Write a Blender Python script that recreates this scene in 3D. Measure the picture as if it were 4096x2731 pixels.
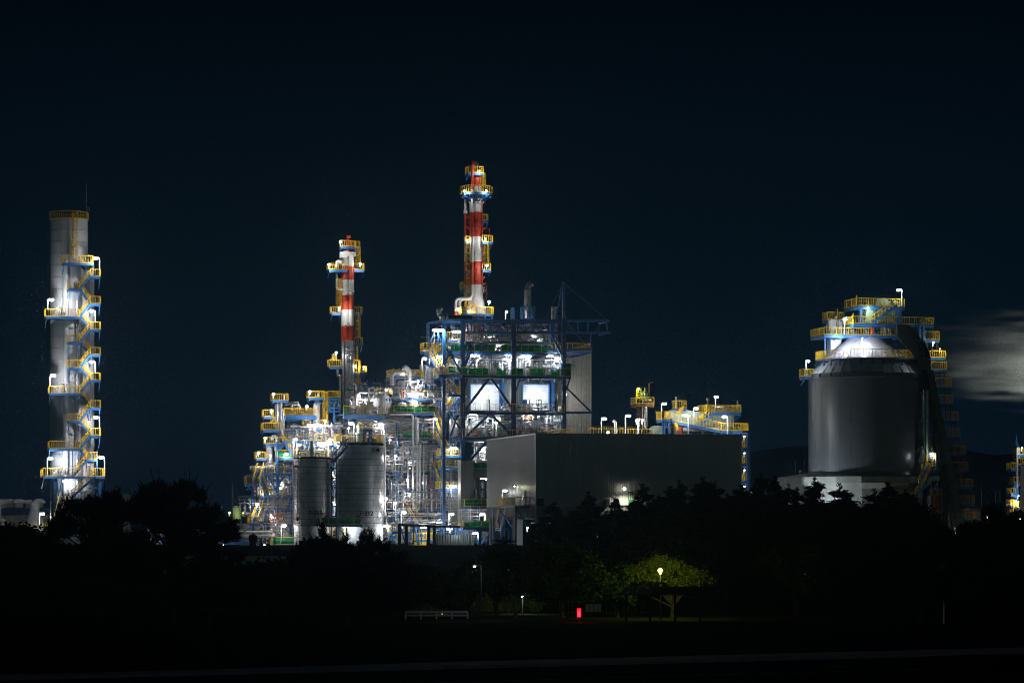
import bpy, math, random
from mathutils import Vector as V, Matrix, noise as mnoise
R = math.radians
for o in list(bpy.data.objects): bpy.data.objects.remove(o)
SC = bpy.context.scene; COL = SC.collection
# ---------------------------------------------------------------- camera
F = 11200.0; HV = 2100.0; CH = 6.0        # focal length in px of the 4096 px frame, horizon row, eye height
cd = bpy.data.cameras.new('camera'); cam = bpy.data.objects.new('camera', cd); COL.objects.link(cam)
cd.sensor_width = 36; cd.lens = 36 * F / 4096; cd.shift_y = (HV - 1365.5) / 4096
cd.clip_start = 1; cd.clip_end = 20000
cam.location = (0, 0, CH); cam.rotation_euler = (R(90), 0, 0); SC.camera = cam
# ---------------------------------------------------------------- world: a night sky, darker overhead, added fill glow low behind the viewer to brighten front walls
W = bpy.data.worlds.new('World'); SC.world = W; W.use_nodes = True
nt = W.node_tree; nt.nodes.clear()
def wn(t, **k):
    n = nt.nodes.new(t)
    for a, b in k.items(): setattr(n, a, b)
    return n
tc = wn('ShaderNodeTexCoord'); sp = wn('ShaderNodeSeparateXYZ'); nt.links.new(tc.outputs['Generated'], sp.inputs[0])
rp = wn('ShaderNodeValToRGB'); nt.links.new(sp.outputs['Z'], rp.inputs[0])
el = rp.color_ramp.elements
el[0].position = 0.0; el[0].color = (.0021, .0095, .0192, 1)
el[1].position = 0.30; el[1].color = (.0002, .0012, .0025, 1)
for ps, c in ((.03, (.0018, .0086, .0172, 1)), (.07, (.0011, .0059, .0116, 1)), (.12, (.0008, .0045, .0086, 1)), (.19, (.0001, .0018, .0040, 1))):
    e_ = el.new(ps); e_.color = c
nz = wn('ShaderNodeTexNoise'); nz.inputs['Scale'].default_value = 9; nz.inputs['Detail'].default_value = 4
mpn = wn('ShaderNodeMapping'); mpn.inputs['Scale'].default_value = (1, 1, 3.5)
nt.links.new(tc.outputs['Generated'], mpn.inputs[0]); nt.links.new(mpn.outputs[0], nz.inputs['Vector'])
mr = wn('ShaderNodeMapRange'); mr.inputs[3].default_value = .86; mr.inputs[4].default_value = 1.14; nt.links.new(nz.outputs['Fac'], mr.inputs[0])
vm = wn('ShaderNodeVectorMath', operation='SCALE'); nt.links.new(rp.outputs[0], vm.inputs[0]); nt.links.new(mr.outputs[0], vm.inputs['Scale'])
gl = wn('ShaderNodeMapRange'); gl.inputs[1].default_value = .2; gl.inputs[2].default_value = -1.0; nt.links.new(sp.outputs['Y'], gl.inputs[0])
gz = wn('ShaderNodeMapRange'); gz.inputs[1].default_value = .14; gz.inputs[2].default_value = 0.0; nt.links.new(sp.outputs['Z'], gz.inputs[0])
gm = wn('ShaderNodeMath', operation='MULTIPLY'); nt.links.new(gl.outputs[0], gm.inputs[0]); nt.links.new(gz.outputs[0], gm.inputs[1])
gc = wn('ShaderNodeVectorMath', operation='SCALE'); gc.inputs[0].default_value = (.125, .178, .170); nt.links.new(gm.outputs[0], gc.inputs['Scale'])
ga = wn('ShaderNodeVectorMath', operation='ADD'); nt.links.new(vm.outputs[0], ga.inputs[0]); nt.links.new(gc.outputs[0], ga.inputs[1])
bg = wn('ShaderNodeBackground'); bg.inputs[1].default_value = 1.0; nt.links.new(ga.outputs[0], bg.inputs[0])
wo = wn('ShaderNodeOutputWorld'); nt.links.new(bg.outputs[0], wo.inputs[0])
vs = SC.view_settings; vs.view_transform = 'Standard'; vs.look = 'None'; vs.exposure = 0.0; vs.gamma = 1.0
SC.render.engine = 'CYCLES'; cy = SC.cycles
cy.max_bounces = 5; cy.diffuse_bounces = 2; cy.glossy_bounces = 3; cy.transmission_bounces = 3; cy.volume_bounces = 0; cy.transparent_max_bounces = 6
cy.use_light_tree = True; cy.use_denoising = True; cy.sample_clamp_indirect = 4; cy.caustics_reflective = False; cy.caustics_refractive = False
cy.use_adaptive_sampling = True; cy.adaptive_threshold = .01; cy.volume_step_rate = 2; cy.filter_width = 1.05; cy.denoising_prefilter = 'NONE'; cy.denoising_input_passes = 'RGB_ALBEDO_NORMAL'
try: cy.denoiser = 'OPENIMAGEDENOISE'
except Exception: pass
# ---------------------------------------------------------------- plant grid: front direction e1, depth direction e2
TH = R(14); e1 = V((math.cos(TH), math.sin(TH), 0)); e2 = V((-math.sin(TH), math.cos(TH), 0)); ez = V((0, 0, 1))
D0 = 395 * math.cos(TH)
def P(u, v, Y): return V(((u - 2048) / F * Y, Y, CH + (HV - v) / F * Y))
def Tq(u, b): return (b + D0) / ((u - 2048) / F * e2.x + e2.y)
def Q(u, v, b): return P(u, v, Tq(u, b))
def mp(u, b): return Tq(u, b) / F
GZ = 3.1                                    # plant ground level
# ---------------------------------------------------------------- materials
M = {}
def mat(name, col, rough=.6, metal=0.0, var=.12, scale=1.5, spec=None, trans=0.0, streak=False, bump=0.0, col2=None):
    m = bpy.data.materials.new(name); m.use_nodes = True; t = m.node_tree; b = t.nodes['Principled BSDF']
    b.inputs['Roughness'].default_value = rough; b.inputs['Metallic'].default_value = metal
    if spec is not None: b.inputs['Specular IOR Level'].default_value = spec
    tcn = t.nodes.new('ShaderNodeTexCoord'); n = t.nodes.new('ShaderNodeTexNoise'); n.inputs['Scale'].default_value = scale; n.inputs['Detail'].default_value = 6
    mp_ = t.nodes.new('ShaderNodeMapping'); t.links.new(tcn.outputs['Object'], mp_.inputs[0])
    if streak: mp_.inputs['Scale'].default_value = (1, 1, .12)
    t.links.new(mp_.outputs[0], n.inputs['Vector'])
    r = t.nodes.new('ShaderNodeValToRGB'); r.color_ramp.elements[0].position = .36; r.color_ramp.elements[1].position = .66
    c2 = col2 or tuple(min(1, c * (1 + var)) for c in col)
    r.color_ramp.elements[0].color = tuple(c * (1 - var) for c in col) + (1,)
    r.color_ramp.elements[1].color = tuple(c2) + (1,)
    t.links.new(n.outputs['Fac'], r.inputs[0]); t.links.new(r.outputs[0], b.inputs['Base Color'])
    rr = t.nodes.new('ShaderNodeMapRange'); rr.inputs[3].default_value = max(.05, rough - .1); rr.inputs[4].default_value = min(1, rough + .12)
    t.links.new(n.outputs['Fac'], rr.inputs[0]); t.links.new(rr.outputs[0], b.inputs['Roughness'])
    if bump:
        bp = t.nodes.new('ShaderNodeBump'); bp.inputs['Strength'].default_value = bump; bp.inputs['Distance'].default_value = .1
        t.links.new(n.outputs['Fac'], bp.inputs['Height']); t.links.new(bp.outputs[0], b.inputs['Normal'])
    if trans:
        tr = t.nodes.new('ShaderNodeBsdfTranslucent'); t.links.new(r.outputs[0], tr.inputs[0])
        mx = t.nodes.new('ShaderNodeMixShader'); mx.inputs[0].default_value = trans
        t.links.new(b.outputs[0], mx.inputs[1]); t.links.new(tr.outputs[0], mx.inputs[2])
        t.links.new(mx.outputs[0], t.nodes['Material Output'].inputs[0])
    M[name] = m; return m
def nospec(*ns):
    for n in ns: M[n].node_tree.nodes['Principled BSDF'].inputs['Specular IOR Level'].default_value = 0
def emit(name, col, st):
    m = bpy.data.materials.new(name); m.use_nodes = True; b = m.node_tree.nodes['Principled BSDF']
    b.inputs['Base Color'].default_value = (.8, .8, .8, 1); b.inputs['Emission Color'].default_value = col + (1,); b.inputs['Emission Strength'].default_value = st
    m.cycles.emission_sampling = 'NONE'; M[name] = m; return m
mat('white', (.60, .61, .62), .45, 0, .10)
mat('cream', (.60, .60, .54), .55, 0, .08)
mat('galv', (.50, .51, .53), .38, .75, .18)
mat('steel', (.46, .47, .49), .32, .85, .2)
mat('blue', (.035, .15, .40), .5, 0, .18)
mat('navy', (.020, .085, .22), .5, 0, .18)
mat('yellow', (.82, .53, .02), .5, 0, .12)
mat('red', (.50, .055, .02), .5, 0, .16, streak=True)
mat('orange', (.70, .16, .02), .5, 0, .1)
mat('paint_white', (.66, .67, .65), .5, 0, .10, streak=True)
mat('green', (.010, .34, .15), .5, 0, .35, scale=.9, trans=.55)
mat('door_green', (.03, .22, .06), .5)
mat('pale_green', (.36, .47, .38), .5, 0, .12)
mat('cladding', (.40, .42, .45), .36, .5, .22, scale=.5)
mat('stack', (.54, .59, .65), .5, 0, .05, scale=.35, streak=True)
mat('silo_roof', (.50, .51, .56), .38, .1, .08, scale=.6)
mat('silo', (.09, .10, .112), .30, .1, .10, scale=.3, streak=True)
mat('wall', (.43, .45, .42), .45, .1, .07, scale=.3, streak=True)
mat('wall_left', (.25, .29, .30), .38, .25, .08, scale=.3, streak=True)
mat('concrete', (.21, .22, .205), .85, 0, .28, scale=.5, streak=True, bump=.2)
mat('dark', (.03, .032, .036), .6)
mat('conveyor', (.026, .042, .035), .45, .2, .25)
mat('rust', (.10, .06, .03), .8, 0, .3, scale=1.3, streak=True, col2=(.42, .20, .05))
mat('grate', (.22, .23, .25), .6, .3)
mat('scaff', (.40, .42, .44), .45, .6, .2)
mat('board', (.20, .18, .15), .8, 0, .3)
mat('grass', (.014, .019, .013), .95, 0, .4, scale=.6, bump=.3)
mat('leaf', (.030, .055, .018), .8, 0, .35, scale=.8, trans=.2)
mat('pine_leaf', (.018, .032, .016), .85, 0, .3, scale=.8)
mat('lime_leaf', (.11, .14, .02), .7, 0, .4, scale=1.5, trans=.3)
mat('bark', (.06, .048, .035), .9, 0, .3, scale=3)
mat('asphalt', (.045, .047, .05), .85, 0, .2, scale=2, bump=.1)
mat('paving', (.36, .36, .36), .8, 0, .2, scale=2)
mat('line_white', (.6, .6, .6), .7, 0, .2, scale=4)
mat('roof_dark', (.022, .024, .03), .7)
mat('glass', (.12, .16, .14), .15, 0, .05)
mat('hill', (.22, .40, .48), .95, 0, .2, scale=.004)  # distance haze put into the colour: far slopes lightened and blued
mat('black', (.012, .012, .012), .6)
mat('hazard', (.8, .45, .02), .5)
nospec('grass', 'leaf', 'pine_leaf', 'lime_leaf', 'bark', 'asphalt', 'hill', 'black', 'dark', 'roof_dark')
emit('lamp', (1, .90, .80), 14); emit('lamp_cool', (.86, .92, 1.0), 9); emit('lamp_green', (.75, 1, .12), 7); emit('lamp_globe', (.95, .85, .12), 3.0)
emit('lamp_red', (1, .0005, .003), 10); emit('lamp_tube', (1, .90, .84), 22); emit('lamp_yellow', (1, .8, .25), 8)
# ---------------------------------------------------------------- mesh builder
class MB:
    def __init__(s): s.v = []; s.f = []; s.sm = []
    def add(s, vs, fs, smooth=False):
        k = len(s.v); s.v += [tuple(x) for x in vs]; s.f += [tuple(i + k for i in f) for f in fs]; s.sm += [smooth] * len(fs); return s
    def frame(s, c, a, b, d):           # box from centre and three half-axes
        vs = [c + a * i + b * j + d * k for i in (-1, 1) for j in (-1, 1) for k in (-1, 1)]
        return s.add(vs, [(0, 1, 3, 2), (4, 6, 7, 5), (0, 4, 5, 1), (2, 3, 7, 6), (0, 2, 6, 4), (1, 5, 7, 3)])
    def box(s, c, la, lb, lz): return s.frame(V(c), e1 * (la / 2), e2 * (lb / 2), ez * (lz / 2))
    def bar(s, p, q, w=.1, h=None):
        p = V(p); q = V(q); h = h or w; d = q - p
        if d.length < 1e-6: return s
        n = d.normalized(); a = n.cross(ez)
        if a.length < .05: a = e1.copy()
        a.normalize(); b = a.cross(n).normalized()
        return s.frame((p + q) / 2, d / 2, a * (w / 2), b * (h / 2))
    def tube(s, pts, r, n=8, caps=True):
        pts = [V(p) for p in pts]; m = len(pts)
        if m < 2: return s
        t0 = (pts[1] - pts[0]).normalized(); a = t0.cross(ez)
        if a.length < .05: a = t0.cross(V((1, 0, 0)))
        a.normalize(); vs = []
        for i, p in enumerate(pts):
            d = (pts[min(i + 1, m - 1)] - pts[max(i - 1, 0)]).normalized()
            a = (a - d * a.dot(d))
            if a.length < 1e-4: a = d.orthogonal()
            a.normalize(); b = d.cross(a)
            rr = r[i] if isinstance(r, (list, tuple)) else r
            vs += [p + a * (rr * math.cos(2 * math.pi * k / n)) + b * (rr * math.sin(2 * math.pi * k / n)) for k in range(n)]
        fs = [(i * n + k, i * n + (k + 1) % n, (i + 1) * n + (k + 1) % n, (i + 1) * n + k) for i in range(m - 1) for k in range(n)]
        s.add(vs, fs, True)
        if caps:
            s.add(vs[:n], [tuple(range(n))[::-1]]); s.add(vs[-n:], [tuple(range(n))])
        return s
    def lathe(s, c, prof, n=32, smooth=False, a0=0, a1=2 * math.pi, cap=True):
        c = V(c); full = abs(a1 - a0 - 2 * math.pi) < 1e-6; k = n if full else n + 1
        def ring(r, z): return [c + V((r * math.cos(a0 + (a1 - a0) * i / n), r * math.sin(a0 + (a1 - a0) * i / n), z)) for i in range(k)]
        if smooth:
            vs = []
            for r, z in prof: vs += ring(r, z)
            s.add(vs, [(j * k + i, j * k + (i + 1) % k, (j + 1) * k + (i + 1) % k, (j + 1) * k + i) for j in range(len(prof) - 1) for i in range(n)], True)
        else:
            for (r0, z0), (r1, z1) in zip(prof[:-1], prof[1:]):
                s.add(ring(r0, z0) + ring(r1, z1), [(i, (i + 1) % k, k + (i + 1) % k, k + i) for i in range(n)], True)
        if cap and full:
            if prof[0][0] > .001: s.add(ring(*prof[0]), [tuple(range(k))[::-1]])
            if prof[-1][0] > .001: s.add(ring(*prof[-1]), [tuple(range(k))])
        return s
    def drum(s, c, axis, r, L, n=20):      # horizontal drum with dished ends
        c = V(c); ax = V(axis).normalized(); pts = []; rs = []
        for k, q in ((-.5 * L - .35 * r, .02), (-.5 * L - .28 * r, .5), (-.5 * L - .14 * r, .85), (-.5 * L, 1), (.5 * L, 1), (.5 * L + .14 * r, .85), (.5 * L + .28 * r, .5), (.5 * L + .35 * r, .02)):
            pts.append(c + ax * k); rs.append(r * q)
        return s.tube(pts, rs, n)
    def ball(s, c, r, n=10, sz=1.0):
        pr = [(max(.001, r * math.sin(math.pi * i / 6)), -r * sz * math.cos(math.pi * i / 6)) for i in range(7)]
        return s.lathe(c, pr, n, True, cap=False)
    def ringz(s, c, r, t, axis, n=12):      # torus-like hand wheel
        ax = V(axis).normalized(); a = ax.orthogonal().normalized(); b = ax.cross(a)
        pts = [V(c) + a * (r * math.cos(2 * math.pi * k / n)) + b * (r * math.sin(2 * math.pi * k / n)) for k in range(n + 1)]
        s.tube(pts, t, 5, False); s.bar(V(c) - a * r, V(c) + a * r, t); s.bar(V(c) - b * r, V(c) + b * r, t); return s
    def build(s, name, m, parent=None, origin=None):
        og = V(origin) if origin is not None else V((0, 0, 0))
        me = bpy.data.meshes.new(name); me.from_pydata([(x[0] - og.x, x[1] - og.y, x[2] - og.z) for x in s.v], [], s.f)
        me.polygons.foreach_set('use_smooth', s.sm); me.materials.append(M[m]); me.update()
        o = bpy.data.objects.new(name, me); COL.objects.link(o)
        if parent: o.parent = parent
        return o
def props(o, label, cat, group=None, kind=None):
    if label: o['label'] = label
    if cat: o['category'] = cat
    if group: o['group'] = group
    if kind: o['kind'] = kind
class Thing:
    def __init__(s, name, label, cat, at, group=None):
        s.o = bpy.data.objects.new(name, None); COL.objects.link(s.o); s.at = V(at); s.o.location = s.at; s.o.empty_display_size = .5
        props(s.o, label, cat, group)
    def part(s, name, mb, m, parent=None, label=None):
        o = mb.build(name, m, parent or s.o, s.at)
        if label: o['label'] = label
        return o
def solo(name, mb, m, label, cat, group=None, kind=None, at=None):
    at = V(at) if at is not None else V(mb.v[0]); o = mb.build(name, m, None, at); o.location = at; props(o, label, cat, group, kind); return o
def bend(pts, rad, k=5):                 # round the corners of a polyline
    pts = [V(p) for p in pts]; out = [pts[0]]
    for i in range(1, len(pts) - 1):
        a, b, c = pts[i - 1], pts[i], pts[i + 1]; d1 = (a - b); d2 = (c - b); r = min(rad, d1.length * .49, d2.length * .49)
        p1 = b + d1.normalized() * r; p2 = b + d2.normalized() * r
        for j in range(k + 1):
            t = j / k; out.append(p1 * (1 - t) ** 2 + b * (2 * t * (1 - t)) + p2 * t * t)
    out.append(pts[-1]); return out
# ---------------------------------------------------------------- railings, platforms, stairs, ladders
def rail(mb, path, h=1.1, sp=.34, w=.036, post=.06, mid=False):
    for p, q in zip(path[:-1], path[1:]):
        L = (q - p).length
        if L < .05: continue
        up = ez * h; mb.bar(p + up, q + up, .07, .07); mb.bar(p + ez * .12, q + ez * .12, .04, .06)
        if mid: mb.bar(p + up * .55, q + up * .55, .05)
        n = max(1, int(round(L / sp)))
        for i in range(n + 1):
            x = p + (q - p) * (i / n); ww = post if (i == 0 or i == n or i % 5 == 0) else w
            mb.bar(x, x + up, ww)
    return mb
def sheet(mb, p, q, h, seed=0, drop=.0):  # crumpled wind sheet tied inside a railing
    rnd = random.Random(seed); L = (q - p).length; n = max(2, int(L / .35)); d = e2 * .10; vs = []; fs = []
    for i in range(n + 1):
        x = p + (q - p) * (i / n); top = h * (1 - drop * rnd.random()); w = rnd.uniform(-.08, .08)
        vs += [x + d + d * w * 6 + ez * .05, x + d - d * w * 8 + ez * top * .5, x + d + d * w * 4 + ez * top]
        vs += [vs[-3] + e2 * .02, vs[-2] + e2 * .02, vs[-1] + e2 * .02]
    for i in range(n):
        a = i * 6; b = a + 6
        fs += [(a, b, b + 1, a + 1), (a + 1, b + 1, b + 2, a + 2), (a + 3, a + 4, b + 4, b + 3), (a + 4, a + 5, b + 5, b + 4), (a + 2, b + 2, b + 5, a + 5), (a, a + 3, b + 3, b)]
    mb.add(vs, fs, True); return mb
def plat(T, u0, u1, vr, vb, b, dep=2.0, sides='lfr', m='blue', green=None, legs=0, sp=.34, name='platform', th=.24, mid=False, ry='yellow'):
    sp = 1.1 if green else sp
    p = Q(u0, vb, b); q = Q(u1, vb, b); q.z = p.z; h = max(.9, (vb - vr) * mp((u0 + u1) / 2, b)); L = (q - p).length
    dirv = (q - p).normalized(); mb = MB()
    mb.frame((p + q) / 2 + e2 * dep / 2 - ez * (th / 2 + .02), dirv * (L / 2), e2 * (dep / 2), ez * (th / 2 - .03))
    mb.bar(p - ez * th / 2, q - ez * th / 2, .12, th + .1); mb.bar(p + e2 * dep - ez * th / 2, q + e2 * dep - ez * th / 2, .12, th + .1)
    n = max(1, int(L / 2.2))
    for i in range(n + 1):
        x = p + (q - p) * (i / n) - ez * (th + .06); mb.bar(x + dirv * (.07 if i == 0 else -.07 if i == n else 0) + e2 * .07, x + dirv * (.07 if i == 0 else -.07 if i == n else 0) + e2 * (dep - .07), .1, .16)
    if legs:
        for x in (p + e2 * .1 + dirv * .1, q + e2 * .1 - dirv * .1): mb.bar(x - ez * (th + .02), x + e2 * dep * .8 - ez * (th + legs), .12)
    o = T.part(name, mb, m); r = MB()
    if 'f' in sides: rail(r, [p, q], h, sp, mid=mid)
    if 'l' in sides: rail(r, [p + e2 * .05, p + e2 * dep], h, sp, mid=mid)
    if 'r' in sides: rail(r, [q + e2 * .05, q + e2 * dep], h, sp, mid=mid)
    if 'b' in sides: rail(r, [p + e2 * dep, q + e2 * dep], h, sp, mid=mid)
    if r.v: T.part('railing', r, ry, o)
    if green:
        for k, (a, c, dr) in enumerate(green):
            g = sheet(MB(), Q(a, vb, b) * 1, Q(c, vb, b) * 1, h * .98, int(a), dr); T.part('wind_sheet', g, 'green', o)
    return p, q, h
def stair(T, p, q, wv, ms='blue', rl='yellow', sides='ab', h=1.0, tread='galv'):
    p = V(p); q = V(q); wv = V(wv); mb = MB(); d = q - p
    for s in (0, 1): mb.bar(p + wv * s, q + wv * s, .08, .30)
    n = max(2, int(abs(d.z) / .26)); run = V((d.x, d.y, 0)); run = run.normalized() * .13 if run.length > .01 else e2 * .13
    tm = MB(); wn_ = wv.normalized()
    for i in range(1, n):
        c = p + d * (i / n); tm.frame(c + wv / 2 + ez * .05, wv * .47, run, ez * .025)
    o = T.part('stair', mb, ms); T.part('treads', tm, tread, o); r = MB(); k = max(2, int(d.length / .55))
    for s in ((0,) if 'a' in sides else ()) + ((1,) if 'b' in sides else ()):
        a = p + wv * s; b = q + wv * s; r.bar(a + ez * h, b + ez * h, .08); r.bar(a + ez * .55, b + ez * .55, .045)
        for i in range(k + 1):
            x = a + (b - a) * (i / k); r.bar(x, x + ez * h, .055)
    T.part('handrail', r, rl, o); return o
def ladder(T, u, v0, v1, b, cage=True, w=.5, m='yellow', out=-1):
    p = Q(u, v0, b); q = Q(u, v1, b); p.x, p.y = q.x, q.y; mb = MB()
    for s in (-.5, .5): mb.bar(p + e1 * w * s, q + e1 * w * s, .07)
    n = int((p - q).length / .4)
    for i in range(n): x = q + (p - q) * (i / n); mb.bar(x - e1 * w / 2, x + e1 * w / 2, .04)
    if cage:
        n = max(1, int((p - q).length / 1.1)); ar = [(math.cos(math.pi * k / 6) * .42, math.sin(math.pi * k / 6) * .75) for k in range(7)]
        for i in range(n + 1):
            c = q + (p - q) * (i / n); pts = [c + e1 * x + e2 * (out * y) for x, y in ar]
            for a, c2 in zip(pts[:-1], pts[1:]): mb.bar(a, c2, .05)
        for x, y in ar: mb.bar(q + e1 * x + e2 * (out * y), p + e1 * x + e2 * (out * y), .05)
    return T.part('ladder', mb, m)
# ---------------------------------------------------------------- lamps
LW = (1, .955, .93)
def point(parent, at, origin, pw, col=LW, rad=.18):
    l = bpy.data.lights.new('lamp_light', 'POINT'); l.energy = pw; l.color = col; l.shadow_soft_size = rad
    o = bpy.data.objects.new('lamp_light', l); COL.objects.link(o); o.parent = parent; o.location = V(at) - V(origin); return o
LK = .52
def lamp(label, u, v, b, kind='bulb', ub=None, vb=None, pw=260, group='plant lamps', em='lamp', col=LW, L=1.4, Y=None, off=None, size=1.0, pm='white', name=None, lb=None):
    f = (lambda x, y: P(x, y, Y)) if Y else (lambda x, y: Q(x, y, b))
    head = f(u, v); ub = u if ub is None else ub
    base = f(ub, vb) if vb else head + ez * -.5
    base.y = f(ub, v).y; T = Thing(name or {'bulb': 'floodlight', 'arm': 'lamp_post', 'bar': 'strip_light'}[kind], label, 'lamp', base, group)
    hm = MB(); pmx = MB()
    if kind == 'arm':
        top = V((base.x, base.y, head.z + .12)); pts = [base, V((base.x, base.y, head.z - .3)), top + ez * .05, V((head.x, head.y, head.z + .14))]
        pmx.tube(bend(pts, .4), .075, 6); d = (V((head.x, head.y, 0)) - V((base.x, base.y, 0))); d = d.normalized() if d.length > .05 else e1
        for k, (x, r) in enumerate(((0, 0),)): hm.tube([head - d * .34 * size, head - d * .2 * size, head + d * .15 * size, head + d * .36 * size], [.05, .16 * size, .19 * size, .04], 8)
        cp = MB(); cp.frame(head + ez * .2 * size, d * .36 * size, d.cross(ez) * .14, ez * .04); T.part('hood', cp, 'galv')
    elif kind == 'bar':
        hm.tube([head - e1 * L / 2, head - e1 * (L / 2 - .06), head + e1 * (L / 2 - .06), head + e1 * L / 2], [.06, .12 * size, .12 * size, .06], 8)
        cp = MB(); cp.frame(head + ez * (.2 * size + .02), e1 * L / 2, e2 * .16, ez * .03); T.part('hood', cp, 'galv')
        if vb: pmx.bar(base, V((base.x, base.y, head.z + .17 * size)), .1)
        else: pmx.bar(head + ez * .2, head + ez * .7, .05)
    else:
        hm.ball(head, .20 * size, 10, .85)
        if vb: pmx.bar(base, V((base.x, base.y, head.z)), .1); pmx.bar(V((base.x, base.y, head.z)), head, .06)
        else: pmx.bar(head - ez * .5 + e2 * .25, head + e2 * .25, .07); pmx.bar(head + e2 * .27, head + e2 * .1, .05)
    T.part('pole' if vb else 'bracket', pmx, pm); T.part('lamp_head', hm, em)
    lp = head - ez * (.38 * size) + (off if off is not None else -e2 * .5)
    point(T.o, lp, T.at, pw * LK, (.88, .96, 1) if (kind == 'bar' and col is LW) else col); return T
# ================================================================ chimney on the left
def chimney():
    B = 20.0; m = mp(276, B); c = Q(276, 2178, B); c.y += 2.7; c.x = P(276, 0, c.y).x
    T = Thing('chimney', 'tall pale grey chimney wrapped in zigzag yellow stairs, far left of the plant', 'chimney', (c.x, c.y, GZ))
    def zz(v): return P(276, v, c.y).z
    r = 74.5 * m * 1.005; s = MB(); s.lathe((c.x, c.y, 0), [(r, GZ), (r, zz(880)), (r - .15, zz(880) + .01), (r - .15, zz(884))], 56); T.part('shell', s, 'stack')
    s = MB()
    for v in range(925, 2080, 47): s.lathe((c.x, c.y, zz(v)), [(r, -.03), (r + .02, -.02), (r + .02, .02), (r, .03)], 48)
    T.part('weld_seam', s, 'galv')
    # crown railing
    s = MB(); n = 56
    pts = [V((c.x + (r + .1) * math.cos(2 * math.pi * i / n), c.y + (r + .1) * math.sin(2 * math.pi * i / n), zz(880))) for i in range(n + 1)]
    hr = zz(852) - zz(880)
    for a, b in zip(pts[:-1], pts[1:]): s.bar(a + ez * hr, b + ez * hr, .09); s.bar(a + ez * .05, b + ez * .05, .1, .12); s.bar(a, a + ez * hr, .055)
    T.part('crown_railing', s, 'yellow')
    # second flue, riser duct
    x3 = Q(346, 0, B); m3 = MB(); m3.lathe((P(346, 0, c.y - .9).x, c.y - .9, 0), [(31 * m, GZ), (31 * m, zz(1052))], 36); T.part('flue', m3, 'white')
    x2 = Q(263, 0, B); m2 = MB(); m2.lathe((P(263, 0, c.y - 2.9).x, c.y - 2.9, 0), [(11 * m, zz(1975)), (11 * m, zz(1052))], 24); T.part('duct', m2, 'stack')
    for uu in (307, 313): T.part('pipe', MB().tube([V((Q(uu, 0, B).x, c.y - 2.6, zz(1980))), V((Q(uu, 0, B).x, c.y - 2.6, zz(1130)))], .09, 8), 'galv')
    # antenna, hook, top ladder
    s = MB(); a = V((Q(337, 0, B).x, c.y, 0)); s.bar(V((a.x, a.y, zz(882))), V((a.x, a.y, zz(735))), .05); T.part('antenna', s, 'galv')
    s = MB(); a = P(348, 850, c.y); s.tube(bend([a, P(348, 832, c.y), P(357, 832, c.y), P(357, 845, c.y)], .25), .05, 6); T.part('davit', s, 'galv')
    bf = (c.y - r - .15)
    # ladder just in front of the shell
    bq = lambda u: (V((Q(u, 0, B).x, c.y - r, 0))).dot(e2) - D0
    ladder(T, 300, 853, 1022, bq(300) - .35)
    bs = bq(276) - .5                    # plane in front of the shell
    # stair landings
    left = [(273, 320, 1126, 1156), (183, 318, 1235, 1266), (273, 320, 1337, 1368), (273, 320, 1439, 1470), (198, 320, 1543, 1573), (273, 320, 1654, 1683), (196, 320, 1764, 1795)]
    right = [(362, 402, 1077, 1105), (362, 402, 1185, 1215), (362, 402, 1287, 1318), (362, 402, 1389, 1418), (362, 402, 1491, 1520), (362, 402, 1601, 1631), (362, 402, 1712, 1743), (345, 388, 1807, 1837)]
    bo = bs - 1.6
    plat(T, 253, 372, 1020, 1052, bo, 3.0, legs=1.2)
    plat(T, 172, 420, 1872, 1905, bo, 4.5, legs=1.4)
    plat(T, 238, 360, 1968, 1997, bo - .6, 4.0)
    for L in left: plat(T, *L, bo, 1.6 if L[0] > 250 else 2.6, legs=1.2)
    for L in right: plat(T, *L, bo, 1.9, legs=1.4)
    def fl(ua, va, ub, vb, k): stair(T, Q(ua, va, bo + .1 + .85 * k), Q(ub, vb, bo + .1 + .85 * k), e2 * .8)
    fl(318, 1052, 364, 1105, 1)
    for i in range(7):
        fl(362, right[i][3], 320, left[i][3], 0)
        fl(318, left[i][3], 364 if i < 6 else 347, right[i + 1][3], 1)
    fl(352, 1837, 292, 1905, 0); fl(383, 1905, 285, 1990, -1)
    stair(T, Q(240, 1997, bo - .6), Q(213, 2105, bo - 4.6), e1 * .9)
    # supporting blue frame at the foot
    s = MB()
    for uu, dd in ((222, .3), (247, 3.8), (400, .3), (407, 3.8)): s.bar(Q(uu, 1908, bo + dd), Q(uu, 2178, bo + dd), .38)
    for a, b, c1, d in ((225, 1915, 245, 2050), (247, 1915, 227, 2050), (400, 1915, 352, 2000), (360, 1915, 405, 2010), (385, 1990, 407, 2110), (405, 1990, 385, 2110)): s.bar(Q(a, b, bo + .4), Q(c1, d, bo + .5), .18)
    for v in (1930, 1952, 1990, 2060): s.bar(Q(355, v, bo + .3), Q(405, v, bo + .3), .18)
    for uu in (290, 388): s.bar(Q(uu, 1800, bo + .2), Q(uu, 1905, bo + .2), .14)
    T.part('support_frame', s, 'blue')
    # instruments on the wide landings
    rn = random.Random(3)
    for (u0, u1, v, n) in ((225, 265, 1262, 9), (225, 268, 1570, 8), (205, 270, 1900, 14), (270, 350, 1993, 14)):
        for i in range(n):
            u = rn.uniform(u0, u1); h = rn.uniform(12, 38); b = bo + rn.uniform(.5, 2.2)
            T.part('pipe', MB().tube(bend([Q(u, v, b), Q(u, v - h, b), Q(u + rn.choice((-14, 12, 8)), v - h, b)], .2, 3), rn.choice((.05, .08, .12)), 6), rn.choice(('white', 'galv', 'steel')))
    # exhaust silencer box behind stairs
    s = MB(); s.box(Q(352, 1855, bo + 1.4), .7, .1, .6); T.part('notice_board', s, 'white')
    return bo
cbo = chimney()
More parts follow.
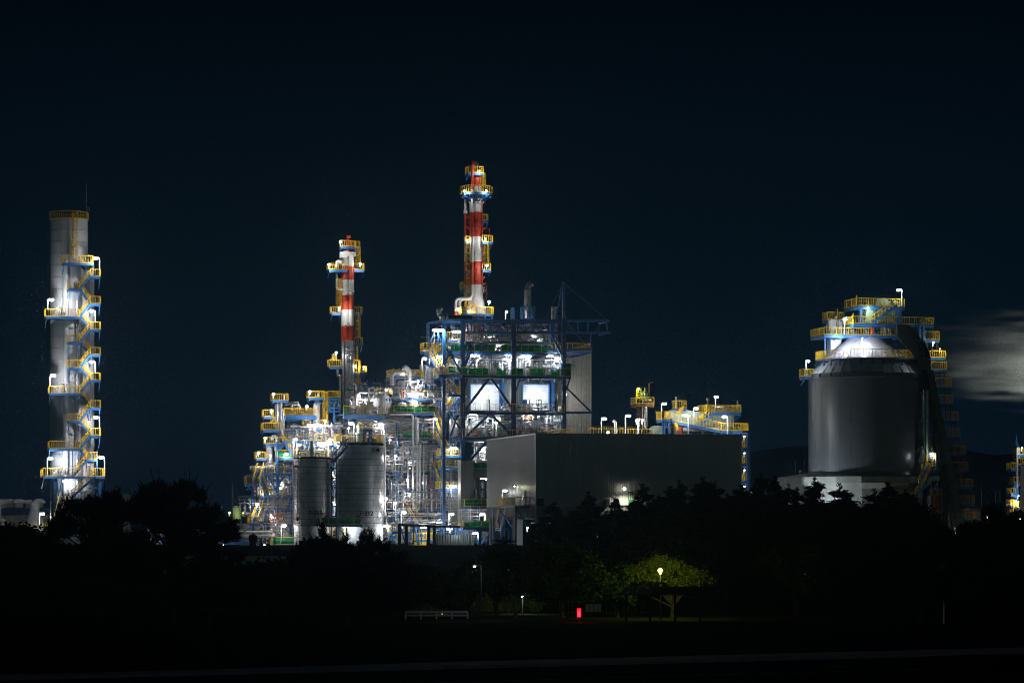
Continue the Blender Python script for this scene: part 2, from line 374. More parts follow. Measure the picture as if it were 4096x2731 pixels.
G = 'lamps on the chimney stairs'
ch_l = [(383, 1035, 'arm', 398, 1080, 'top most lamp post beside the upper chimney landing', 300), (205, 1200, 'arm', 191, 1240, 'lamp post at left end of the highest wide chimney landing', 320),
 (268, 1200, 'bulb', None, None, 'small floodlight against the duct above the highest wide chimney landing', 160), (366, 1245, 'arm', 381, 1290, 'chimney lamp post on the third right landing from the top', 300),
 (366, 1448, 'arm', 381, 1493, 'chimney lamp post on the fifth right landing from the top', 300), (212, 1503, 'arm', 200, 1545, 'lamp post at left end of the middle wide chimney landing', 320),
 (383, 1670, 'arm', 398, 1714, 'chimney lamp post above the seventh right landing', 320), (202, 1834, 'arm', 189, 1900, 'lamp post at left end of the broad lowest chimney platform', 320),
 (404, 1830, 'arm', 418, 1900, 'tall lamp post at right end of the broad lowest chimney platform', 320), (245, 1836, 'bulb', None, None, 'floodlight on the shell above the broad lowest chimney platform', 260)]
for u, v, k, ub, vb, lb, pw in ch_l: lamp(lb, u, v, cbo + (.2 if k == 'arm' else .9), k, ub, vb, pw * 3.0, G, off=-e2 * (1.2 if k == 'arm' else .9))
lamp('strip light under the broad lowest chimney platform', 270, 1925, cbo + 1.0, 'bar', None, None, 400, G, L=1.5)
# ================================================================ low sheds and ventilators at the far left
def ventilator(u, v, w, b, lab):
    m = mp(u, b); c = Q(u, v, b); T = Thing('roof_ventilator', lab, 'ventilator', (c.x, c.y, c.z), 'mushroom ventilators on the shed roof'); w = w * m
    s = MB(); n = 12; vs = []; L = 2.0
    for k in range(n + 1):
        a = math.pi * k / n; x = -math.cos(a) * w / 2; z = math.sin(a) * w * .30
        vs += [c + e1 * x + ez * (w * .42 + z), c + e1 * x + ez * (w * .42 + z) + e2 * L]
    fs = [(2 * k, 2 * k + 2, 2 * k + 3, 2 * k + 1) for k in range(n)]
    s.add(vs, fs, True); s.add(vs[0::2], [tuple(range(n + 1))]); s.add(vs[1::2], [tuple(range(n + 1))[::-1]]); s.box(c + e2 * L / 2 + ez * (w * .40), w * .98, L - .02, w * .06)
    T.part('hood', s, 'galv')
    s = MB(); s.box(c + e2 * L / 2 + ez * w * .18, w * .62, L * .8, w * .38); T.part('neck', s, 'white')
    s = MB(); s.box(c + e2 * L / 2 - ez * w * .1, w * .72, L * .9, w * .2); T.part('curb', s, 'navy')
for i, (u, v, lb) in enumerate(((12, 2030, 'mushroom roof ventilator cut by the left picture edge'), (40, 2028, 'mushroom roof ventilator second from the left picture edge'), (77, 2028, 'mushroom roof ventilator nearest the pale funnel, left side'),
    (118, 2032, 'mushroom roof ventilator half hidden behind the pale funnel'), (158, 2028, 'mushroom roof ventilator next to the chimney foot'))):
    ventilator(u, v, 48, 52 + (i % 2) * 5, lb)
def ribwall(mb, p, q, z0, z1, pitch=.30, d=.06):
    p = V(p); q = V(q); L = (q - p).length; dr = (q - p).normalized(); nr = V((dr.y, -dr.x, 0)); n = int(L / pitch); vs = []
    for i in range(n):
        x = i * L / n; w = L / n
        for t, k in ((0, 0), (.45, 0), (.55, 1), (.9, 1)): vs.append(p + dr * (x + t * w) + nr * (d * k))
    vs.append(q); m = len(vs); allv = [V((a.x, a.y, z0)) for a in vs] + [V((a.x, a.y, z1)) for a in vs]
    mb.add(allv, [(i, i + 1, m + i + 1, m + i) for i in range(m - 1)]); return mb
def shed(name, label, cat, u0, u1, v0, b, dep, mw, mr, roofh=.5, z0=None, slope=0):
    p = Q(u0, v0, b); q = Q(u1, v0, b); z1 = p.z; z0 = GZ if z0 is None else z0; T = Thing(name, label, cat, (p.x, p.y, z0))
    s = MB(); ribwall(s, p, q, z0, z1); s.frame((p + q) / 2 + e2 * (dep / 2 + .06) + ez * ((z0 + z1) / 2 - (p.z)), (q - p) / 2, e2 * dep / 2, ez * (z1 - z0) / 2); T.part('wall', s, mw)
    s = MB(); c = (p + q) / 2 + e2 * (dep / 2) + ez * roofh / 2; s.frame(c, (q - p) / 2 + e1 * .3, e2 * (dep / 2 + .4) + ez * slope, ez * roofh / 2); T.part('roof', s, mr); return T
shed('shed', 'long pale ribbed shed with dark blue roof at the far left edge', 'shed', -60, 420, 2058, 50, 16, 'cream', 'navy', 1.0)
def funnel():
    c = Q(138, 2178, 34); m = mp(138, 34); T = Thing('funnel_vessel', 'pale funnel shaped vessel in front of the shed at far left', 'vessel', (c.x, c.y, GZ)); s = MB()
    z = lambda v: P(138, v, c.y).z
    s.lathe((c.x, c.y, 0), [(38 * m, GZ), (38 * m, z(2095)), (36 * m, z(2078)), (24 * m, z(2055)), (20 * m, z(2040)), (20 * m, z(2010))], 32, False); T.part('body', s, 'stack')
    T2 = Thing('storage_tank', 'small white domed tank cut by the left picture edge', 'tank', Q(0, 2178, 34)); c = T2.at; s = MB(); z = lambda v: P(0, v, c.y).z
    s.lathe((c.x, c.y, 0), [(25 * m, z(2178)), (25 * m, z(2090)), (23 * m, z(2080)), (14 * m, z(2072)), (4 * m, z(2070)), (4 * m, z(2016))], 32); T2.part('shell', s, 'white')
funnel()
T = Thing('walkway', 'yellow railed walkway in front of the funnel vessel', 'walkway', Q(90, 2178, 26)); plat(T, 85, 210, 2094, 2122, 26, 2, legs=0)
s = MB(); s.bar(Q(88, 2122, 26.2), Q(88, 2178, 26.2), .25); s.bar(Q(205, 2122, 26.2), Q(205, 2178, 26.2), .25); s.bar(Q(150, 2122, 26.2), Q(150, 2178, 26.2), .25); T.part('support_frame', s, 'blue')
lamp('low lamp post beside the yellow walkway at the chimney foot', 169, 2055, 25.8, 'arm', 157, 2120, 420, 'lamps low on the left')
lamp('floodlight glinting behind the pine at the chimney foot', 246, 2107, 22, 'bulb', None, 2170, 260, 'lamps low on the left')
# little concrete head house and green machine tower between chimney and plant
T = Thing('stair_house', 'small dim concrete tower peeping over the left pines', 'tower', Q(505, 2178, 60)); s = MB(); s.box(Q(505, 2080, 60), 28 * mp(505, 60), 2, 200 * mp(505, 60)); T.part('wall', s, 'concrete'); s = MB(); s.box(Q(505, 1981, 60), 34 * mp(505, 60), 2.4, .4); T.part('roof', s, 'concrete')
T = Thing('machine_tower', 'small green lit machine tower right of the left pines', 'tower', Q(948, 2178, 30)); mm_ = mp(948, 30)
s = MB(); s.lathe(Q(948, 2075, 30), [(17 * mm_, 0), (17 * mm_, 46 * mm_), (13 * mm_, 47 * mm_), (13 * mm_, 52 * mm_)], 20); T.part('vessel', s, 'pale_green')
s = MB()
for uu in (932, 948, 964): s.bar(Q(uu, 2075, 30), Q(uu, 2178, 30), .2)
s.bar(Q(928, 2078, 30), Q(968, 2078, 30), .2); s.bar(Q(932, 2130, 30), Q(964, 2085, 30), .1); T.part('frame', s, 'navy')
lamp('yellow green floodlight left of the small machine tower', 918, 2050, 28.5, 'bulb', None, None, 90, 'lamps of the small machine tower', 'lamp_yellow', (1, .95, .3), size=.8)
lamp('yellow green floodlight right of the small machine tower', 973, 2050, 28.5, 'bulb', None, None, 60, 'lamps of the small machine tower', 'lamp_green', (.85, 1, .3), size=.6)
s = MB().bar(Q(931, 1932, 55), Q(931, 2178, 55), .08); solo('antenna_mast', s, 'galv', 'thin dim antenna mast above the small machine tower', 'mast')
# ================================================================ striped distillation columns
def wplat(T, u0, u1, vr, vb, Y, dep=1.4, legs=.6, sides='lfrb', **k):   # platform by pixel at distance Y
    b = (P((u0 + u1) / 2, 0, Y) * 1).dot(e2) - D0; return plat(T, u0, u1, vr, vb, b, dep, sides, legs=legs, **k)
def cladder(T, u, v0, v1, Y, **k): return ladder(T, u, v0, v1, P(u, 0, Y).dot(e2) - D0, **k)
def banded(T, cx, cy, r, bands, zf, n=32, nm='shell'):
    for v0, v1, m in bands: T.part(nm, MB().lathe((cx, cy, 0), [(r, zf(v1)), (r, zf(v0))], n), m)
RW = 'red'; WH = 'paint_white'
def colA():
    Y = 440.0; m = Y / F; cx = P(1389, 0, Y).x; T = Thing('distillation_column', 'shorter red and white striped column with grey metal lower half', 'column', (cx, Y, GZ), 'striped columns')
    z = lambda v: P(0, v, Y).z; X = lambda u: P(u, 0, Y).x
    banded(T, cx, Y, 25 * m, ((1065, 1067.5, RW), (1067.5, 1121, RW), (1121, 1182, WH), (1182, 1240, RW), (1240, 1305, WH), (1305, 1364, RW), (1364, 2100, 'steel')), z)
    T.part('shell', MB().lathe((cx - .1, Y, 0), [(25 * m, z(1065)), (25 * m, z(1030)), (20 * m, z(1022)), (16 * m, z(1010)), (13 * m, z(1004))], 32), WH)
    T.part('stiffener_ring', MB().lathe((cx, Y, 0), [(26.5 * m, z(1117)), (26.5 * m, z(1111))], 32).lathe((cx, Y, 0), [(26.5 * m, z(1206)), (26.5 * m, z(1200))], 32).lathe((cx, Y, 0), [(26.5 * m, z(1351)), (26.5 * m, z(1344))], 32), RW)
    T.part('head', MB().lathe((X(1391), Y - .1, 0), [(10 * m, z(1006)), (10 * m, z(975)), (8 * m, z(962)), (3 * m, z(955)), (3 * m, z(944))], 20), 'red')
    T.part('head_box', MB().box(P(1394, 948, Y), 15 * m, .5, 11 * m), 'red'); T.part('head_box', MB().box(P(1373, 1020, Y - .8), 28 * m, 1.0, 22 * m).box(P(1405, 1018, Y - .9), 34 * m, .9, 16 * m), WH)
    T.part('stack', MB().lathe((X(1406), Y + .3, 0), [(8 * m, z(1010)), (8 * m, z(962))], 16), 'red')
    Yr = Y - 1.15
    banded(T, X(1408), Yr, 9.5 * m, ((1022, 1067, WH), (1067, 1121, RW), (1121, 1182, WH), (1182, 1240, RW), (1240, 1305, WH), (1305, 1364, RW), (1364, 1662, 'steel')), z, 16, 'riser')
    T.part('riser', MB().tube([P(1397, 1362, Y - 1.35), P(1397, 1690, Y - 1.35)], .12, 8), 'galv')
    T.part('riser', MB().tube([P(1373, 1362, Y - 1.2), P(1373, 1705, Y - 1.2)], .14, 8), 'galv')
    T.part('pipe', MB().tube(bend([P(1368, 1050, Y - 1.2), P(1347, 1043, Y - 1.2), P(1347, 1070, Y - 1.2)], .8), .26, 8), WH)
    T.part('pipe', MB().tube(bend([P(1347, 1095, Y - .5), P(1347, 1158, Y - .5), P(1372, 1158, Y - 1)], .4), .17, 8), WH)
    T.part('pipe', MB().tube(bend([P(1350, 1478, Y - 1), P(1350, 1503, Y - 1), P(1361, 1503, Y - 1), P(1361, 1720, Y - 1)], .4), .22, 8), 'galv')
    for vv in (1158, 1300, 1395, 1420, 1440, 1530, 1570, 1610, 1640):
        T.part('manway', MB().tube([P(1388, vv - 2, Y - 1), P(1388 + (vv % 7), vv, Y - 1.75)], .26, 10).lathe(P(1388 + (vv % 7), vv, Y - 1.75), [(.32, -.04), (.32, .04)], 10), WH if vv < 1364 else 'galv')
    for vv in (1195, 1310): T.part('nozzle', MB().tube([P(1380, vv - 8, Y - 1.1), P(1385, vv + 6, Y - 1.5)], .12, 6).tube([P(1385, vv + 2, Y - 1.5), P(1386, vv + 12, Y - 1.5)], .24, 8), RW)
    for vv in (1165, 1408, 1560, 1600): T.part('clamp', MB().box(P(1403, vv, Y - 1.3), 28 * m, .9, .14), WH if vv < 1364 else 'navy')
    for i, p in enumerate(((1362, 1423, 961, 986, 1.2), (1420, 1440, 965, 990, 1), (1316, 1394, 1053, 1079, 2.2), (1416, 1456, 1053, 1079, 1.6), (1326, 1364, 1226, 1252, 1.6), (1417, 1449, 1226, 1252, 1.6), (1417, 1450, 1349, 1377, 1.6), (1317, 1369, 1438, 1467, 1.8), (1416, 1441, 1440, 1490, 1.4), (1440, 1466, 1463, 1490, 1.6), (1415, 1449, 1529, 1556, 1.6))):
        wplat(T, *p[:4], Y - p[4] * .65, p[4], .8, sp=.30, th=.3)
    for p in ((1431, 990, 1053), (1355, 1117, 1226), (1431, 1252, 1349), (1422, 1388, 1440), (1431, 1492, 1529), (1425, 1555, 1650)): cladder(T, *p, Y - .4)
    cladder(T, 1336, 1417, 1440, Y - .4)
    for u, v, t in ((1362, 967, 'topmost'), (1316, 1058, 'second highest, left side'), (1441, 1056, 'second highest, right side'), (1357, 1231, 'middle left platform'), (1345, 1410, 'lower left platform')):
        lamp('bright floodlight on the shorter striped column, ' + t, u, v, 0, 'bulb', None, None, 420, 'floodlights on the striped columns', Y=Y - 2.2)
    lamp('small floodlight inside right cage platform low on the shorter striped column', 1455, 1468, 0, 'bulb', None, None, 220, 'floodlights on the striped columns', Y=Y - .4, size=.6)
    lamp('dim lamp beside the grey metal lower half of the shorter striped column', 1423, 1462, 0, 'bulb', None, None, 150, 'floodlights on the striped columns', Y=Y - .8, size=.5)
colA()
def colB():
    Y = 430.0; m = Y / F; cx = P(1905, 0, Y).x; T = Thing('distillation_column', 'tallest red and white striped column with round crown platform', 'column', (cx, Y, GZ + 20), 'striped columns')
    z = lambda v: P(0, v, Y).z; X = lambda u: P(u, 0, Y).x; r = 27 * m
    banded(T, cx, Y, r, ((747, 850, WH), (850, 948, RW), (948, 1048, WH), (1048, 1140, RW), (1140, 1190, WH)), z)
    T.part('shell', MB().lathe((cx, Y, 0), [(40 * m, z(1262)), (40 * m, z(1236)), (33 * m, z(1215)), (27 * m, z(1190))], 32), WH)
    T.part('shell', MB().lathe((cx, Y, 0), [(37 * m, z(1400)), (37 * m, z(1262))], 32), 'red')
    T.part('dome', MB().lathe((cx + .1, Y, 0), [(25 * m, z(750)), (24 * m, z(722)), (20 * m, z(708)), (10 * m, z(700)), (5 * m, z(697))], 28), 'red')
    T.part('chimney_pipe', MB().lathe((X(1895), Y, 0), [(8 * m, z(705)), (8 * m, z(645))], 16), 'red')
    T.part('riser', MB().tube([P(1889, 660, Y - 1.3), P(1889, 760, Y - 1.3)], .2, 10), 'red')
    for v0, v1, mm in ((760, 850, WH), (850, 948, RW), (948, 1048, WH), (1048, 1140, RW)):
        T.part('riser', MB().tube([P(1889, v0, Y - 1.35), P(1889, v1, Y - 1.35)], .2, 10), mm); T.part('riser', MB().tube([P(1861, v0 + 18 if v0 == 760 else v0, Y), P(1861, v1, Y)], .2, 10), mm)
    T.part('riser', MB().tube(bend([P(1889, 1140, Y - 1.35), P(1889, 1192, Y - 1.35), P(1823, 1194, Y - 1.35), P(1823, 1245, Y - 1.35)], .7), .22, 10), WH)
    T.part('riser', MB().tube(bend([P(1889, 1196, Y - 1.1), P(1839, 1197, Y - 1.1), P(1839, 1245, Y - 1.1)], .7), .22, 10), WH)
    T.part('riser', MB().tube([P(1823, 1245, Y - 1.35), P(1823, 1275, Y - 1.35)], .22, 10).tube([P(1839, 1245, Y - 1.1), P(1839, 1275, Y - 1.1)], .22, 10), RW)
    T.part('riser', MB().tube([P(1861, 1140, Y), P(1861, 1190, Y)], .2, 10), WH)
    T.part('pipe', MB().tube([P(1930, 815, Y - .8), P(1930, 1140, Y - .8)], .07, 6).tube([P(1945, 1142, Y - .5), P(1945, 1200, Y - .5)], .07, 6).tube([P(1905, 812, Y - 1.2), P(1943, 815, Y - .5)], .05, 6).tube([P(1930, 912, Y - .6), P(1958, 914, Y - .5), P(1958, 940, Y - .5)], .05, 6), 'red')
    for v, w, mm in ((803, 8, WH), (888, 8, RW), (912, 12, RW), (1010, 9, WH), (1032, 10, WH), (1107, 10, RW), (1133, 14, RW), (1160, 14, WH), (1150, 8, WH)):
        for sgn in (-1, 1):
            s = MB(); x = X(1905 + sgn * 27); c = P(0, v, Y).z; vs = [V((x, Y - .4, c)), V((x + sgn * w * m, Y - .4, c)), V((x, Y - .4, c - .45))]; vs += [a + V((0, .8, 0)) for a in vs]
            s.add(vs, [(0, 1, 2), (3, 5, 4), (0, 3, 4, 1), (1, 4, 5, 2), (2, 5, 3, 0)]); T.part('lug', s, mm)
    for v in (862, 902, 1012, 1060, 1110): T.part('nameplate_box', MB().box(P(1907, v, Y - 1.15), .45, .25, .8), WH if v == 1012 else RW)
    for v in (808, 1005, 1020, 795, 960): T.part('stiffener_ring', MB().lathe((cx, Y, 0), [(r + .04, z(v + 1.5)), (r + .04, z(v))], 28), WH)
    for v, u in ((865, 1873), (875, 1876), (910, 1872)): T.part('strut', MB().tube([P(1861, v - 10, Y), P(1882, v + 8, Y - .2)], .1, 6), 'red')
    T.part('bracket', MB().box(P(1861, 848, Y), .55, .55, .5).box(P(1870, 988, Y), .9, .4, .3), WH)
    # round crown platform
    zc = z(777); hr = z(748) - zc; R_ = 66 * m; n = 40; s = MB(); s.lathe((cx, Y, 0), [(r + .02, zc), (R_, zc), (R_, zc - .3), (r + .02, zc - .3)], n, False, cap=False)
    for i in range(16):
        a = 2 * math.pi * i / 16; d = V((math.cos(a), math.sin(a), 0)); c = V((cx, Y, zc - .3)); s.bar(c + d * (R_ - .1) - ez * .02, c + d * r - ez * .9, .12); s.bar(c + d * (R_ - .08) - ez * .2, c + d * r - ez * .2, .08, .3)
    o = T.part('crown_platform', s, 'blue'); s = MB(); pts = [V((cx + R_ * math.cos(2 * math.pi * i / n), Y + R_ * math.sin(2 * math.pi * i / n), zc)) for i in range(n + 1)]
    rail(s, pts, hr, .4); T.part('railing', s, 'yellow', o)
    for p in ((1873, 1933, 665, 692, 2.0), (1932, 1952, 857, 883, 1), (1930, 1971, 941, 968, 1.6), (1930, 1963, 1053, 1080, 1.6), (1865, 1879, 944, 970, 1), (1865, 1879, 1055, 1084, 1), (1845, 1857, 1129, 1156, 1)):
        wplat(T, *p[:4], Y - p[4] * .6, p[4], .6, sp=.3, th=.3)
    wplat(T, 1845, 1973, 1226, 1255, Y - 2.2, 4.4, 0, sp=.32, th=.3); wplat(T, 1845, 1973, 1262, 1274, Y - 2.0, 4.0, 0, sides='', th=.25)
    s = MB()
    for u in (1850, 1880, 1912, 1940, 1968): s.bar(P(u, 1258, Y - 2.1), P(u, 1275, Y - 2.1), .2)
    T.part('support_frame', s, 'blue')
    for p in ((1945, 968, 1053), (1872, 970, 1055), (1930, 693, 748), (1868, 1190, 1226), (1893, 1216, 1275), (1875, 1084, 1200)): cladder(T, *p, Y - (1.4 if p[0] == 1893 else .3))
    T.part('wheel', MB().ringz(P(1906, 656, Y - .3), .3, .03, (0, 1, 0)), 'galv')
    g = 'floodlights on the striped columns'
    for u, v, t, sz, pw, dy in ((1948, 1062, 'on the right platform between white and red bands', 1, 330, 2.0), (1957, 1207, 'right above the base platform', 1.15, 500, 2.6), (1834, 1235, 'left of the base platform', .8, 240, 2.4),
        (1858, 764, 'inside left half of the round crown platform', .8, 300, 2.2), (1945, 764, 'inside right half of the round crown platform', .8, 300, 2.2), (1918, 684, 'on the small top platform', .5, 200, 1.4), (1940, 955, 'in the right cage beside the upper white band', .6, 200, 1.2), (1870, 960, 'in the left cage beside the upper white band', .5, 120, .6), (1875, 1245, 'low behind the base railing', .6, 200, 2.0)):
        lamp('floodlight on the tallest striped column, ' + t, u, v, 0, 'bulb', None, None, pw, g, Y=Y - dy, size=sz)
colB()
lamp('lone lamp on a short pole between the tallest column and the exhaust stack', 2026, 1248, 8, 'bulb', 2022, 1281, 260, 'lamps on top of the steel frame')
# ================================================================ pipework generator
rg = random.Random(11)
def pipework(label, zones, seed, group=None, mats=('white', 'white', 'white', 'galv', 'steel')):
    rn = random.Random(seed); z0 = zones[0]; T = Thing('pipework', label, 'pipework', Q((z0[0] + z0[1]) / 2, z0[3], (z0[4] + z0[5]) / 2), group); cnt = {}
    def ok(n, lim=95): cnt[n] = cnt.get(n, 0) + 1; return cnt[n] <= lim
    for u0, u1, v0, v1, b0, b1, nv, nh, nk, nd, nb in zones:
        for i in range(nv):
            u = rn.uniform(u0, u1); b = rn.uniform(b0, b1); r = rn.choice((.045, .06, .08, .08, .12, .16, .2)); t = v1 - (v1 - v0) * rn.choice((.3, .5, .7, .85, 1, 1)); s = MB(); typ = rn.random()
            p = Q(u, v1, b); q = Q(u, t, b); q.x, q.y = p.x, p.y
            if typ < .35: pts = [p, q]
            elif typ < .6: pts = [p, q, q + e1 * rn.choice((-1, 1)) * rn.uniform(.6, 2.5)]
            elif typ < .85:
                k = q + e1 * rn.choice((-1, 1)) * rn.uniform(.5, 1.8); pts = [p, q, k, k - ez * rn.uniform(.3, .95) * (q.z - p.z)]
            else: pts = [p, q, q + e2 * rn.uniform(1, 3)]
            s.tube(bend(pts, r * 3.5, 4), r, 8)
            for k in range(rn.randint(1, 3)):
                c = p + (q - p) * rn.uniform(.1, .9); s.lathe(c, [(r * 1.6, -.04), (r * 1.6, .04)], 10)
            if ok('pipe'): T.part('pipe', s, rn.choice(mats))
        for i in range(nh):
            v = rn.uniform(v0, v1); b = rn.uniform(b0, b1); r = rn.choice((.05, .07, .09, .12, .18, .26)); a = rn.uniform(u0, u0 + (u1 - u0) * .5); c = rn.uniform(a + (u1 - a) * .4, u1)
            p = Q(a, v, b); q = Q(c, v, b); q.z = p.z; s = MB(); s.tube(bend([p, q] if rn.random() < .6 else [p, q, q - ez * rn.uniform(.5, 1.5)], r * 3, 4), r, 8)
            L = (q - p).length
            for k in range(int(L / 2.5)):
                x = p + (q - p) * rn.random(); s.tube([x - e1 * .05, x + e1 * .05], r * 1.5, 10)
            if ok('cross_pipe'): T.part('cross_pipe', s, rn.choice(mats))
        for i in range(nk):
            u = rn.uniform(u0, u1); b = rn.uniform(b0, (b0 + b1) / 2); c = Q(u, v1 - rn.uniform(.1, .7) * min(v1 - v0, 45), b); s = MB(); s.ball(c, .17, 8); s.tube([c, c + ez * .38], .05, 6); s.tube([c - e1 * .3, c + e1 * .3], .1, 8)
            s.ringz(c + ez * .4 - e2 * .02, rn.uniform(.16, .3), .03, rn.choice((ez, e2, e2)), 10)
            if ok('valve'): T.part('valve', s, rn.choice(('white', 'white', 'galv', 'red', 'blue', 'green' if rn.random() < .4 else 'white')))
        for i in range(nd):
            u = rn.uniform(u0, u1); b = rn.uniform((b0 + b1) / 2, b1); r = rn.uniform(.35, .9); h = min(rn.uniform(1.4, 3.0), (v1 - v0) * mp(u, b) * .9); c = Q(u, v1, b); s = MB()
            if rn.random() < .6: s.lathe(c, [(r, .3), (r, h - r * .4), (r * .85, h - r * .2), (r * .5, h - .04), (.08, h), (.08, h + .4)], 20); [s.bar(c + V((r * .8 * x, r * .8 * y, 0)), c + V((r * .8 * x, r * .8 * y, .4)), .1) for x in (-1, 1) for y in (-1, 1)]
            else:
                s.drum(c + ez * (r * .8 + .5), e1 if rn.random() < .7 else e2, r * .7, h, 18); [s.box(c + e1 * k + ez * .25, .2, r, .5) for k in (-h * .3, h * .3)]
            if ok('vessel', 40): T.part('vessel', s, rn.choice(('white', 'white', 'steel')))
        for i in range(nb):
            u = rn.uniform(u0, u1); b = rn.uniform(b0, b1); c = Q(u, v1, b); w, d, h = rn.uniform(.3, 1.1), rn.uniform(.3, .7), rn.uniform(.4, 1.5); s = MB(); s.box(c + ez * (h / 2 + .25), w, d, h); s.box(c + ez * (h + .29), w * 1.1, d * 1.1, .06); [s.bar(c + e1 * k, c + e1 * k + ez * .25, .08) for k in (-w * .4, w * .4)]
            if ok('cabinet', 60): T.part('cabinet', s, rn.choice(('white', 'white', 'pale_green', 'cream', 'blue', 'galv', 'white', 'red' if rn.random() < .35 else 'white', 'orange' if rn.random() < .3 else 'white')))
    return T
def deck(T, u0, u1, v, b0, b1, th=.35, m='navy', nm='deck'):      # slab with edge beams and cross joists
    p = Q(u0, v, b0); q = Q(u1, v, b0); q.z = p.z; d = b1 - b0; dr = (q - p).normalized(); s = MB()
    s.bar(p - ez * th / 2, q - ez * th / 2, .3, th); s.bar(p + e2 * d - ez * th / 2, q + e2 * d - ez * th / 2, .3, th)
    n = max(2, int((q - p).length / 2.4))
    for i in range(n + 1):
        x = p + (q - p) * (i / n); x = x + dr * (.18 if i == 0 else -.18 if i == n else 0); s.bar(x + e2 * .16 - ez * (th * .5 + .02), x + e2 * (d - .16) - ez * (th * .5 + .02), .18, th * .8)
    o = T.part(nm, s, m); g = MB(); g.frame((p + q) / 2 + e2 * d / 2 - ez * .03, dr * ((q - p).length / 2 - .02), e2 * (d / 2 - .17), ez * .02); T.part('grating', g, 'grate', o); return o, p, q
def drail(T, o, p, q, h=1.1, sheets=(), m='yellow', sp=.36, mid=False):
    r = rail(MB(), [p, q], h, 1.0 if sheets else sp, mid=mid); T.part('railing', r, m, o)
    for k, (a, c, dr) in enumerate(sheets):
        x = p + (q - p) * a; y = p + (q - p) * c; T.part('wind_sheet', sheet(MB(), x, y, h * .97, int(a * 997), dr), 'green', o)
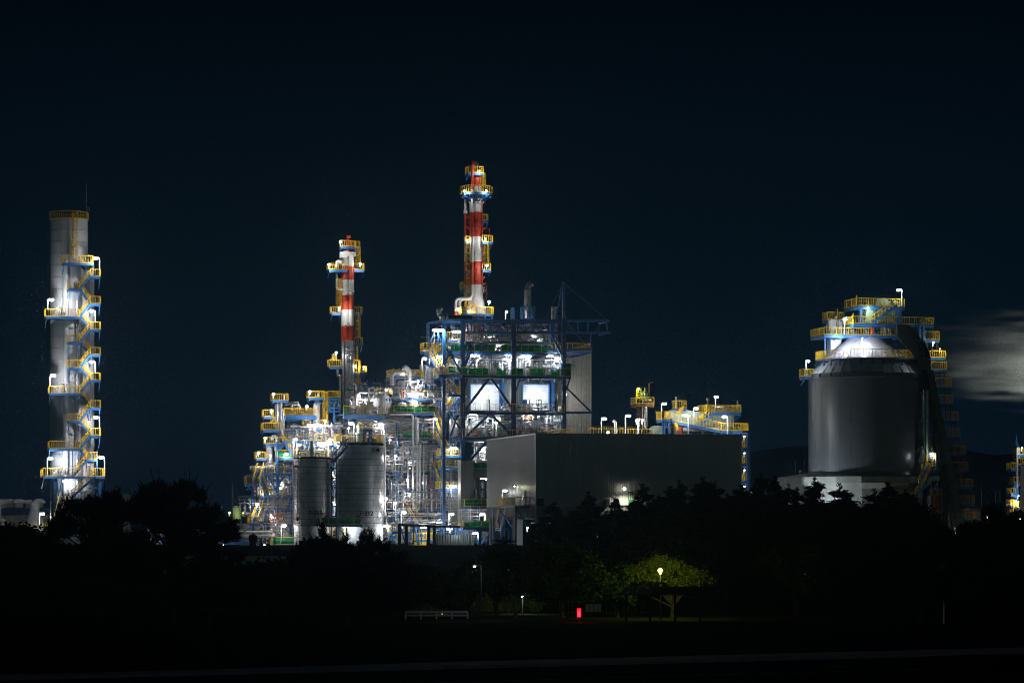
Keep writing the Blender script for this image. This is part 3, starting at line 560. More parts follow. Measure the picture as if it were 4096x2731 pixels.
# ================================================================ main steel frame
def main_frame():
    T = Thing('process_structure', 'tall blue steel frame with green sheeted decks and crane beam, centre of the plant', 'structure', Q(2054, 2178, 0))
    cols = (1851, 2054, 2255); bk = (0, 13)
    for b in (0, 6.5, 13):
        for u in cols:
            p = Q(u, 1278, 0) + e2 * b; bot = Q(u, 1842 if (u == 1851 and b == 0) else 2170, 0).z; s = MB(); w = .52
            q = V((p.x, p.y, bot)); s.frame((p + q) / 2, e1 * .26, e2 * .06, ez * (p.z - bot) / 2); s.frame((p + q) / 2 - e2 * .26 , e1 * .30, e2 * .03, ez * ((p.z - bot) / 2 - .01)); s.frame((p + q) / 2 + e2 * .26, e1 * .30, e2 * .03, ez * ((p.z - bot) / 2 - .01))
            s.frame((p + q) / 2, e1 * .03, e2 * .23, ez * ((p.z - bot) / 2 - .02)); T.part('column', s, 'navy' if b < 1 else 'blue')
    # left return bay columns
    for u, v0, b in ((1712, 1293, 11), (1775, 1281, 0.0), (1780, 1300, 13)):
        s = MB(); s.bar(Q(u, v0, b), Q(u, 2150, b), .42, .42); T.part('column', s, 'blue')
    # crane beams (top and bottom chords), left roof beams
    s = MB(); s.bar(Q(1775, 1283, 0), Q(2434, 1283, 0), .34, .36); s.bar(Q(1775, 1292, 6), Q(2260, 1290, 6), .3, .3); T.part('crane_beam', s, 'blue')
    s = MB(); s.bar(Q(1857, 1331, 0), Q(2441, 1331, 0), .34, .34); s.bar(Q(1857, 1331, 5), Q(2441, 1331, 5), .3, .3); s.bar(Q(2434, 1331, 0), Q(2434, 1331, 0) + e2 * 5, .2); s.bar(Q(2434, 1285, 0), Q(2434, 1285, 0) + e2 * 5, .2); T.part('crane_beam', s, 'blue')
    s = MB(); s.bar(Q(1712, 1293, 11), Q(1775, 1283, 0), .25, .32); s.bar(Q(1780, 1296, 11), Q(1851, 1281, 0), .25, .32); s.bar(Q(1712, 1293, 11), Q(2250, 1296, 13), .25, .3); s.bar(Q(1775, 1283, 0), Q(1851, 1281, 0), .26, .33); T.part('roof_beam', s, 'blue')
    for u in (1869, 1886, 1933, 1963, 1998, 2070, 2102, 2133, 2168, 2205, 2270, 2312, 2352, 2395, 2428):
        s = MB(); s.bar(Q(u, 1287, 0), Q(u, 1327, 0), .14); T.part('hanger', s, 'blue')
    s = MB()
    for a, b_, c, d in ((2005, 1300, 2030, 1326), (2030, 1326, 2050, 1300), (2070, 1298, 2098, 1326), (2098, 1326, 2130, 1298), (2135, 1298, 2160, 1326), (2160, 1326, 2200, 1295), (2208, 1300, 2240, 1326), (2240, 1326, 2268, 1298), (2275, 1298, 2300, 1327), (2300, 1330, 2360, 1395), (2375, 1326, 2402, 1298)): s.bar(Q(a, b_, .1), Q(c, d, .1), .12)
    s.bar(Q(1960, 1300, 4), Q(2060, 1298, 4), .2); s.bar(Q(2365, 1335, .1), Q(2365, 1400, .1), .2, .2); s.bar(Q(2205, 1335, 0.4), Q(2255, 1440, .4), .22); s.bar(Q(2180, 1300, .4), Q(2210, 1345, .4), .2); s.bar(Q(2210, 1330, .4), Q(2252, 1395, .4), .14); T.part('bracing', s, 'navy')
    for k, (a, b_, c, d) in enumerate(((1925, 1300, 1985, 1330), (1985, 1326, 1925, 1360), (2040, 1335, 1998, 1358), (2060, 1335, 2090, 1358), (1948, 1322, 2010, 1300))):
        s = MB(); s.bar(Q(a, b_, 5), Q(c, d, 5), .2); T.part('bracing', s, 'blue')
    # jib mast and stays
    s = MB(); s.bar(Q(2254, 1127, 0), Q(2254, 1280, 0), .34, .34); T.part('mast', s, 'blue')
    for a, b_, c, d, w in ((2256, 1133, 2430, 1280, .09), (2252, 1133, 2178, 1280, .09), (2250, 1140, 2222, 1285, .22), (2256, 1247, 2268, 1282, .14)):
        s = MB(); s.bar(Q(a, b_, 0), Q(c, d, 0), w); T.part('stay', s, 'blue')
    s = MB(); s.bar(Q(2050, 1230, 10), Q(2050, 1280, 10), .5); s.bar(Q(2051, 1232, 10), Q(2062, 1280, 10), .06); T.part('mast', s, 'navy')
    # decks: (u0,u1,v,b0,b1,rail,[sheets])
    for a in ((1788, 1862, 1358, 3, 12, 1.05, ()), (1940, 2196, 1363, 2, 12, .95, ()), (1862, 1948, 1366, -1.5, 3, 1.2, ()),
              (1764, 2192, 1405, 1, 13, 1.15, ((0, .07, 0), (.09, .50, .12), (.56, 1, .15))), (2192, 2368, 1402, 3, 14, 1.1, ()), (1848, 2283, 1501, -1.2, 13, 1.2, ((0, .05, .1), (.06, .24, .15), (.31, .40, .5), (.47, .56, .1), (.62, .76, .1), (.82, .90, .5), (.95, 1, .05))),
              (1783, 1848, 1495, 1, 12, 1.1, ((.2, 1, .1),)), (1853, 2258, 1647, -.5, 13, 1.2, ()), (1850, 2258, 1748, -.5, 13, 1.1, ())):
        o, p, q = deck(T, *a[:5], m='navy' if a[3] < 0 else 'blue'); drail(T, o, p, q, a[5], a[6])
        if a[0] == 1764: T.part('railing', rail(MB(), [p, p + e2 * 11], 1.1), 'yellow', o)
        if a[0] == 2192: T.part('railing', rail(MB(), [q, q + e2 * 10], 1.1), 'yellow', o)
        if a[0] == 1848: T.part('railing', rail(MB(), [q, q + e2 * 5], 1.2), 'yellow', o); T.part('wind_sheet', sheet(MB(), p + (q - p) * .955, q, 1.9, 5, 0), 'green', o)
    # tall service rail above deck three, thin
    s = MB(); p = Q(1887, 1494, -1.1); q = Q(2272, 1494, -1.1); q.z = p.z
    for k in range(12): x = p + (q - p) * (k / 11); s.bar(x, x + ez * 2.6, .05)
    for h in (1.5, 1.9, 2.25, 2.6): s.bar(p + ez * h, q + ez * h, .045)
    T.part('service_rail', s, 'grate')
    # braces between decks
    for a, b_, c, d, w in ((1960, 1507, 1862, 1638, .34), (1960, 1507, 2052, 1638, .34), (2082, 1507, 2058, 1580, .2), (1870, 1507, 1856, 1570, .2), (2282, 1507, 2256, 1580, .2), (1960, 1652, 1868, 1742, .34), (1960, 1652, 2048, 1742, .34), (1862, 1862, 1957, 1755, .3), (2255, 1540, 2362, 1645, .22),
                           (1853, 1480, 1898, 1372, .22), (1850, 1500, 1880, 1370, .16), (1855, 1500, 1895, 1440, .16), (1895, 1440, 1950, 1372, .12), (1900, 1500, 1893, 1378, .14), (1785, 1395, 1848, 1490, .16), (1745, 1310, 1712, 1395, .16), (1745, 1310, 1775, 1395, .14), (1760, 1475, 1810, 1400, .2), (1800, 1400, 1840, 1490, .2), (1860, 1745, 1800, 1650, .22), (1800, 1745, 1830, 1660, .25)):
        s = MB(); s.bar(Q(a, b_, .35), Q(c, d, .45), w, w); T.part('brace', s, 'navy')
    T.part('outrigger', MB().bar(Q(2255, 1650, 0), Q(2368, 1650, 0), .3), 'blue'); T.part('outrigger', MB().bar(Q(2255, 1398, 0), Q(2365, 1398, 0), .25), 'blue')
    # hazard striped brace sleeves
    for a, b_, c, d in ((1795, 1445, 1804, 1415), (1832, 1672, 1842, 1700), (1995, 1700, 2006, 1672), (1788, 1618, 1796, 1590)):
        s = MB(); p = Q(a, b_, .8); q = Q(c, d, .8); n = 7
        for i in range(n): s.bar(p + (q - p) * (i / n), p + (q - p) * ((i + .55) / n), .36, .36)
        T.part('hazard_sleeve', s, 'yellow')
    # white duct drops below deck three
    for u in (1917, 1968, 2019, 2120, 2170, 2222):
        s = MB(); s.box(Q(u, 1518, 1.2), .42, .42, 23 * mp(u, 1)); T.part('duct_drop', s, 'wall')
    # white wall panels and corrugated enclosures behind
    for u0, u1 in ((1880, 1998), (2090, 2195)):
        s = MB(); p = Q(u0, 1640, 6); q = Q(u1, 1640, 6); q.z = p.z; H = 104 * mp(1950, 6); s.frame((p + q) / 2 + ez * H / 2, (q - p) / 2, e2 * .12, ez * H / 2); T.part('wall_panel', s, 'white')
        s = MB(); s.bar(p + ez * H - e2 * .1, q + ez * H - e2 * .1, .3, .16); s.bar(p - e2 * .1, p + ez * H - e2 * .1, .16, .3); s.bar(q - e2 * .1, q + ez * H - e2 * .1, .16, .3); T.part('panel_frame', s, 'blue')
    for u0, u1, v0, v1 in ((1838, 1998, 1509, 1640), (2000, 2084, 1520, 1640), (2086, 2200, 1509, 1640)):
        s = MB(); p = Q(u0, v1, 7); q = Q(u1, v1, 7); ribwall(s, p, q, p.z, Q(u0, v0, 7).z, .25, .04); T.part('ribbed_wall', s, 'wall')
    # floor lamp frames in front of panels
    for u in (1953, 2160):
        s = MB(); s.bar(Q(u, 1646, 1.5), Q(u, 1572, 1.5), .06); [s.bar(Q(u + k, 1646, 1.5), Q(u + k, 1598, 1.5), .1) for k in (-5, 5)]; s.bar(Q(u - 5, 1598, 1.5), Q(u + 5, 1598, 1.5), .1); T.part('lamp_stand', s, 'dark')
    return T
MF = main_frame()
def ext(name, label, cat, b, fn, at):
    T = Thing(name, label, cat, at); fn(T); return T
# exhaust stack with support frame, bent top
def ex(T):
    b = 9; m = mp(2111, b); c = Q(2111, 1360, b); z = lambda v: P(0, v, c.y).z
    T.part('shell', MB().lathe((c.x, c.y, 0), [(14 * m, z(1400)), (14 * m, z(1240)), (15.5 * m, z(1236)), (15.5 * m, z(1160)), (14.5 * m, z(1158))], 28), 'steel')
    T.part('outlet', MB().tube([V((c.x, c.y, z(1158))), V((c.x + 1 * m, c.y, z(1150))), V((c.x + 5 * m, c.y, z(1143))), V((c.x + 12 * m, c.y, z(1138))), V((c.x + 22 * m, c.y, z(1137)))], [13 * m, 13 * m, 12 * m, 11 * m, 10 * m], 20), 'steel')
    s = MB()
    for i, u in enumerate((2085, 2093, 2128, 2139)): s.bar(Q(u, 1229, b - 1 + (i % 2) * 2), Q(u, 1360, b - 1 + (i % 2) * 2), .18)
    for v in (1229, 1275): s.bar(Q(2083, v, b - 1), Q(2141, v, b - 1), .18); s.bar(Q(2093, v, b + 1), Q(2139, v, b + 1), .16); s.bar(Q(2085, v, b - 1), Q(2093, v, b + 1), .14)
    s.bar(Q(2100, 1232, b - 1), Q(2137, 1272, b - 1), .12); T.part('support_frame', s, 'blue')
ext('exhaust_stack', 'steel exhaust stack with bent top in a blue support frame', 'stack', 9, ex, Q(2111, 1400, 9))
def vb_(T):
    for k in range(5):
        u = 2207 + k * 5.5; v = 1229 + (k % 2) * 5; s = MB(); s.tube([Q(u, 1600, 8), Q(u, v + 6, 8)], .085, 8); s.tube(bend([Q(u, v + 6, 8), Q(u, v, 8), Q(u + 5, v - 1, 7.6)], .15, 3), .1, 8); T.part('vent_pipe', s, 'galv')
    for v in (1250, 1300, 1350): T.part('clamp', MB().bar(Q(2204, v, 7.8), Q(2232, v, 7.8), .08), 'galv')
ext('vent_bundle', 'bundle of five slim vent pipes beside the blue crane mast', 'vent pipes', 8, vb_, Q(2218, 1600, 8))
def cd_(T):
    b = 9; T.part('duct', MB().tube(bend([Q(1768, 1232, b), Q(1756, 1236, b), Q(1757, 1262, b), Q(1778, 1271, b)], 1.3, 8), .38, 14), 'steel'); T.part('duct', MB().tube([Q(1788, 1273, b), Q(1885, 1275, b)], .5, 16), 'conveyor')
    T.part('leg', MB().tube([Q(1762, 1258, b), Q(1762, 1290, b)], .22, 10), 'galv'); T.part('duct_collar', MB().tube([Q(1787, 1272, b), Q(1791, 1273, b)], .6, 16), 'galv')
ext('vent_duct', 'curled grey vent duct lying on the left end of the top beam', 'duct', 9, cd_, Q(1762, 1290, 9))
def tw(T):
    b = 14; s = MB(); p = Q(2275, 1733, b); q = Q(2366, 1733, b); z1 = Q(2275, 1404, b).z; p.z = q.z = 0; dpt = e2 * 7
    ribwall(s, p, q, GZ, z1, .35, .06); ribwall(s, p + dpt, p, GZ, z1, .35, .06); ribwall(s, q, q + dpt, GZ, z1, .35, .06); T.part('wall', s, 'cream')
    r = MB(); r.frame((p + q) / 2 + dpt / 2 + ez * (z1 + .12), (q - p) / 2 + e1 * .1, dpt / 2 + e2 * .1, ez * .12); T.part('roof', r, 'navy')
ext('shaft_tower', 'tall plain cream ribbed tower right of the blue frame', 'tower', 14, tw, Q(2320, 2178, 14))
# big vessels between the lower decks
for k, (u, r_, lb) in enumerate(((1904, 26, 'large white vessel with rusty rim behind left lower brace of the blue frame'), (2107, 26, 'large grey vessel with rusty rim behind the middle column of the blue frame'), (1942, 12, 'slim grey vessel beside the large white vessel on the lower deck'), (1815, 17, 'white vessel left of the first blue column on the lower deck'), (1740, 0, ''))):
    if not r_: continue
    b = 4; m = mp(u, b); c = Q(u, 1748, b); z = lambda v: P(0, v, c.y).z; T = Thing('pressure_vessel', lb, 'vessel', c, 'vessels on the lower deck'); vt = 1688 if r_ > 20 else 1680
    T.part('shell', MB().lathe((c.x, c.y, 0), [(r_ * m, c.z + .02), (r_ * m, z(vt)), (r_ * .9 * m, z(vt - 5))], 32), 'white' if k == 0 else 'galv')
    if r_ > 20:
        T.part('top_ring', MB().lathe((c.x, c.y, 0), [(r_ * m * .82, z(vt - 5)), (r_ * m * .82, z(vt - 20)), (r_ * m * .9, z(vt - 21)), (r_ * .9 * m, z(vt - 24)), (.2, z(vt - 25))], 32), 'rust')
        T.part('flange', MB().lathe((c.x, c.y, 0), [(r_ * m * .86, z(vt - 8)), (r_ * m * .95, z(vt - 9)), (r_ * m * .95, z(vt - 11)), (r_ * .86 * m, z(vt - 11))], 32), 'galv')
# pipework by zone
pipework('white pipes and vessels just under the crane beam of the blue frame', [(1865, 2195, 1296, 1360, 3, 10, 26, 8, 10, 12, 6)], 21)
pipework('red painted manifold glimpsed behind the crane beam, left end', [(1858, 1925, 1300, 1350, 1, 3, 8, 3, 6, 2, 4)], 22, mats=('red', 'orange', 'white'))
pipework('pipes and valves behind the green sheets of the upper deck', [(1768, 2190, 1368, 1402, 2.2, 9, 60, 10, 50, 10, 16)], 23)
pipework('dense white pipework under strip lights between the two green sheeted decks', [(1785, 2270, 1425, 1498, 1.5, 9, 75, 16, 60, 10, 26), (1785, 2270, 1412, 1440, 3, 10, 8, 14, 0, 0, 0)], 24)
T = Thing('pipe_loop', 'pair of fat white loop pipes left on the middle green sheeted deck', 'pipe', Q(1930, 1494, 1), 'fat loop pipes'); T2 = Thing('pipe_loop', 'pair of fat white loop pipes right on the middle green sheeted deck', 'pipe', Q(2110, 1494, 1), 'fat loop pipes')
for T_, u in ((T, 1910), (T2, 2084)):
    T_.part('pipe', MB().tube(bend([Q(u, 1494, 1), Q(u, 1436, 1), Q(u + 38, 1436, 1), Q(u + 38, 1480, 1)], .7, 6), .2, 12), 'white'); T_.part('pipe', MB().tube(bend([Q(u + 18, 1494, 1.8), Q(u + 18, 1448, 1.8), Q(u + 50, 1448, 1.8), Q(u + 50, 1494, 1.8)], .6, 6), .16, 12), 'white')
pipework('pipes standing on the deck around the large rusty rimmed vessels', [(1860, 2250, 1656, 1746, 1, 9, 60, 12, 40, 6, 16), (2010, 2250, 1620, 1645, 1, 4, 10, 3, 8, 2, 6)], 25)
pipework('pipes and pumps on the deck hidden partly by the grey warehouse gable', [(1895, 1957, 1765, 1876, 2, 10, 30, 12, 16, 4, 6)], 26)
# lamps
GL = 'strip lights and floodlights of the blue frame'
for a in ((1745, 1322, -.5, 'bar', 1752, 1398, 'left of the twin strip lights on the blue post at the upper left corner', 1.1, 520), (1766, 1322, -.5, 'bar', None, None, 'right of the twin strip lights on the blue post at the upper left corner', .8, 320),
          (1829, 1328, 2, 'bar', None, None, 'strip light hanging over the short upper walkway left of the first blue column', 1.3, 420), (1900, 1423, 1.3, 'bar', None, None, 'strip light above the left fat loop pipes', 1.3, 520), (2031, 1418, 1.3, 'bar', None, None, 'short strip light just left of the middle blue column, upper one', .8, 340),
          (2034, 1442, 1.5, 'bar', None, None, 'short strip light just left of the middle blue column, lower one', .7, 340), (2104, 1426, 1.3, 'bar', None, None, 'long strip light above the right fat loop pipes', 1.5, 560), (2231, 1435, 1.5, 'bar', None, None, 'strip light near the right blue column', .8, 380),
          (2200, 1425, 3, 'bar', None, None, 'thin faint strip light near the right end of the middle deck', 1.0, 200), (1893, 1655, 1.3, 'bar', None, None, 'strip light under the deck before the left white wall panel', 1.4, 460), (1988, 1672, 1.3, 'bar', None, None, 'twin strip light between the lower braces', .9, 420),
          (2212, 1655, 1.5, 'bar', None, None, 'strip light under the deck near the right blue column', 1.3, 420), (2110, 1657, 3, 'bar', None, None, 'faint strip light over the large grey vessel', 1.2, 300),
          (1800, 1583, 1, 'bulb', None, None, 'floodlight on the stair landing left of the first blue column', 0, 220), (1824, 1439, 1, 'bulb', None, 1494, 'small lamp on a pole left of the first blue column', 0, 260), (1757, 1427, .5, 'arm', 1746, 1494, 'lamp post behind the upper left stair', 0, 330), (1697, 1435, 2, 'arm', 1688, 1485, 'lamp post outside the upper left stair', 0, 330),
          (1950, 1350, 6, 'bar', None, None, 'strip light deep under the crane beam', 1.2, 420), (2130, 1345, 7, 'bar', None, None, 'strip light by the exhaust stack under the crane beam', 1.2, 420), (1860, 1385, 5, 'bar', None, None, 'strip light deep behind the upper green sheets, left', 1.2, 380), (1990, 1383, 5, 'bar', None, None, 'strip light deep behind the upper green sheets, middle', 1.2, 380), (2120, 1383, 5, 'bar', None, None, 'strip light deep behind the upper green sheets, right', 1.2, 380),
          (2262, 1577, 11, 'bulb', None, None, 'floodlight shining on the edge of the cream ribbed tower', 0, 420), (1925, 1840, 4, 'bar', None, None, 'strip light behind the concrete pillar', 1.0, 300), (1735, 1350, -.5, 'bulb', None, None, 'spare', 0, 0)):
    if a[8]: lamp(a[6], a[0], a[1], a[2], a[3], a[4], a[5], a[8], GL, 'lamp_tube' if a[3] == 'bar' else 'lamp', L=a[7] or 1, pm='blue' if a[0] == 1745 else 'white')
for u, t in ((1953, 'left'), (2160, 'right')):
    lamp('twin armed lamp shining on the %s white wall panel' % t, u, 1573, 3.4, 'bar', None, None, 1100, 'lamps shining on the white wall panels', 'lamp', L=1.3, off=-e2 * .1 - ez * .1, size=.4)

FINE = ('galv', 'galv', 'white', 'steel', 'navy', 'dark')
def finepipes(label, u0, u1, v0, v1, b0, b1, nv, nh, seed):      # thin tubing, conduits and cable runs
    rn = random.Random(seed); T = Thing('tubing', label, 'tubing', Q((u0 + u1) / 2, v1, b0), 'thin tubing runs')
    for i in range(nv):
        u = rn.uniform(u0, u1); b = rn.uniform(b0, b1); a = rn.uniform(v0, v1); c = min(v1, a + rn.uniform(12, 70)); r = rn.uniform(.018, .04); p = Q(u, a, b); q = Q(u, c, b); q.x, q.y = p.x, p.y; k = rn.choice((-1, 1)) * rn.uniform(.2, 1.6)
        T.part('conduit', MB().tube(bend([p + e1 * k, p, q], .15, 3) if rn.random() < .6 else [p, q], r, 5), rn.choice(FINE))
    for i in range(nh):
        v = rn.uniform(v0, v1); b = rn.uniform(b0, b1); a = rn.uniform(u0, u1 - 20); c = min(u1, a + rn.uniform(25, 110)); p = Q(a, v, b); q = Q(c, v, b); q.z = p.z
        if rn.random() < .25: s = MB(); s.bar(p, q, .3, .06); s.bar(p + ez * .1, q + ez * .1, .02, .03)
        else: s = MB().tube([p, q], rn.uniform(.018, .045), 5)
        T.part('cable_run', s, rn.choice(FINE))
    return T
for i, a in enumerate((('thin tubing in front of the white pipes between the green sheeted decks', 1785, 2270, 1412, 1494, .3, 3), ('thin tubing under the crane beam of the tall frame', 1862, 2195, 1290, 1360, 1.5, 6), ('thin tubing around the rusty rimmed vessels', 1858, 2250, 1655, 1745, .4, 3), ('thin tubing left of the first blue column, upper half', 1712, 1850, 1300, 1580, .5, 8), ('thin tubing left of the first blue column, lower half', 1765, 1850, 1580, 1990, .8, 6),
        ('thin tubing between the grey pipe layers of the wide structure', 1375, 1780, 1662, 1755, 7, 10), ('thin tubing in front of the tall white standpipes', 1540, 1770, 1760, 1890, 4.5, 8), ('thin tubing in the lower middle of the plant', 1540, 1845, 1890, 2040, 2.5, 8), ('thin tubing at ground level of the wide structure', 1545, 1960, 2040, 2170, 1.5, 6), ('thin tubing above the shorter clad tank', 1135, 1365, 1680, 1830, 4.5, 8), ('thin tubing over the braces of the left structure', 1005, 1178, 1850, 2170, 6.2, 9), ('thin tubing around the white horizontal drum deck', 1400, 1790, 1510, 1650, 7.2, 10))):
    finepipes(*a, 80, 48, 700 + i)
# ================================================================ dark clad tanks with numbers
GLY = {'T': [((0, 1), (1, 1)), ((.5, 1), (.5, 0))], '-': [((.1, .5), (.9, .5))], '1': [((.25, .8), (.55, 1)), ((.55, 1), (.55, 0))],
       '2': [((.05, .8), (.2, .96)), ((.2, .96), (.5, 1)), ((.5, 1), (.8, .96)), ((.8, .96), (.93, .78)), ((.93, .78), (.8, .55)), ((.8, .55), (.05, .02)), ((.05, .02), (.97, .02))],
       '3': [((.08, .92), (.4, 1)), ((.4, 1), (.8, .93)), ((.8, .93), (.88, .75)), ((.88, .75), (.7, .54)), ((.7, .54), (.4, .53)), ((.7, .54), (.93, .38)), ((.93, .38), (.93, .2)), ((.93, .2), (.7, .03)), ((.7, .03), (.4, 0)), ((.4, 0), (.05, .1))]}
def tank(name, label, uc, ru, vt, vs_, b, word, u0, u1, v0, v1, ladder_u):
    m = mp(uc, b); c = Q(uc, 2178, b); r = ru * m; z = lambda v: P(0, v, c.y).z; T = Thing(name, label, 'tank', (c.x, c.y, GZ), 'clad tanks')
    T.part('skirt', MB().lathe((c.x, c.y, 0), [(r * .985, GZ), (r * .985, z(vs_))], 56), 'white')
    T.part('shell', MB().lathe((c.x, c.y, 0), [(r * .985, z(vs_)), (r, z(vs_) + .01), (r, z(vt))], 72), 'cladding')
    s = MB(); rows = []
    v = vt + 10
    while v < vs_: rows.append(v); v += 23
    for v in rows: s.lathe((c.x, c.y, z(v)), [(r, -.02), (r + .012, -.02), (r + .012, .02), (r, .02)], 64)
    for i, v in enumerate(rows[:-1]):
        for k in range(24):
            a = 2 * math.pi * (k + .5 * (i % 2)) / 24; x = V((c.x + (r + .004) * math.cos(a), c.y + (r + .004) * math.sin(a), 0)); s.bar(x + ez * (z(v) - .03), x + ez * (z(rows[i + 1]) + .03), .016)
    T.part('panel_seams', s, 'dark')
    s = MB(); s.lathe((c.x, c.y, 0), [(r * .9, z(vt)), (r * 1.0, z(vt) + .01), (r * 1.02, z(vt - 7)), (r * .9, z(vt - 8))], 16); s.lathe((c.x, c.y, 0), [(r * .9, z(vt - 5)), (0.1, z(vt - 12))], 48, cap=False); T.part('roof', s, 'black')
    # number wrapped round the shell
    n = len(word); cw = (u1 - u0) / n; s = MB()
    for i, ch in enumerate(word):
        for (xa, ya), (xb, yb) in GLY[ch]:
            ps = []
            for x, y in ((xa, ya), (xb, yb)):
                u = u0 + cw * (i + .12 + .72 * x); v = v1 + (v0 - v1) * y; k = max(-.98, min(.98, (u - uc) / ru)); a = math.asin(k); ps.append(V((c.x + math.sin(a) * (r + .03), c.y - math.cos(a) * (r + .03), z(v))))
            s.bar(ps[0], ps[1], .05, .085)
            d = (ps[1] - ps[0]).normalized(); nr = V((ps[0].x - c.x, ps[0].y - c.y, 0)).normalized(); t = nr.cross(d).normalized()
            s.frame((ps[0] + ps[1]) / 2, (ps[1] - ps[0]) / 2 + d * .03, t * .055, nr * .02)
    T.part('number', s, 'black')
    return T, c, r, z
TB = 2.0
TA, ca, ra, za = tank('clad_tank', 'shorter dark clad tank marked T-213', 1248, 74, 1836, 2104, TB, 'T-213', 1240, 1294, 2043, 2058, 1190)
TBk, cb, rb, zb = tank('clad_tank', 'taller dark clad tank marked T-212 with stub nozzle', 1441, 93.5, 1782, 2106, TB, 'T-212', 1443, 1496, 2045, 2060, 1400)
# nozzles
TBk.part('nozzle', MB().tube([V((cb.x, cb.y, 0)) + V((P(1508, 1800, 1).x * 0 + rb * .74, -rb * .6, zb(1802))), V((cb.x + rb * .80, cb.y - rb * 1.12, zb(1802)))], .34, 16).tube([V((cb.x + rb * .79, cb.y - rb * 1.06, zb(1802))), V((cb.x + rb * .80, cb.y - rb * 1.13, zb(1802)))], .44, 16), 'steel')
TBk.part('nozzle_bore', MB().tube([V((cb.x + rb * .80, cb.y - rb * 1.125, zb(1802))), V((cb.x + rb * .802, cb.y - rb * 1.14, zb(1802)))], .24, 16), 'black')
TA.part('nozzle', MB().tube([V((ca.x + ra * .9, ca.y - ra * .2, za(1860))), V((ca.x + ra * 1.03, ca.y - ra * .62, za(1858)))], .24, 12), 'galv')
TA.part('nozzle', MB().tube([V((ca.x - ra * .75, ca.y - ra * .6, za(1866))), V((ca.x - ra * .9, ca.y - ra * .85, za(1866)))], .16, 10), 'dark')
TA.part('nozzle', MB().tube([V((ca.x - ra * .7, ca.y - ra * .6, za(2072))), V((ca.x - ra * .7, ca.y - ra * 1.05, za(2070))), V((ca.x - ra * .7, ca.y - ra * 1.05, za(2082)))], .16, 10), 'dark')
TBk.part('manway', MB().ringz(V((cb.x - rb * .03, cb.y - rb * 1.05, zb(2075))), .42, .07, (0, 1, 0), 16), 'dark'); TA.part('manway', MB().ringz(V((ca.x + ra * .85, ca.y - ra * .7, za(2074))), .36, .07, (0, 1, 0), 16), 'dark')
TA.part('drain_pipe', MB().tube(bend([V((ca.x - ra * .72, ca.y - ra * .75, za(1865))), V((ca.x - ra * .72, ca.y - ra * .75, za(2060)))], .2), .05, 6), 'dark')
# tank roofs
b_t = TB - rb * .5
plat(TBk, 1360, 1533, 1738, 1770, TB - 1.2, 4.6, 'lfrb', sp=.36); 
T = Thing('agitator', 'pale green agitator motor standing on the taller clad tank', 'motor', Q(1437, 1772, TB + 1), 'agitators on the tanks'); m_ = mp(1437, TB)
s = MB(); s.lathe(Q(1437, 1770, TB + 1), [(13 * m_, 0), (13 * m_, 32 * m_), (15 * m_, 33 * m_), (15 * m_, 38 * m_), (9 * m_, 42 * m_), (9 * m_, 60 * m_), (11 * m_, 61 * m_), (11 * m_, 68 * m_), (7 * m_, 74 * m_), (3 * m_, 76 * m_), (3 * m_, 84 * m_)], 20); T.part('housing', s, 'pale_green')
T = Thing('agitator', 'pale green agitator motor standing on the shorter clad tank', 'motor', Q(1246, 1828, TB + 1), 'agitators on the tanks')
s = MB(); s.lathe(Q(1246, 1828, TB + 1), [(11 * m_, 0), (11 * m_, 30 * m_), (13 * m_, 31 * m_), (13 * m_, 36 * m_), (8 * m_, 40 * m_), (8 * m_, 60 * m_), (5 * m_, 66 * m_)], 20); T.part('housing', s, 'pale_green')
T.part('base_plate', MB().box(Q(1246, 1828, TB + 1) - ez * .05, 1.4, 1.4, .1), 'galv')
plat(TA, 1215, 1330, 1808, 1832, TB - .5, 3.5, 'frb', sp=.5); 
s = MB()
for a in range(-3, 4): x = Q(1248 + a * 20, 1832, TB - 1.5); s.bar(x, x + ez * .75, .06)
for v in (1816, 1822): s.bar(Q(1186, v, TB - 1.5), Q(1308, v, TB - 1.5), .05)
TA.part('roof_rail', s, 'galv')
T = Thing('pipe_platform', 'small yellow railed platform on blue legs above the taller clad tank', 'platform', Q(1468, 1770, TB)); plat(T, 1450, 1487, 1690, 1716, TB + .5, 2); s = MB()
for u in (1455, 1462, 1478, 1485): s.bar(Q(u, 1716, TB + .7), Q(u, 1770, TB + .7), .2)
T.part('support_frame', s, 'blue')
T = Thing('pipe', 'fat white pipe arching over the taller clad tank', 'pipe', Q(1536, 1800, TB)); T.part('pipe_run', MB().tube(bend([Q(1462, 1709, TB + 1), Q(1538, 1709, TB + 1), Q(1538, 2060, TB + 1)], 1.0, 6), .17, 10), 'white'); T.part('pipe_run', MB().tube(bend([Q(1490, 1717, TB + 1.5), Q(1527, 1717, TB + 1.5), Q(1527, 1775, TB + 1.5)], .8, 6), .13, 10), 'white')
stair(TBk, Q(1392, 1782, -2.6), Q(1336, 1845, -1.6), e2 * 1.0, rl='blue'); T_ = TBk; 
plat(TA, 1282, 1447, 2069, 2098, TB - 4.2, 1.2, 'lfr', green=[(1286, 1440, .05)], sp=.42)
s = MB()
for u in (1318, 1330, 1378): s.bar(Q(u, 2100, TB - 3.6), Q(u, 2178, TB - 3.6), .14)
TA.part('platform_leg', s, 'yellow')
s = MB(); p = Q(1175, 2178, TB - 3.6)
for k, u in enumerate((1176, 1184, 1198)): s.bar(Q(u, 2178, TB - 3.3), Q(u, 1815, TB - 3.3), .05)
for i in range(19): v = 1825 + i * 19; s.bar(Q(1174, v, TB - 3.3), Q(1200, v, TB - 3.3), .05); s.bar(Q(1176, v, TB - 3.3), Q(1198, v + 18, TB - 3.3), .035)
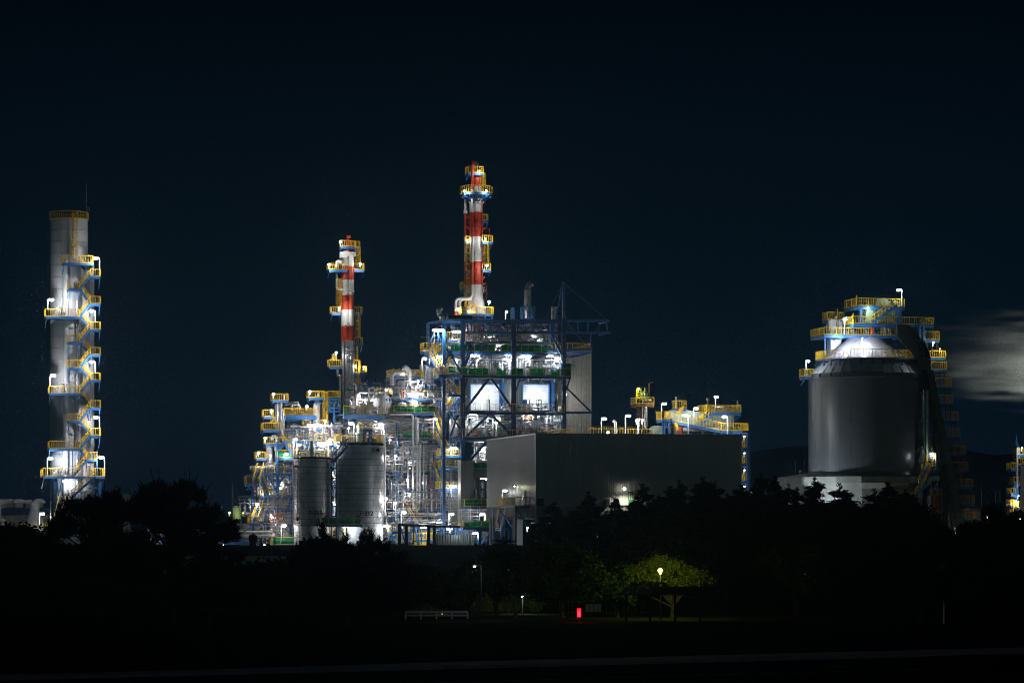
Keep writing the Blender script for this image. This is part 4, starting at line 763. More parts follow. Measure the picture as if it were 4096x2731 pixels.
Ts = Thing('scaffolding', 'slim scaffold tower along the left side of the shorter clad tank', 'scaffold', Q(1187, 2178, TB - 3.3), 'scaffolds'); Ts.part('tube_frame', s, 'scaff')
# ================================================================ scaffold generator
def scaffold(label, u0, u1, v0, v1, b, seed, step=1.5, lift=1.9, dep=1.3, boards=.4, diag=.5):
    rn = random.Random(seed); T = Thing('scaffolding', label, 'scaffold', Q((u0 + u1) / 2, v1, b), 'scaffolds'); p = Q(u0, v1, b); q = Q(u1, v1, b); q.z = p.z; H = Q(u0, v0, b).z - p.z; L = (q - p).length; nx = max(1, round(L / step)); nz_ = max(1, round(H / lift)); s = MB(); bd = MB(); dr = (q - p).normalized(); rails = s
    for i in range(nx + 1):
        for d in (0, dep):
            x = p + (q - p) * (i / nx) + e2 * d; s.bar(x, x + ez * (H + rn.uniform(0, .9)), .05)
    for k in range(1, nz_ + 1):
        z = ez * (H * k / nz_)
        for d in (0, dep): s.bar(p + z + e2 * d - dr * .3, q + z + e2 * d + dr * .3, .05)
        rails.bar(p + z + ez * .5 - dr * .2, q + z + ez * .5 + dr * .2, .04); rails.bar(p + z + ez * .95 - dr * .2, q + z + ez * .95, .04)
        for i in range(nx + 1): x = p + (q - p) * (i / nx) + z; s.bar(x - e2 * .2, x + e2 * (dep + .2), .045)
        if rn.random() < boards: a = rn.uniform(0, .3); bd.frame((p + (q - p) * ((a + 1) / 2)) + z + e2 * dep / 2 + ez * .06, (q - p) * ((1 - a) / 2), e2 * (dep / 2), ez * .03); bd.bar(p + (q - p) * a + z + ez * .15, q + z + ez * .15, .03, .16)
    for i in range(nx):
        for k in range(nz_):
            if rn.random() < diag:
                a = p + (q - p) * (i / nx) + ez * (H * k / nz_); c = p + (q - p) * ((i + 1) / nx) + ez * (H * (k + 1) / nz_); w = p + (q - p) * ((i + 1) / nx) + ez * (H * k / nz_); y = p + (q - p) * (i / nx) + ez * (H * (k + 1) / nz_)
                (s.bar(a, c, .04) if rn.random() < .5 else s.bar(w, y, .04))
    T.part('tube_frame', s, 'scaff')
    if bd.v: T.part('boards', bd, 'board')
    return T
# ================================================================ left process structure
def left_structure():
    T = Thing('process_structure', 'low blue process structure left of the dark clad tanks with yellow railed decks', 'structure', Q(1090, 2178, 14))
    for u in (1012, 1062, 1110, 1168, 1230, 1330, 1360):
        for b in (8, 16):
            s = MB(); top = 1895 if u < 1100 else 1765; bot = 2178; s.bar(Q(u, top, b), Q(u, bot, b), .34); T.part('column', s, 'blue')
    for a in ((1015, 1180, 1893, 8, 17, 1.05, ()), (1000, 1170, 2092, 8, 17, 1.1, ()), (1135, 1365, 1763, 7, 16, 1.05, ()), (1110, 1350, 1830, 7, 16, 1.05, ((.0, .25, .2),)), (1040, 1180, 1980, 9, 16, 1.05, ()), (1000, 1180, 2030, 9, 16, 1.0, ())):
        o, p, q = deck(T, *a[:5], m='blue'); drail(T, o, p, q, a[5], a[6])
    for a, b_, c, d, w, mm in ((1115, 1800, 1150, 1765, .3, 'blue'), (1110, 2015, 1165, 1920, .25, 'white'), (1100, 1960, 1140, 1900, .3, 'blue'), (990, 1943, 1035, 1985, .16, 'blue'), (1070, 1900, 1120, 1990, .18, 'blue'), (1060, 2020, 1110, 2085, .2, 'galv'), (1035, 1920, 1085, 2010, .22, 'galv'), (1045, 1910, 1100, 2000, .15, 'galv'), (1170, 1990, 1130, 2080, .18, 'blue'), (1230, 1765, 1200, 1830, .2, 'blue')):
        s = MB(); s.bar(Q(a, b_, 7.5), Q(c, d, 7.5), w); T.part('brace', s, mm)
    plat(T, 988, 1038, 1905, 1935, 6, 2.4, legs=0, name='landing'); plat(T, 1000, 1040, 2062, 2092, 6, 2.4, legs=0, name='landing')
    plat(T, 1092, 1182, 2147, 2179, 3.5, 2.5, green=[(1094, 1120, 0), (1124, 1178, .06)], legs=0, name='landing'); stair(T, Q(1030, 1880, 7.5), Q(1010, 1942, 5), e1 * .9); stair(T, Q(1030, 2030, 7.5), Q(1005, 2095, 5), e1 * .9)
    stair(T, Q(1045, 1900, 7), Q(1080, 2000, 7), e2 * .9)
    stair(T, Q(1135, 1766, 7), Q(1180, 1832, 7), e2 * .9)
    return T
left_structure()
def scol(label, uc, ru, vt, vb, b, plats, mt='steel', name='process_column', lads=(), pipes=()):
    m = mp(uc, b); c = Q(uc, vb, b); z = lambda v: P(0, v, c.y).z; r = ru * m; T = Thing(name, label, 'column', c, 'slim process columns')
    T.part('shell', MB().lathe((c.x, c.y, 0), [(r, c.z), (r, z(vt + 8))], 28), mt); T.part('head', MB().lathe((c.x, c.y, 0), [(r, z(vt + 8)), (r * .93, z(vt + 4)), (r * .7, z(vt + 1)), (r * .3, z(vt)), (r * .2, z(vt)), (r * .2, z(vt - 10))], 28), mt)
    T.part('band_ring', MB().lathe((c.x, c.y, 0), [(r + .06, z(vt + 60)), (r + .06, z(vt + 57))], 28), 'galv')
    for p in plats: plat(T, *p[:4], b + (p[5] if len(p) > 5 else -r - .4), p[4], 'lfrb', sp=.3, legs=.5, th=.26)
    for u, v0, v1 in lads: ladder(T, u, v0, v1, b - .3)
    for i, pp in enumerate(pipes): T.part('pipe', MB().tube(bend([Q(x, y, b - r - .25 + .1 * i) for x, y in pp[:-1]], .35, 4), pp[-1], 8), 'galv')
    return T
scol('slim grey column at the far left of the process structure with lamps on two sides', 1113, 15, 1608, 1890, 11, ((1091, 1153, 1574, 1601, 2.2), (1055, 1094, 1638, 1666, 1.8), (1053, 1122, 1690, 1720, 2.4)), lads=((1092, 1668, 1692),),
     pipes=(((1126, 1760), (1126, 1606), (1136, 1606), (1136, 1580), .16), ((1134, 1770), (1134, 1640), .2), ((1138, 1620), (1190, 1612), (1190, 1630), .08), ((1130, 1612), (1195, 1606), (1195, 1630), .07), ((1105, 1690), (1095, 1665), .22), ((1110, 1800), (1110, 1745), (1120, 1742), .1)))
scol('white column left of centre with a blue flanged top between yellow cage platforms', 1267, 14, 1612, 1830, 10, ((1235, 1296, 1563, 1591, 2), (1312, 1361, 1563, 1591, 2), (1140, 1266, 1632, 1660, 2.4), (1215, 1242, 1680, 1706, 1.6), (1312, 1361, 1600, 1627, 2), (1280, 1312, 1680, 1706, 1.6)), 'white', lads=((1300, 1567, 1654), (1300, 1654, 1700)),
     pipes=(((1274, 1612), (1274, 1575), (1270, 1570), .14), ((1262, 1612), (1262, 1582), .12), ((1268, 1615), (1268, 1585), .1), ((1168, 1640), (1168, 1618), (1200, 1618), (1200, 1640), .1), ((1175, 1640), (1175, 1622), (1195, 1622), .07)))
T = Thing('process_vessel', 'broad pale drum below the white column with an arched pipe', 'vessel', Q(1250, 1765, 9)); c = Q(1252, 1765, 9); m_ = mp(1252, 9)
T.part('shell', MB().lathe(c, [(13 * m_, 0), (13 * m_, 60 * m_), (11 * m_, 66 * m_), (3 * m_, 68 * m_)], 24), 'white'); T.part('pipe', MB().tube(bend([c + V((2.8, -.5, 0)), c + V((2.8, -.5, 1.9)), c + V((1.9, -.5, 2.2))], .5, 4), .24, 10), 'galv')
T = Thing('support_deck', 'blue flange deck wrapped round the white column', 'platform', Q(1240, 1668, 8.6)); deck(T, 1143, 1266, 1664, 8, 10.8, .5, 'blue', 'deck_beam'); s = MB()
for u in (1160, 1168, 1188, 1196): s.bar(Q(u, 1670, 8.2), Q(u, 1683, 8.2), .1)
s.bar(Q(1143, 1684, 8.2), Q(1196, 1684, 8.2), .08); T.part('hanger_frame', s, 'blue'); s = MB(); s.bar(Q(1262, 1612, 9), Q(1286, 1612, 9), .9, .2); T.part('collar', s, 'blue')
T = Thing('bracket_frame', 'blue bracket frames under the cage platforms beside the shorter striped column', 'frame', Q(1336, 1600, 10)); s = MB()
for v in (1597, 1608, 1630, 1645): s.bar(Q(1314, v, 9), Q(1361, v, 9), .25, .2)
for u in (1318, 1336, 1357): s.bar(Q(u, 1592, 9), Q(u, 1648, 9), .2)
s.bar(Q(1336, 1648, 9.5), Q(1336, 1830, 9.5), .3); T.part('beam', s, 'blue')
scol('short fat white column at the left edge with a tall side pipe', 1078, 13, 1780, 1890, 10, ((1062, 1136, 1747, 1775, 2.2), (1026, 1066, 1806, 1833, 1.8), (1120, 1180, 1800, 1828, 2)), 'white',
     pipes=(((1107, 1860), (1107, 1748), (1088, 1744), (1088, 1760), .24), ((1100, 1800), (1098, 1780), .1), ((1120, 1830), (1120, 1775), (1160, 1775), (1160, 1800), .07)))
T = Thing('horizontal_drum', 'grey horizontal drum sticking out left on the top deck of the left structure', 'drum', Q(1040, 1888, 9)); T.part('shell', MB().drum(Q(1036, 1873, 9), e1, .42, 2.4), 'steel'); s = MB(); [s.box(Q(u, 1885, 9), .2, .6, .5) for u in (1022, 1050)]; T.part('saddle', s, 'blue')
pipework('packed pipes and valves on the top deck of the left structure', [(1060, 1175, 1850, 1890, 8.5, 14, 24, 6, 16, 4, 12)], 31)
pipework('pipes among the braces under the left structure', [(1020, 1175, 1900, 1980, 9, 15, 26, 8, 10, 2, 6), (1010, 1175, 1985, 2090, 9, 15, 30, 12, 14, 3, 8)], 32)
pipework('pipes on the deck above the shorter clad tank', [(1150, 1365, 1700, 1762, 8, 15, 50, 18, 24, 6, 12), (1160, 1365, 1768, 1830, 7.5, 14, 40, 14, 14, 5, 8)], 33)
pipework('low pipes behind the green railing at the foot of the left structure', [(1040, 1180, 2098, 2172, 6, 14, 34, 8, 16, 4, 8)], 34)
pipework('narrow stack of pipes between the two dark clad tanks', [(1318, 1350, 1850, 2165, 5, 12, 34, 40, 20, 3, 6)], 35)
T = Thing('rail_tower', 'blue ladder tower squeezed between the two dark clad tanks', 'tower', Q(1332, 2178, 6)); s = MB()
for u in (1326, 1345): s.bar(Q(u, 1800, 4), Q(u, 2178, 4), .16)
for i in range(9): v = 1835 + i * 38; s.bar(Q(1324, v, 4), Q(1347, v, 4), .14, .2); s.bar(Q(1326, v, 4), Q(1345, v + 36, 4), .06)
T.part('frame', s, 'blue')
scaffold('tall scaffold wrapping the left end of the low blue structure', 1038, 1092, 1905, 2172, 6.6, 41); scaffold('scaffold between the left structure and the shorter clad tank', 1140, 1176, 1845, 2172, 6.2, 42, 1.0, 1.6)
scaffold('low scaffold reaching out left beyond the left structure', 962, 1022, 2012, 2048, 7, 43, .7, .9, boards=0, diag=0); scaffold('scaffold around the middle of the left structure', 1092, 1132, 1960, 2172, 6.4, 44, .9, 1.7)
T = Thing('cable_tray', 'grey lattice tray carried by the low left scaffold', 'tray', Q(960, 2052, 7)); s = MB(); s.bar(Q(962, 2049, 7), Q(1030, 2051, 7), .06); s.bar(Q(962, 2056, 7), Q(1030, 2058, 7), .06); [s.bar(Q(962 + 4 * k, 2049, 7), Q(964 + 4 * k, 2056, 7), .04) for k in range(17)]
s.bar(Q(1022, 2058, 7), Q(985, 2105, 7), .1); s.bar(Q(1000, 2058, 7), Q(985, 2085, 7), .08); T.part('lattice', s, 'scaff')
shed('shed', 'small ribbed container beside the foot of the left structure', 'shed', 976, 1035, 2098, 8, 4, 'galv', 'galv', .15)
for k, (v, r_, mm, lb) in enumerate(((2127, .17, 'cream', 'thin cream pipe running left above the dark roof ridge'), (2142, .26, 'white', 'fat white pipe running left above the dark roof ridge'))):
    T = Thing('pipe', lb, 'pipe', Q(920, v, 5)); T.part('pipe_run', MB().tube([Q(870 if k else 930, v, 5), Q(1092, v, 5)], r_, 10), mm); s = MB(); [s.bar(Q(u, v, 5) - ez * r_, Q(u, 2178, 5), .15) for u in (945, 1000, 1060)]; T.part('support', s, 'blue')
T = Thing('pipe_rack', 'low blue pipe rack between the left pines and the left structure', 'rack', Q(900, 2178, 8)); s = MB()
for u in (640, 720, 800, 870, 905, 950, 1000, 1022): s.bar(Q(u, 2145, 8), Q(u, 2178, 8), .3)
for v in (2150, 2172): s.bar(Q(620, v, 8), Q(1030, v, 8), .35, .4)
for u in (872, 955, 960): s.bar(Q(u, 2176, 7.9), Q(u + 24, 2150, 7.9), .2)
T.part('frame', s, 'blue')
pipework('white pipes lying in the low blue rack behind the left pines', [(600, 1020, 2120, 2175, 8, 13, 50, 12, 16, 5, 18)], 36)
for u, v, t in ((892, 2177, 'low beside the blue pipe rack'), (1058, 2179, 'tiny, low at the foot of the left structure'), (640, 2150, 'behind the left pine gap'), (560, 2160, 'deep behind the left pine crowns'), (760, 2155, 'behind the right fringe of the left pines')): lamp('floodlight ' + t, u, v, 5, 'bulb', None, None, 240, 'small lamps low on the left', size=.6)
GLf = 'floodlights of the left structure'
for u, v, k, ub, vb, t, pw, b in ((1094, 1576, 'bulb', None, None, 'at the left corner of the topmost cage of the far left grey column', 300, 8.5), (1086, 1642, 'bulb', None, None, 'large and bright beside the far left grey column', 420, 8.5), (1061, 1752, 'bulb', None, None, 'at the left corner of the cage on the short fat column', 300, 7.5), (1034, 1811, 'bulb', None, None, 'inside the leftmost yellow cage', 260, 8),
    (1240, 1566, 'bulb', None, None, 'at the left corner of the cage on top of the white column', 300, 8), (1227, 1625, 'bulb', None, None, 'large and bright on the blue flange deck', 420, 7.5), (1301, 1683, 'bulb', None, None, 'large and bright on the small cage between the two columns', 420, 7.5), (1404, 1694, 'arm', 1416, 1772, 'on a post above the stair of the taller clad tank', 330, 3),
    (1395, 1712, 'bulb', None, None, 'just below the post lamp above the taller clad tank', 260, 4), (1523, 1698, 'arm', 1534, 1770, 'on a post at right end of the taller clad tank', 330, 3), (1183, 1757, 'arm', 1172, 1830, 'on the left of two close posts above the shorter clad tank', 280, 5), (1197, 1780, 'arm', 1186, 1830, 'on the right of two close posts above the shorter clad tank', 280, 5), (1322, 1758, 'arm', 1314, 1830, 'on a post between the two clad tanks', 280, 6),
    (1147, 1815, 'arm', 1136, 1888, 'on a white post over the left structure deck', 260, 7), (1082, 1821, 'bulb', None, None, 'glowing against the short fat white column', 240, 7.5), (1435, 1585 + 0, 'arm', 1422, 1655, 'with slanted head near the horizontal white drum', 280, 10), (1028, 2016, 'bulb', None, None, 'at the tip of the low left scaffold', 380, 5.5), (1136, 2102, 'arm', 1124, 2165, 'on a low white post by the green railing', 340, 2.5),
    (1060, 1960, 'bulb', None, None, 'buried in the scaffold of the left structure, upper', 280, 9), (1085, 2060, 'bulb', None, None, 'buried in the scaffold of the left structure, lower', 300, 9), (1125, 1930, 'bulb', None, None, 'behind the braces of the left structure', 280, 10), (1335, 1900, 'bulb', None, None, 'between the tanks, upper', 200, 7), (1335, 2010, 'bulb', None, None, 'between the tanks, middle', 200, 7), (1335, 2080, 'bulb', None, None, 'between the tanks, lower', 200, 7)):
    lamp('floodlight ' + t, u, v, b, k, ub, vb, pw, GLf, size=.8 if pw < 300 else 1)
lamp('wide strip light glowing before the broad pale drum', 1257, 1701, 7.2, 'bar', 1257, 1765, 560, GLf, 'lamp_tube', L=2.0, size=1.2); lamp('wide strip light above the shorter clad tank roof', 1298, 1774, 5, 'bar', None, None, 560, GLf, 'lamp_tube', L=2.1, size=1.2)
lamp('strip light under the green sheeted bridge joining the clad tanks', 1380, 2103, -1.6, 'bar', None, None, 560, GLf, 'lamp_tube', L=1.3)
# ================================================================ centre process area (between tanks and blue frame)
def centre():
    T = Thing('process_structure', 'wide blue process structure between the taller clad tank and the tall frame', 'structure', Q(1640, 2178, 12))
    for u in (1588, 1683, 1755):
        for b in (9, 17): s = MB(); s.bar(Q(u, 1655, b), Q(u, 2178, b), .38); T.part('column', s, 'blue')
    for u in (1380, 1480): s = MB(); s.bar(Q(u, 1665, 12), Q(u, 1790, 12), .38); T.part('column', s, 'blue')
    for a in ((1575, 1795, 1650, 8, 17, 1.1, ((.0, .75, .25),)), (1590, 1768, 1755, 8, 17, 1.1, ((.0, .75, .05),)), (1570, 1770, 1887, 8, 17, 1.1, ((0, .08, .05),)), (1590, 1835, 1950, 9, 17, 1.0, ()), (1590, 1840, 2035, 8, 17, 1.15, ()), (1570, 1770, 1545 + 47, 9, 17, 1.1, ()), (1570, 1705, 1507, 10, 17, 1.05, ())):
        o, p, q = deck(T, *a[:5], m='blue'); drail(T, o, p, q, a[5], a[6])
    # slanting near edge of the big upper deck toward the striped column
    p = Q(1374, 1668, 5); q = Q(1568, 1650, 8.5); q.z = p.z = (p.z + q.z) / 2; s = MB(); s.bar(p - ez * .3, q - ez * .3, .3, .62); s.frame((p + q) / 2 + e2 * 4, (q - p) / 2, e2 * 3.8, ez * .05); o = T.part('deck', s, 'blue'); T.part('railing', rail(MB(), [p, q], 1.15, .5), 'yellow', o); d = (q - p); T.part('wind_sheet', sheet(MB(), p, p + d * .1, 1.1, 4, 0), 'green', o)
    stair(T, Q(1726, 1645, 9), Q(1762, 1750, 5.5), e1 * .65)
    for a, b_, c, d, w in ((1700, 1655, 1680, 1740, .14), (1830, 1760, 1800, 1840, .3), (1770, 1770, 1800, 1840, .25), (1590, 1900, 1640, 1940, .2), (1765, 1955, 1830, 2010, .16), (1680, 1900, 1620, 1948, .16)):
        s = MB(); s.bar(Q(a, b_, 8), Q(c, d, 8), w); T.part('brace', s, 'blue')
    # zigzag stairs up the left side of the tall frame
    for u0, v0, b0, u1, v1, b1 in ((1706, 1402, 3.5, 1760, 1500, -.8), (1748, 1500, 3, 1806, 1578, -1), (1745, 1755, 6, 1790, 1838, 2), (1729, 1865, 6, 1768, 1955, 2)): stair(T, Q(u0, v0, b0), Q(u1, v1, b1), e1 * .75)
    stair(T, Q(1838, 1580, .5), Q(1796, 1645, 3), e1 * .8, rl='yellow'); stair(T, Q(1805, 1957, 1.8), Q(1768, 2032, 5), e1 * .8); stair(T, Q(1795, 1838, 1.8), Q(1765, 1885, 4), e1 * .8)
    stair(T, Q(1625, 2036, 7), Q(1662, 2100, 3), e1 * .9)
    for pl in ((1696, 1745, 1370, 1403, 3, 2.5), (1757, 1792, 1468, 1500, -1, 3.5), (1794, 1842, 1545, 1578, -1, 2.5), (1760, 1850, 1800, 1822, 1, 2.5), (1757, 1830, 1926, 1955, 1.8, 2.5), (1765, 1840, 1840, 1868, 1.5, 2)): plat(T, *pl, legs=0, name='landing')
    return T
centre()
T = Thing('concrete_pier', 'square concrete pier under the first blue column with a cross beam', 'pier', Q(1863, 2178, -1)); s = MB(); p = Q(1863, 1842, 0); s.box(V((p.x, p.y, (p.z + GZ) / 2)), 53 * mp(1863, 0), 1.9, p.z - GZ); T.part('pillar', s, 'concrete')
s = MB(); a = Q(1893, 1894, .1); c = Q(1975, 1894, .1); c.z = a.z; s.bar(a, c, 1.4, 32 * mp(1900, 0)); T.part('cross_beam', s, 'concrete'); s = MB(); p = Q(1828, 1884, 3); s.box(V((p.x, p.y, (p.z + GZ) / 2)), 1.9, 1.9, p.z - GZ); T.part('pillar', s, 'concrete')
T = Thing('working_deck', 'green sheeted deck halfway up right of the concrete pier', 'deck', Q(1925, 1878, -.5)); plat(T, 1888, 1960, 1848, 1876, -.6, 2, green=[(1889, 1959, .15)], legs=0)
T = Thing('working_deck', 'green sheeted lower deck right of the concrete pier', 'deck', Q(1905, 2028, -2)); plat(T, 1858, 1960, 1997, 2027, -2, 3, green=[(1859, 1959, .03)], legs=0, th=.5)
T = Thing('reactor', 'grey flanged reactor hanging under the concrete cross beam', 'reactor', Q(1920, 2000, 1)); c = Q(1920, 2005, 1); m_ = mp(1920, 1); z = lambda v: P(0, v, c.y).z - c.z
T.part('shell', MB().lathe(c, [(12 * m_, 0), (18 * m_, z(1985)), (18 * m_, z(1962)), (24 * m_, z(1950)), (24 * m_, z(1925)), (21 * m_, z(1915))], 28), 'galv'); T.part('flange', MB().lathe(c, [(28 * m_, z(1927)), (28 * m_, z(1924))], 28).lathe(c, [(26 * m_, z(1951)), (26 * m_, z(1948))], 28).lathe(c, [(22 * m_, z(1964)), (22 * m_, z(1961))], 28), 'steel')
T.part('gauge', MB().ringz(c + V((.3, -1.0, z(1970))), .35, .05, (0, 1, 0)), 'white')
# big pipes
for lb, pts, r_, b, mm in (('slim white pipe bending down in front of the wide structure', [(1560, 1658), (1651, 1658), (1654, 2040)], .14, 6, 'white'), ('fat white pipe standing in front of the wide structure', [(1660, 1672), (1668, 1674), (1670, 2010)], .24, 6.4, 'white'),
    ('slim pale standpipe right of the fat white pipe', [(1676, 1775), (1681, 1777), (1681, 2010)], .12, 6.2, 'white'), ('slim pale standpipe second right of the fat white pipe', [(1695, 1776), (1695, 2010)], .11, 6.2, 'galv'), ('thin pale standpipe left of the slim white pipe', [(1628, 1778), (1632, 1780), (1632, 2000)], .08, 6, 'white'),
    ('very fat grey duct with elbow in front of the stairs', [(1600, 1797), (1729, 1797), (1730, 2060)], .34, 7.6, 'galv'), ('second fat grey duct dropping beside the elbow duct', [(1707, 1800), (1707, 2000)], .3, 8.6, 'galv'), ('fat grey pipe bottom right of the elbow duct', [(1748, 1900), (1748, 2030)], .26, 7.6, 'galv'), ('long fat grey pipe lying high under the upper deck', [(1570, 1677), (1760, 1677)], .3, 8.6, 'galv'), ('second long grey pipe lying under the upper deck', [(1575, 1689), (1760, 1690)], .16, 8.2, 'galv'),
    ('fat white pipe rising and bending left of the top cage deck', [(1567, 1545), (1567, 1490), (1620, 1488)], .27, 9, 'white'), ('fat white gooseneck pipe through the top cage deck', [(1637, 1540), (1637, 1480), (1620, 1466), (1620, 1476)], .32, 9, 'white'), ('long white pipe from the striped column to the horizontal drum', [(1420, 1625), (1424, 1566), (1500, 1568), (1500, 1590)], .24, 8.5, 'galv'),
    ('slim white frame pipe standing before the horizontal drum', [(1475, 1650), (1477, 1550), (1500, 1550), (1500, 1560)], .13, 7.6, 'white'), ('slim white pipe right in front of the horizontal drum', [(1538, 1645), (1538, 1555), (1530, 1555)], .13, 7.4, 'white'), ('fat white elbow pipe right of the long strip light deck', [(1710, 1577), (1738, 1577), (1740, 1610)], .26, 8, 'white')):
    T = Thing('pipe', lb, 'pipe', Q(pts[-1][0], pts[-1][1], b)); T.part('pipe_run', MB().tube(bend([Q(x, y, b) for x, y in pts], r_ * 3.2, 6), r_, 12), mm); s = MB(); p = Q(pts[-1][0], pts[-1][1], b); p2 = Q(pts[-2][0], pts[-2][1], b)
    for k in (.3, .6, .85): x = p + (p2 - p) * k; dd = (p2 - p).normalized(); s.tube([x - dd * .05, x + dd * .05], r_ * 1.3, 12)
    T.part('flange', s, 'galv')
# horizontal drum
T = Thing('horizontal_drum', 'big white horizontal drum with round end facing the viewer on the upper deck', 'drum', Q(1520, 1650, 8)); ax = (e2 * -.93 + e1 * .38); m_ = mp(1520, 8); c = Q(1512, 1610, 10)
T.part('shell', MB().drum(c, ax, 1.12, 3.6, 32), 'white'); s = MB(); [s.frame(c + ax * k - ez * 1.1, ax.cross(ez) * .9, ax * .12, ez * .5) for k in (-1.2, 1.2)]; T.part('saddle', s, 'white'); T.part('nozzle', MB().tube([c + ez * .9, c + ez * 1.7], .22, 12).tube([c + ax * 1 + ez, c + ax * 1 + ez * 1.5], .15, 10), 'galv')
T.part('emblem', MB().frame(c + ax * 2.2 + ez * .35 + e1 * -.15, e1 * .25, ax * .02, ez * .18).frame(c + ax * 2.2 + ez * .3 + e1 * .45, e1 * .1, ax * .02, ez * .2), 'blue')
T = Thing('pale_cabinet', 'pale cabinet left of the white horizontal drum', 'cabinet', Q(1452, 1655, 7)); s = MB(); s.box(Q(1452, 1634, 7.5), .85, .6, 1.3); T.part('body', s, 'cream'); s = MB(); s.box(Q(1452, 1618, 7.5), 1.0, .75, .1); T.part('hood', s, 'cream')
T = Thing('cage_deck', 'yellow cage deck behind the white horizontal drum', 'platform', Q(1540, 1592, 12)); plat(T, 1510, 1568, 1550, 1578, 11, 3, 'lfrb', legs=0); plat(T, 1430, 1478, 1598, 1622, 11.5, 2, 'lfrb', legs=0)
s = MB(); [s.bar(Q(u, 1578, 11.5), Q(u, 1650, 11.5), .2) for u in (1520, 1560)]; T.part('leg', s, 'blue')
T = Thing('cage_deck', 'wide yellow cage deck highest in the wide structure', 'platform', Q(1640, 1510, 10)); plat(T, 1568, 1692, 1478, 1505, 9.4, 4, 'lfrb', legs=0, th=.4); plat(T, 1688, 1702, 1490, 1520, 8.6, 3, 'lfr', legs=0)
s = MB(); [s.bar(Q(u, 1508, 9.8), Q(u, 1650, 9.8), .24) for u in (1572, 1630, 1690, 1712)]; T.part('leg', s, 'blue')
T = Thing('pipe_bank', 'bank of bundled pipes bending outwards left of the top stair', 'pipe bank', Q(1718, 1545, 5)); 
for k in range(7): T.part('pipe', MB().tube(bend([Q(1704 + 5 * k, 1462 + 2 * k, 5), Q(1702 + 5 * k, 1530, 5), Q(1714 + 5 * k, 1540, 4.4), Q(1745, 1541, 4.2)], .5, 4), .08, 6), 'galv')
s = MB(); s.box(Q(1718, 1492, 6.2), 1.5, .2, 1.9); [s.box(Q(1710 + k * 9, 1462, 6), .35, .35, .7) for k in range(4)]; T.part('tray', s, 'navy')
for lb, u, v, r_, h in (('squat white drum under the long strip light of the wide structure', 1650, 1612, .9, .9), ('squat white drum second on the wide structure deck', 1607, 1613, .7, .7)):
    T = Thing('process_vessel', lb, 'vessel', Q(u, v + 4, 7.6)); c = Q(u, v + 20, 9); T.part('shell', MB().lathe(c, [(r_, 0), (r_, h), (r_ * .7, h + .12), (r_ * .2, h + .2), (r_ * .2, h + .7)], 24), 'white'); T.part('wheel', MB().ringz(c + ez * (h + .95) - e2 * .3, .38, .05, e2, 14), 'white')
T = Thing('grey_tank', 'wide grey drum behind the scaffold frame on the top cage deck', 'tank', Q(1640, 1590, 13)); c = Q(1640, 1594, 13); T.part('shell', MB().lathe(c, [(2.1, 0), (2.1, 2.2), (1.9, 2.4), (.5, 2.6)], 32), 'steel'); s = MB()
for u in (1594, 1630, 1668, 1690): s.bar(Q(u, 1545, 8.4), Q(u, 1525, 8.4), .08)
for v in (1524, 1529): s.bar(Q(1592, v, 8.4), Q(1666, v, 8.4), .08)
T.part('pipe_frame', s, 'white')
for u, t in ((1614, 'left'), (1673, 'right')):
    T = Thing('valve', 'white spoked hand wheel valve, %s one of two high on the wide structure' % t, 'valve', Q(u, 1560, 8)); T.part('wheel', MB().ringz(Q(u, 1552, 8), .42, .06, e2, 16), 'white'); T.part('stem', MB().tube([Q(u, 1554, 8.3), Q(u, 1590, 8.3)], .12, 8), 'red')
pipework('valves and white pipes on the top decks of the wide structure', [(1575, 1700, 1552, 1590, 9.5, 14, 26, 8, 22, 2, 10), (1575, 1720, 1600, 1648, 9, 15, 40, 10, 24, 6, 12), (1572, 1695, 1480, 1504, 10, 13, 12, 3, 6, 2, 3)], 51)
pipework('valves and small cabinets beside the white horizontal drum', [(1400, 1565, 1590, 1650, 9.5, 12.5, 22, 6, 24, 2, 8), (1425, 1480, 1630, 1655, 6.5, 8, 14, 2, 14, 0, 2)], 52)
pipework('grey pipe layers between the upper decks of the wide structure', [(1375, 1780, 1670, 1752, 9, 16, 60, 46, 30, 8, 12)], 53)
pipework('pipes behind the tall white standpipes', [(1540, 1770, 1765, 1885, 9, 16, 60, 44, 24, 8, 10)], 54)
pipework('pipes and pumps behind the scaffolds in the lower middle', [(1545, 1845, 1895, 2030, 9, 16, 60, 34, 30, 8, 16)], 55, mats=('white', 'white', 'galv', 'steel', 'blue', 'red'))
pipework('ground level pumps and pipes behind the dark pipe bridge', [(1545, 1960, 2045, 2172, 5, 14, 64, 24, 40, 8, 24)], 56, mats=('white', 'white', 'galv', 'blue', 'yellow'))
pipework('pipes at the left flank of the tall blue frame', [(1770, 1850, 1585, 1645, 2, 9, 22, 8, 12, 2, 6), (1770, 1855, 1840, 1990, 3, 9, 26, 12, 10, 2, 8)], 57)
for i, a in enumerate((('tall scaffold at the right side of the taller clad tank', 1540, 1582, 1680, 2172, 5.2), ('scaffold standing under the slanted upper deck', 1560, 1620, 1668, 1790, 6.8), ('scaffold stack left of the slim white pipe', 1582, 1615, 1800, 2172, 4.6), ('broad low scaffold in front of the stairs', 1620, 1845, 1965, 2098, 3.0), ('scaffold tower between the stairs and the concrete pier', 1770, 1834, 1790, 2098, 1.6), ('low scaffold bridge right of the concrete pier', 1845, 1992, 2040, 2085, -3.5))):
    scaffold(a[0], *a[1:], 60 + i, step=(1.3, 1.1, 1.1, 1.7, 1.1, 1.4)[i], lift=(1.9, 1.5, 1.5, 1.2, 1.5, .8)[i], boards=(.45, .3, .5, .6, .35, .3)[i], diag=(.4, .6, .4, .15, .3, .1)[i])
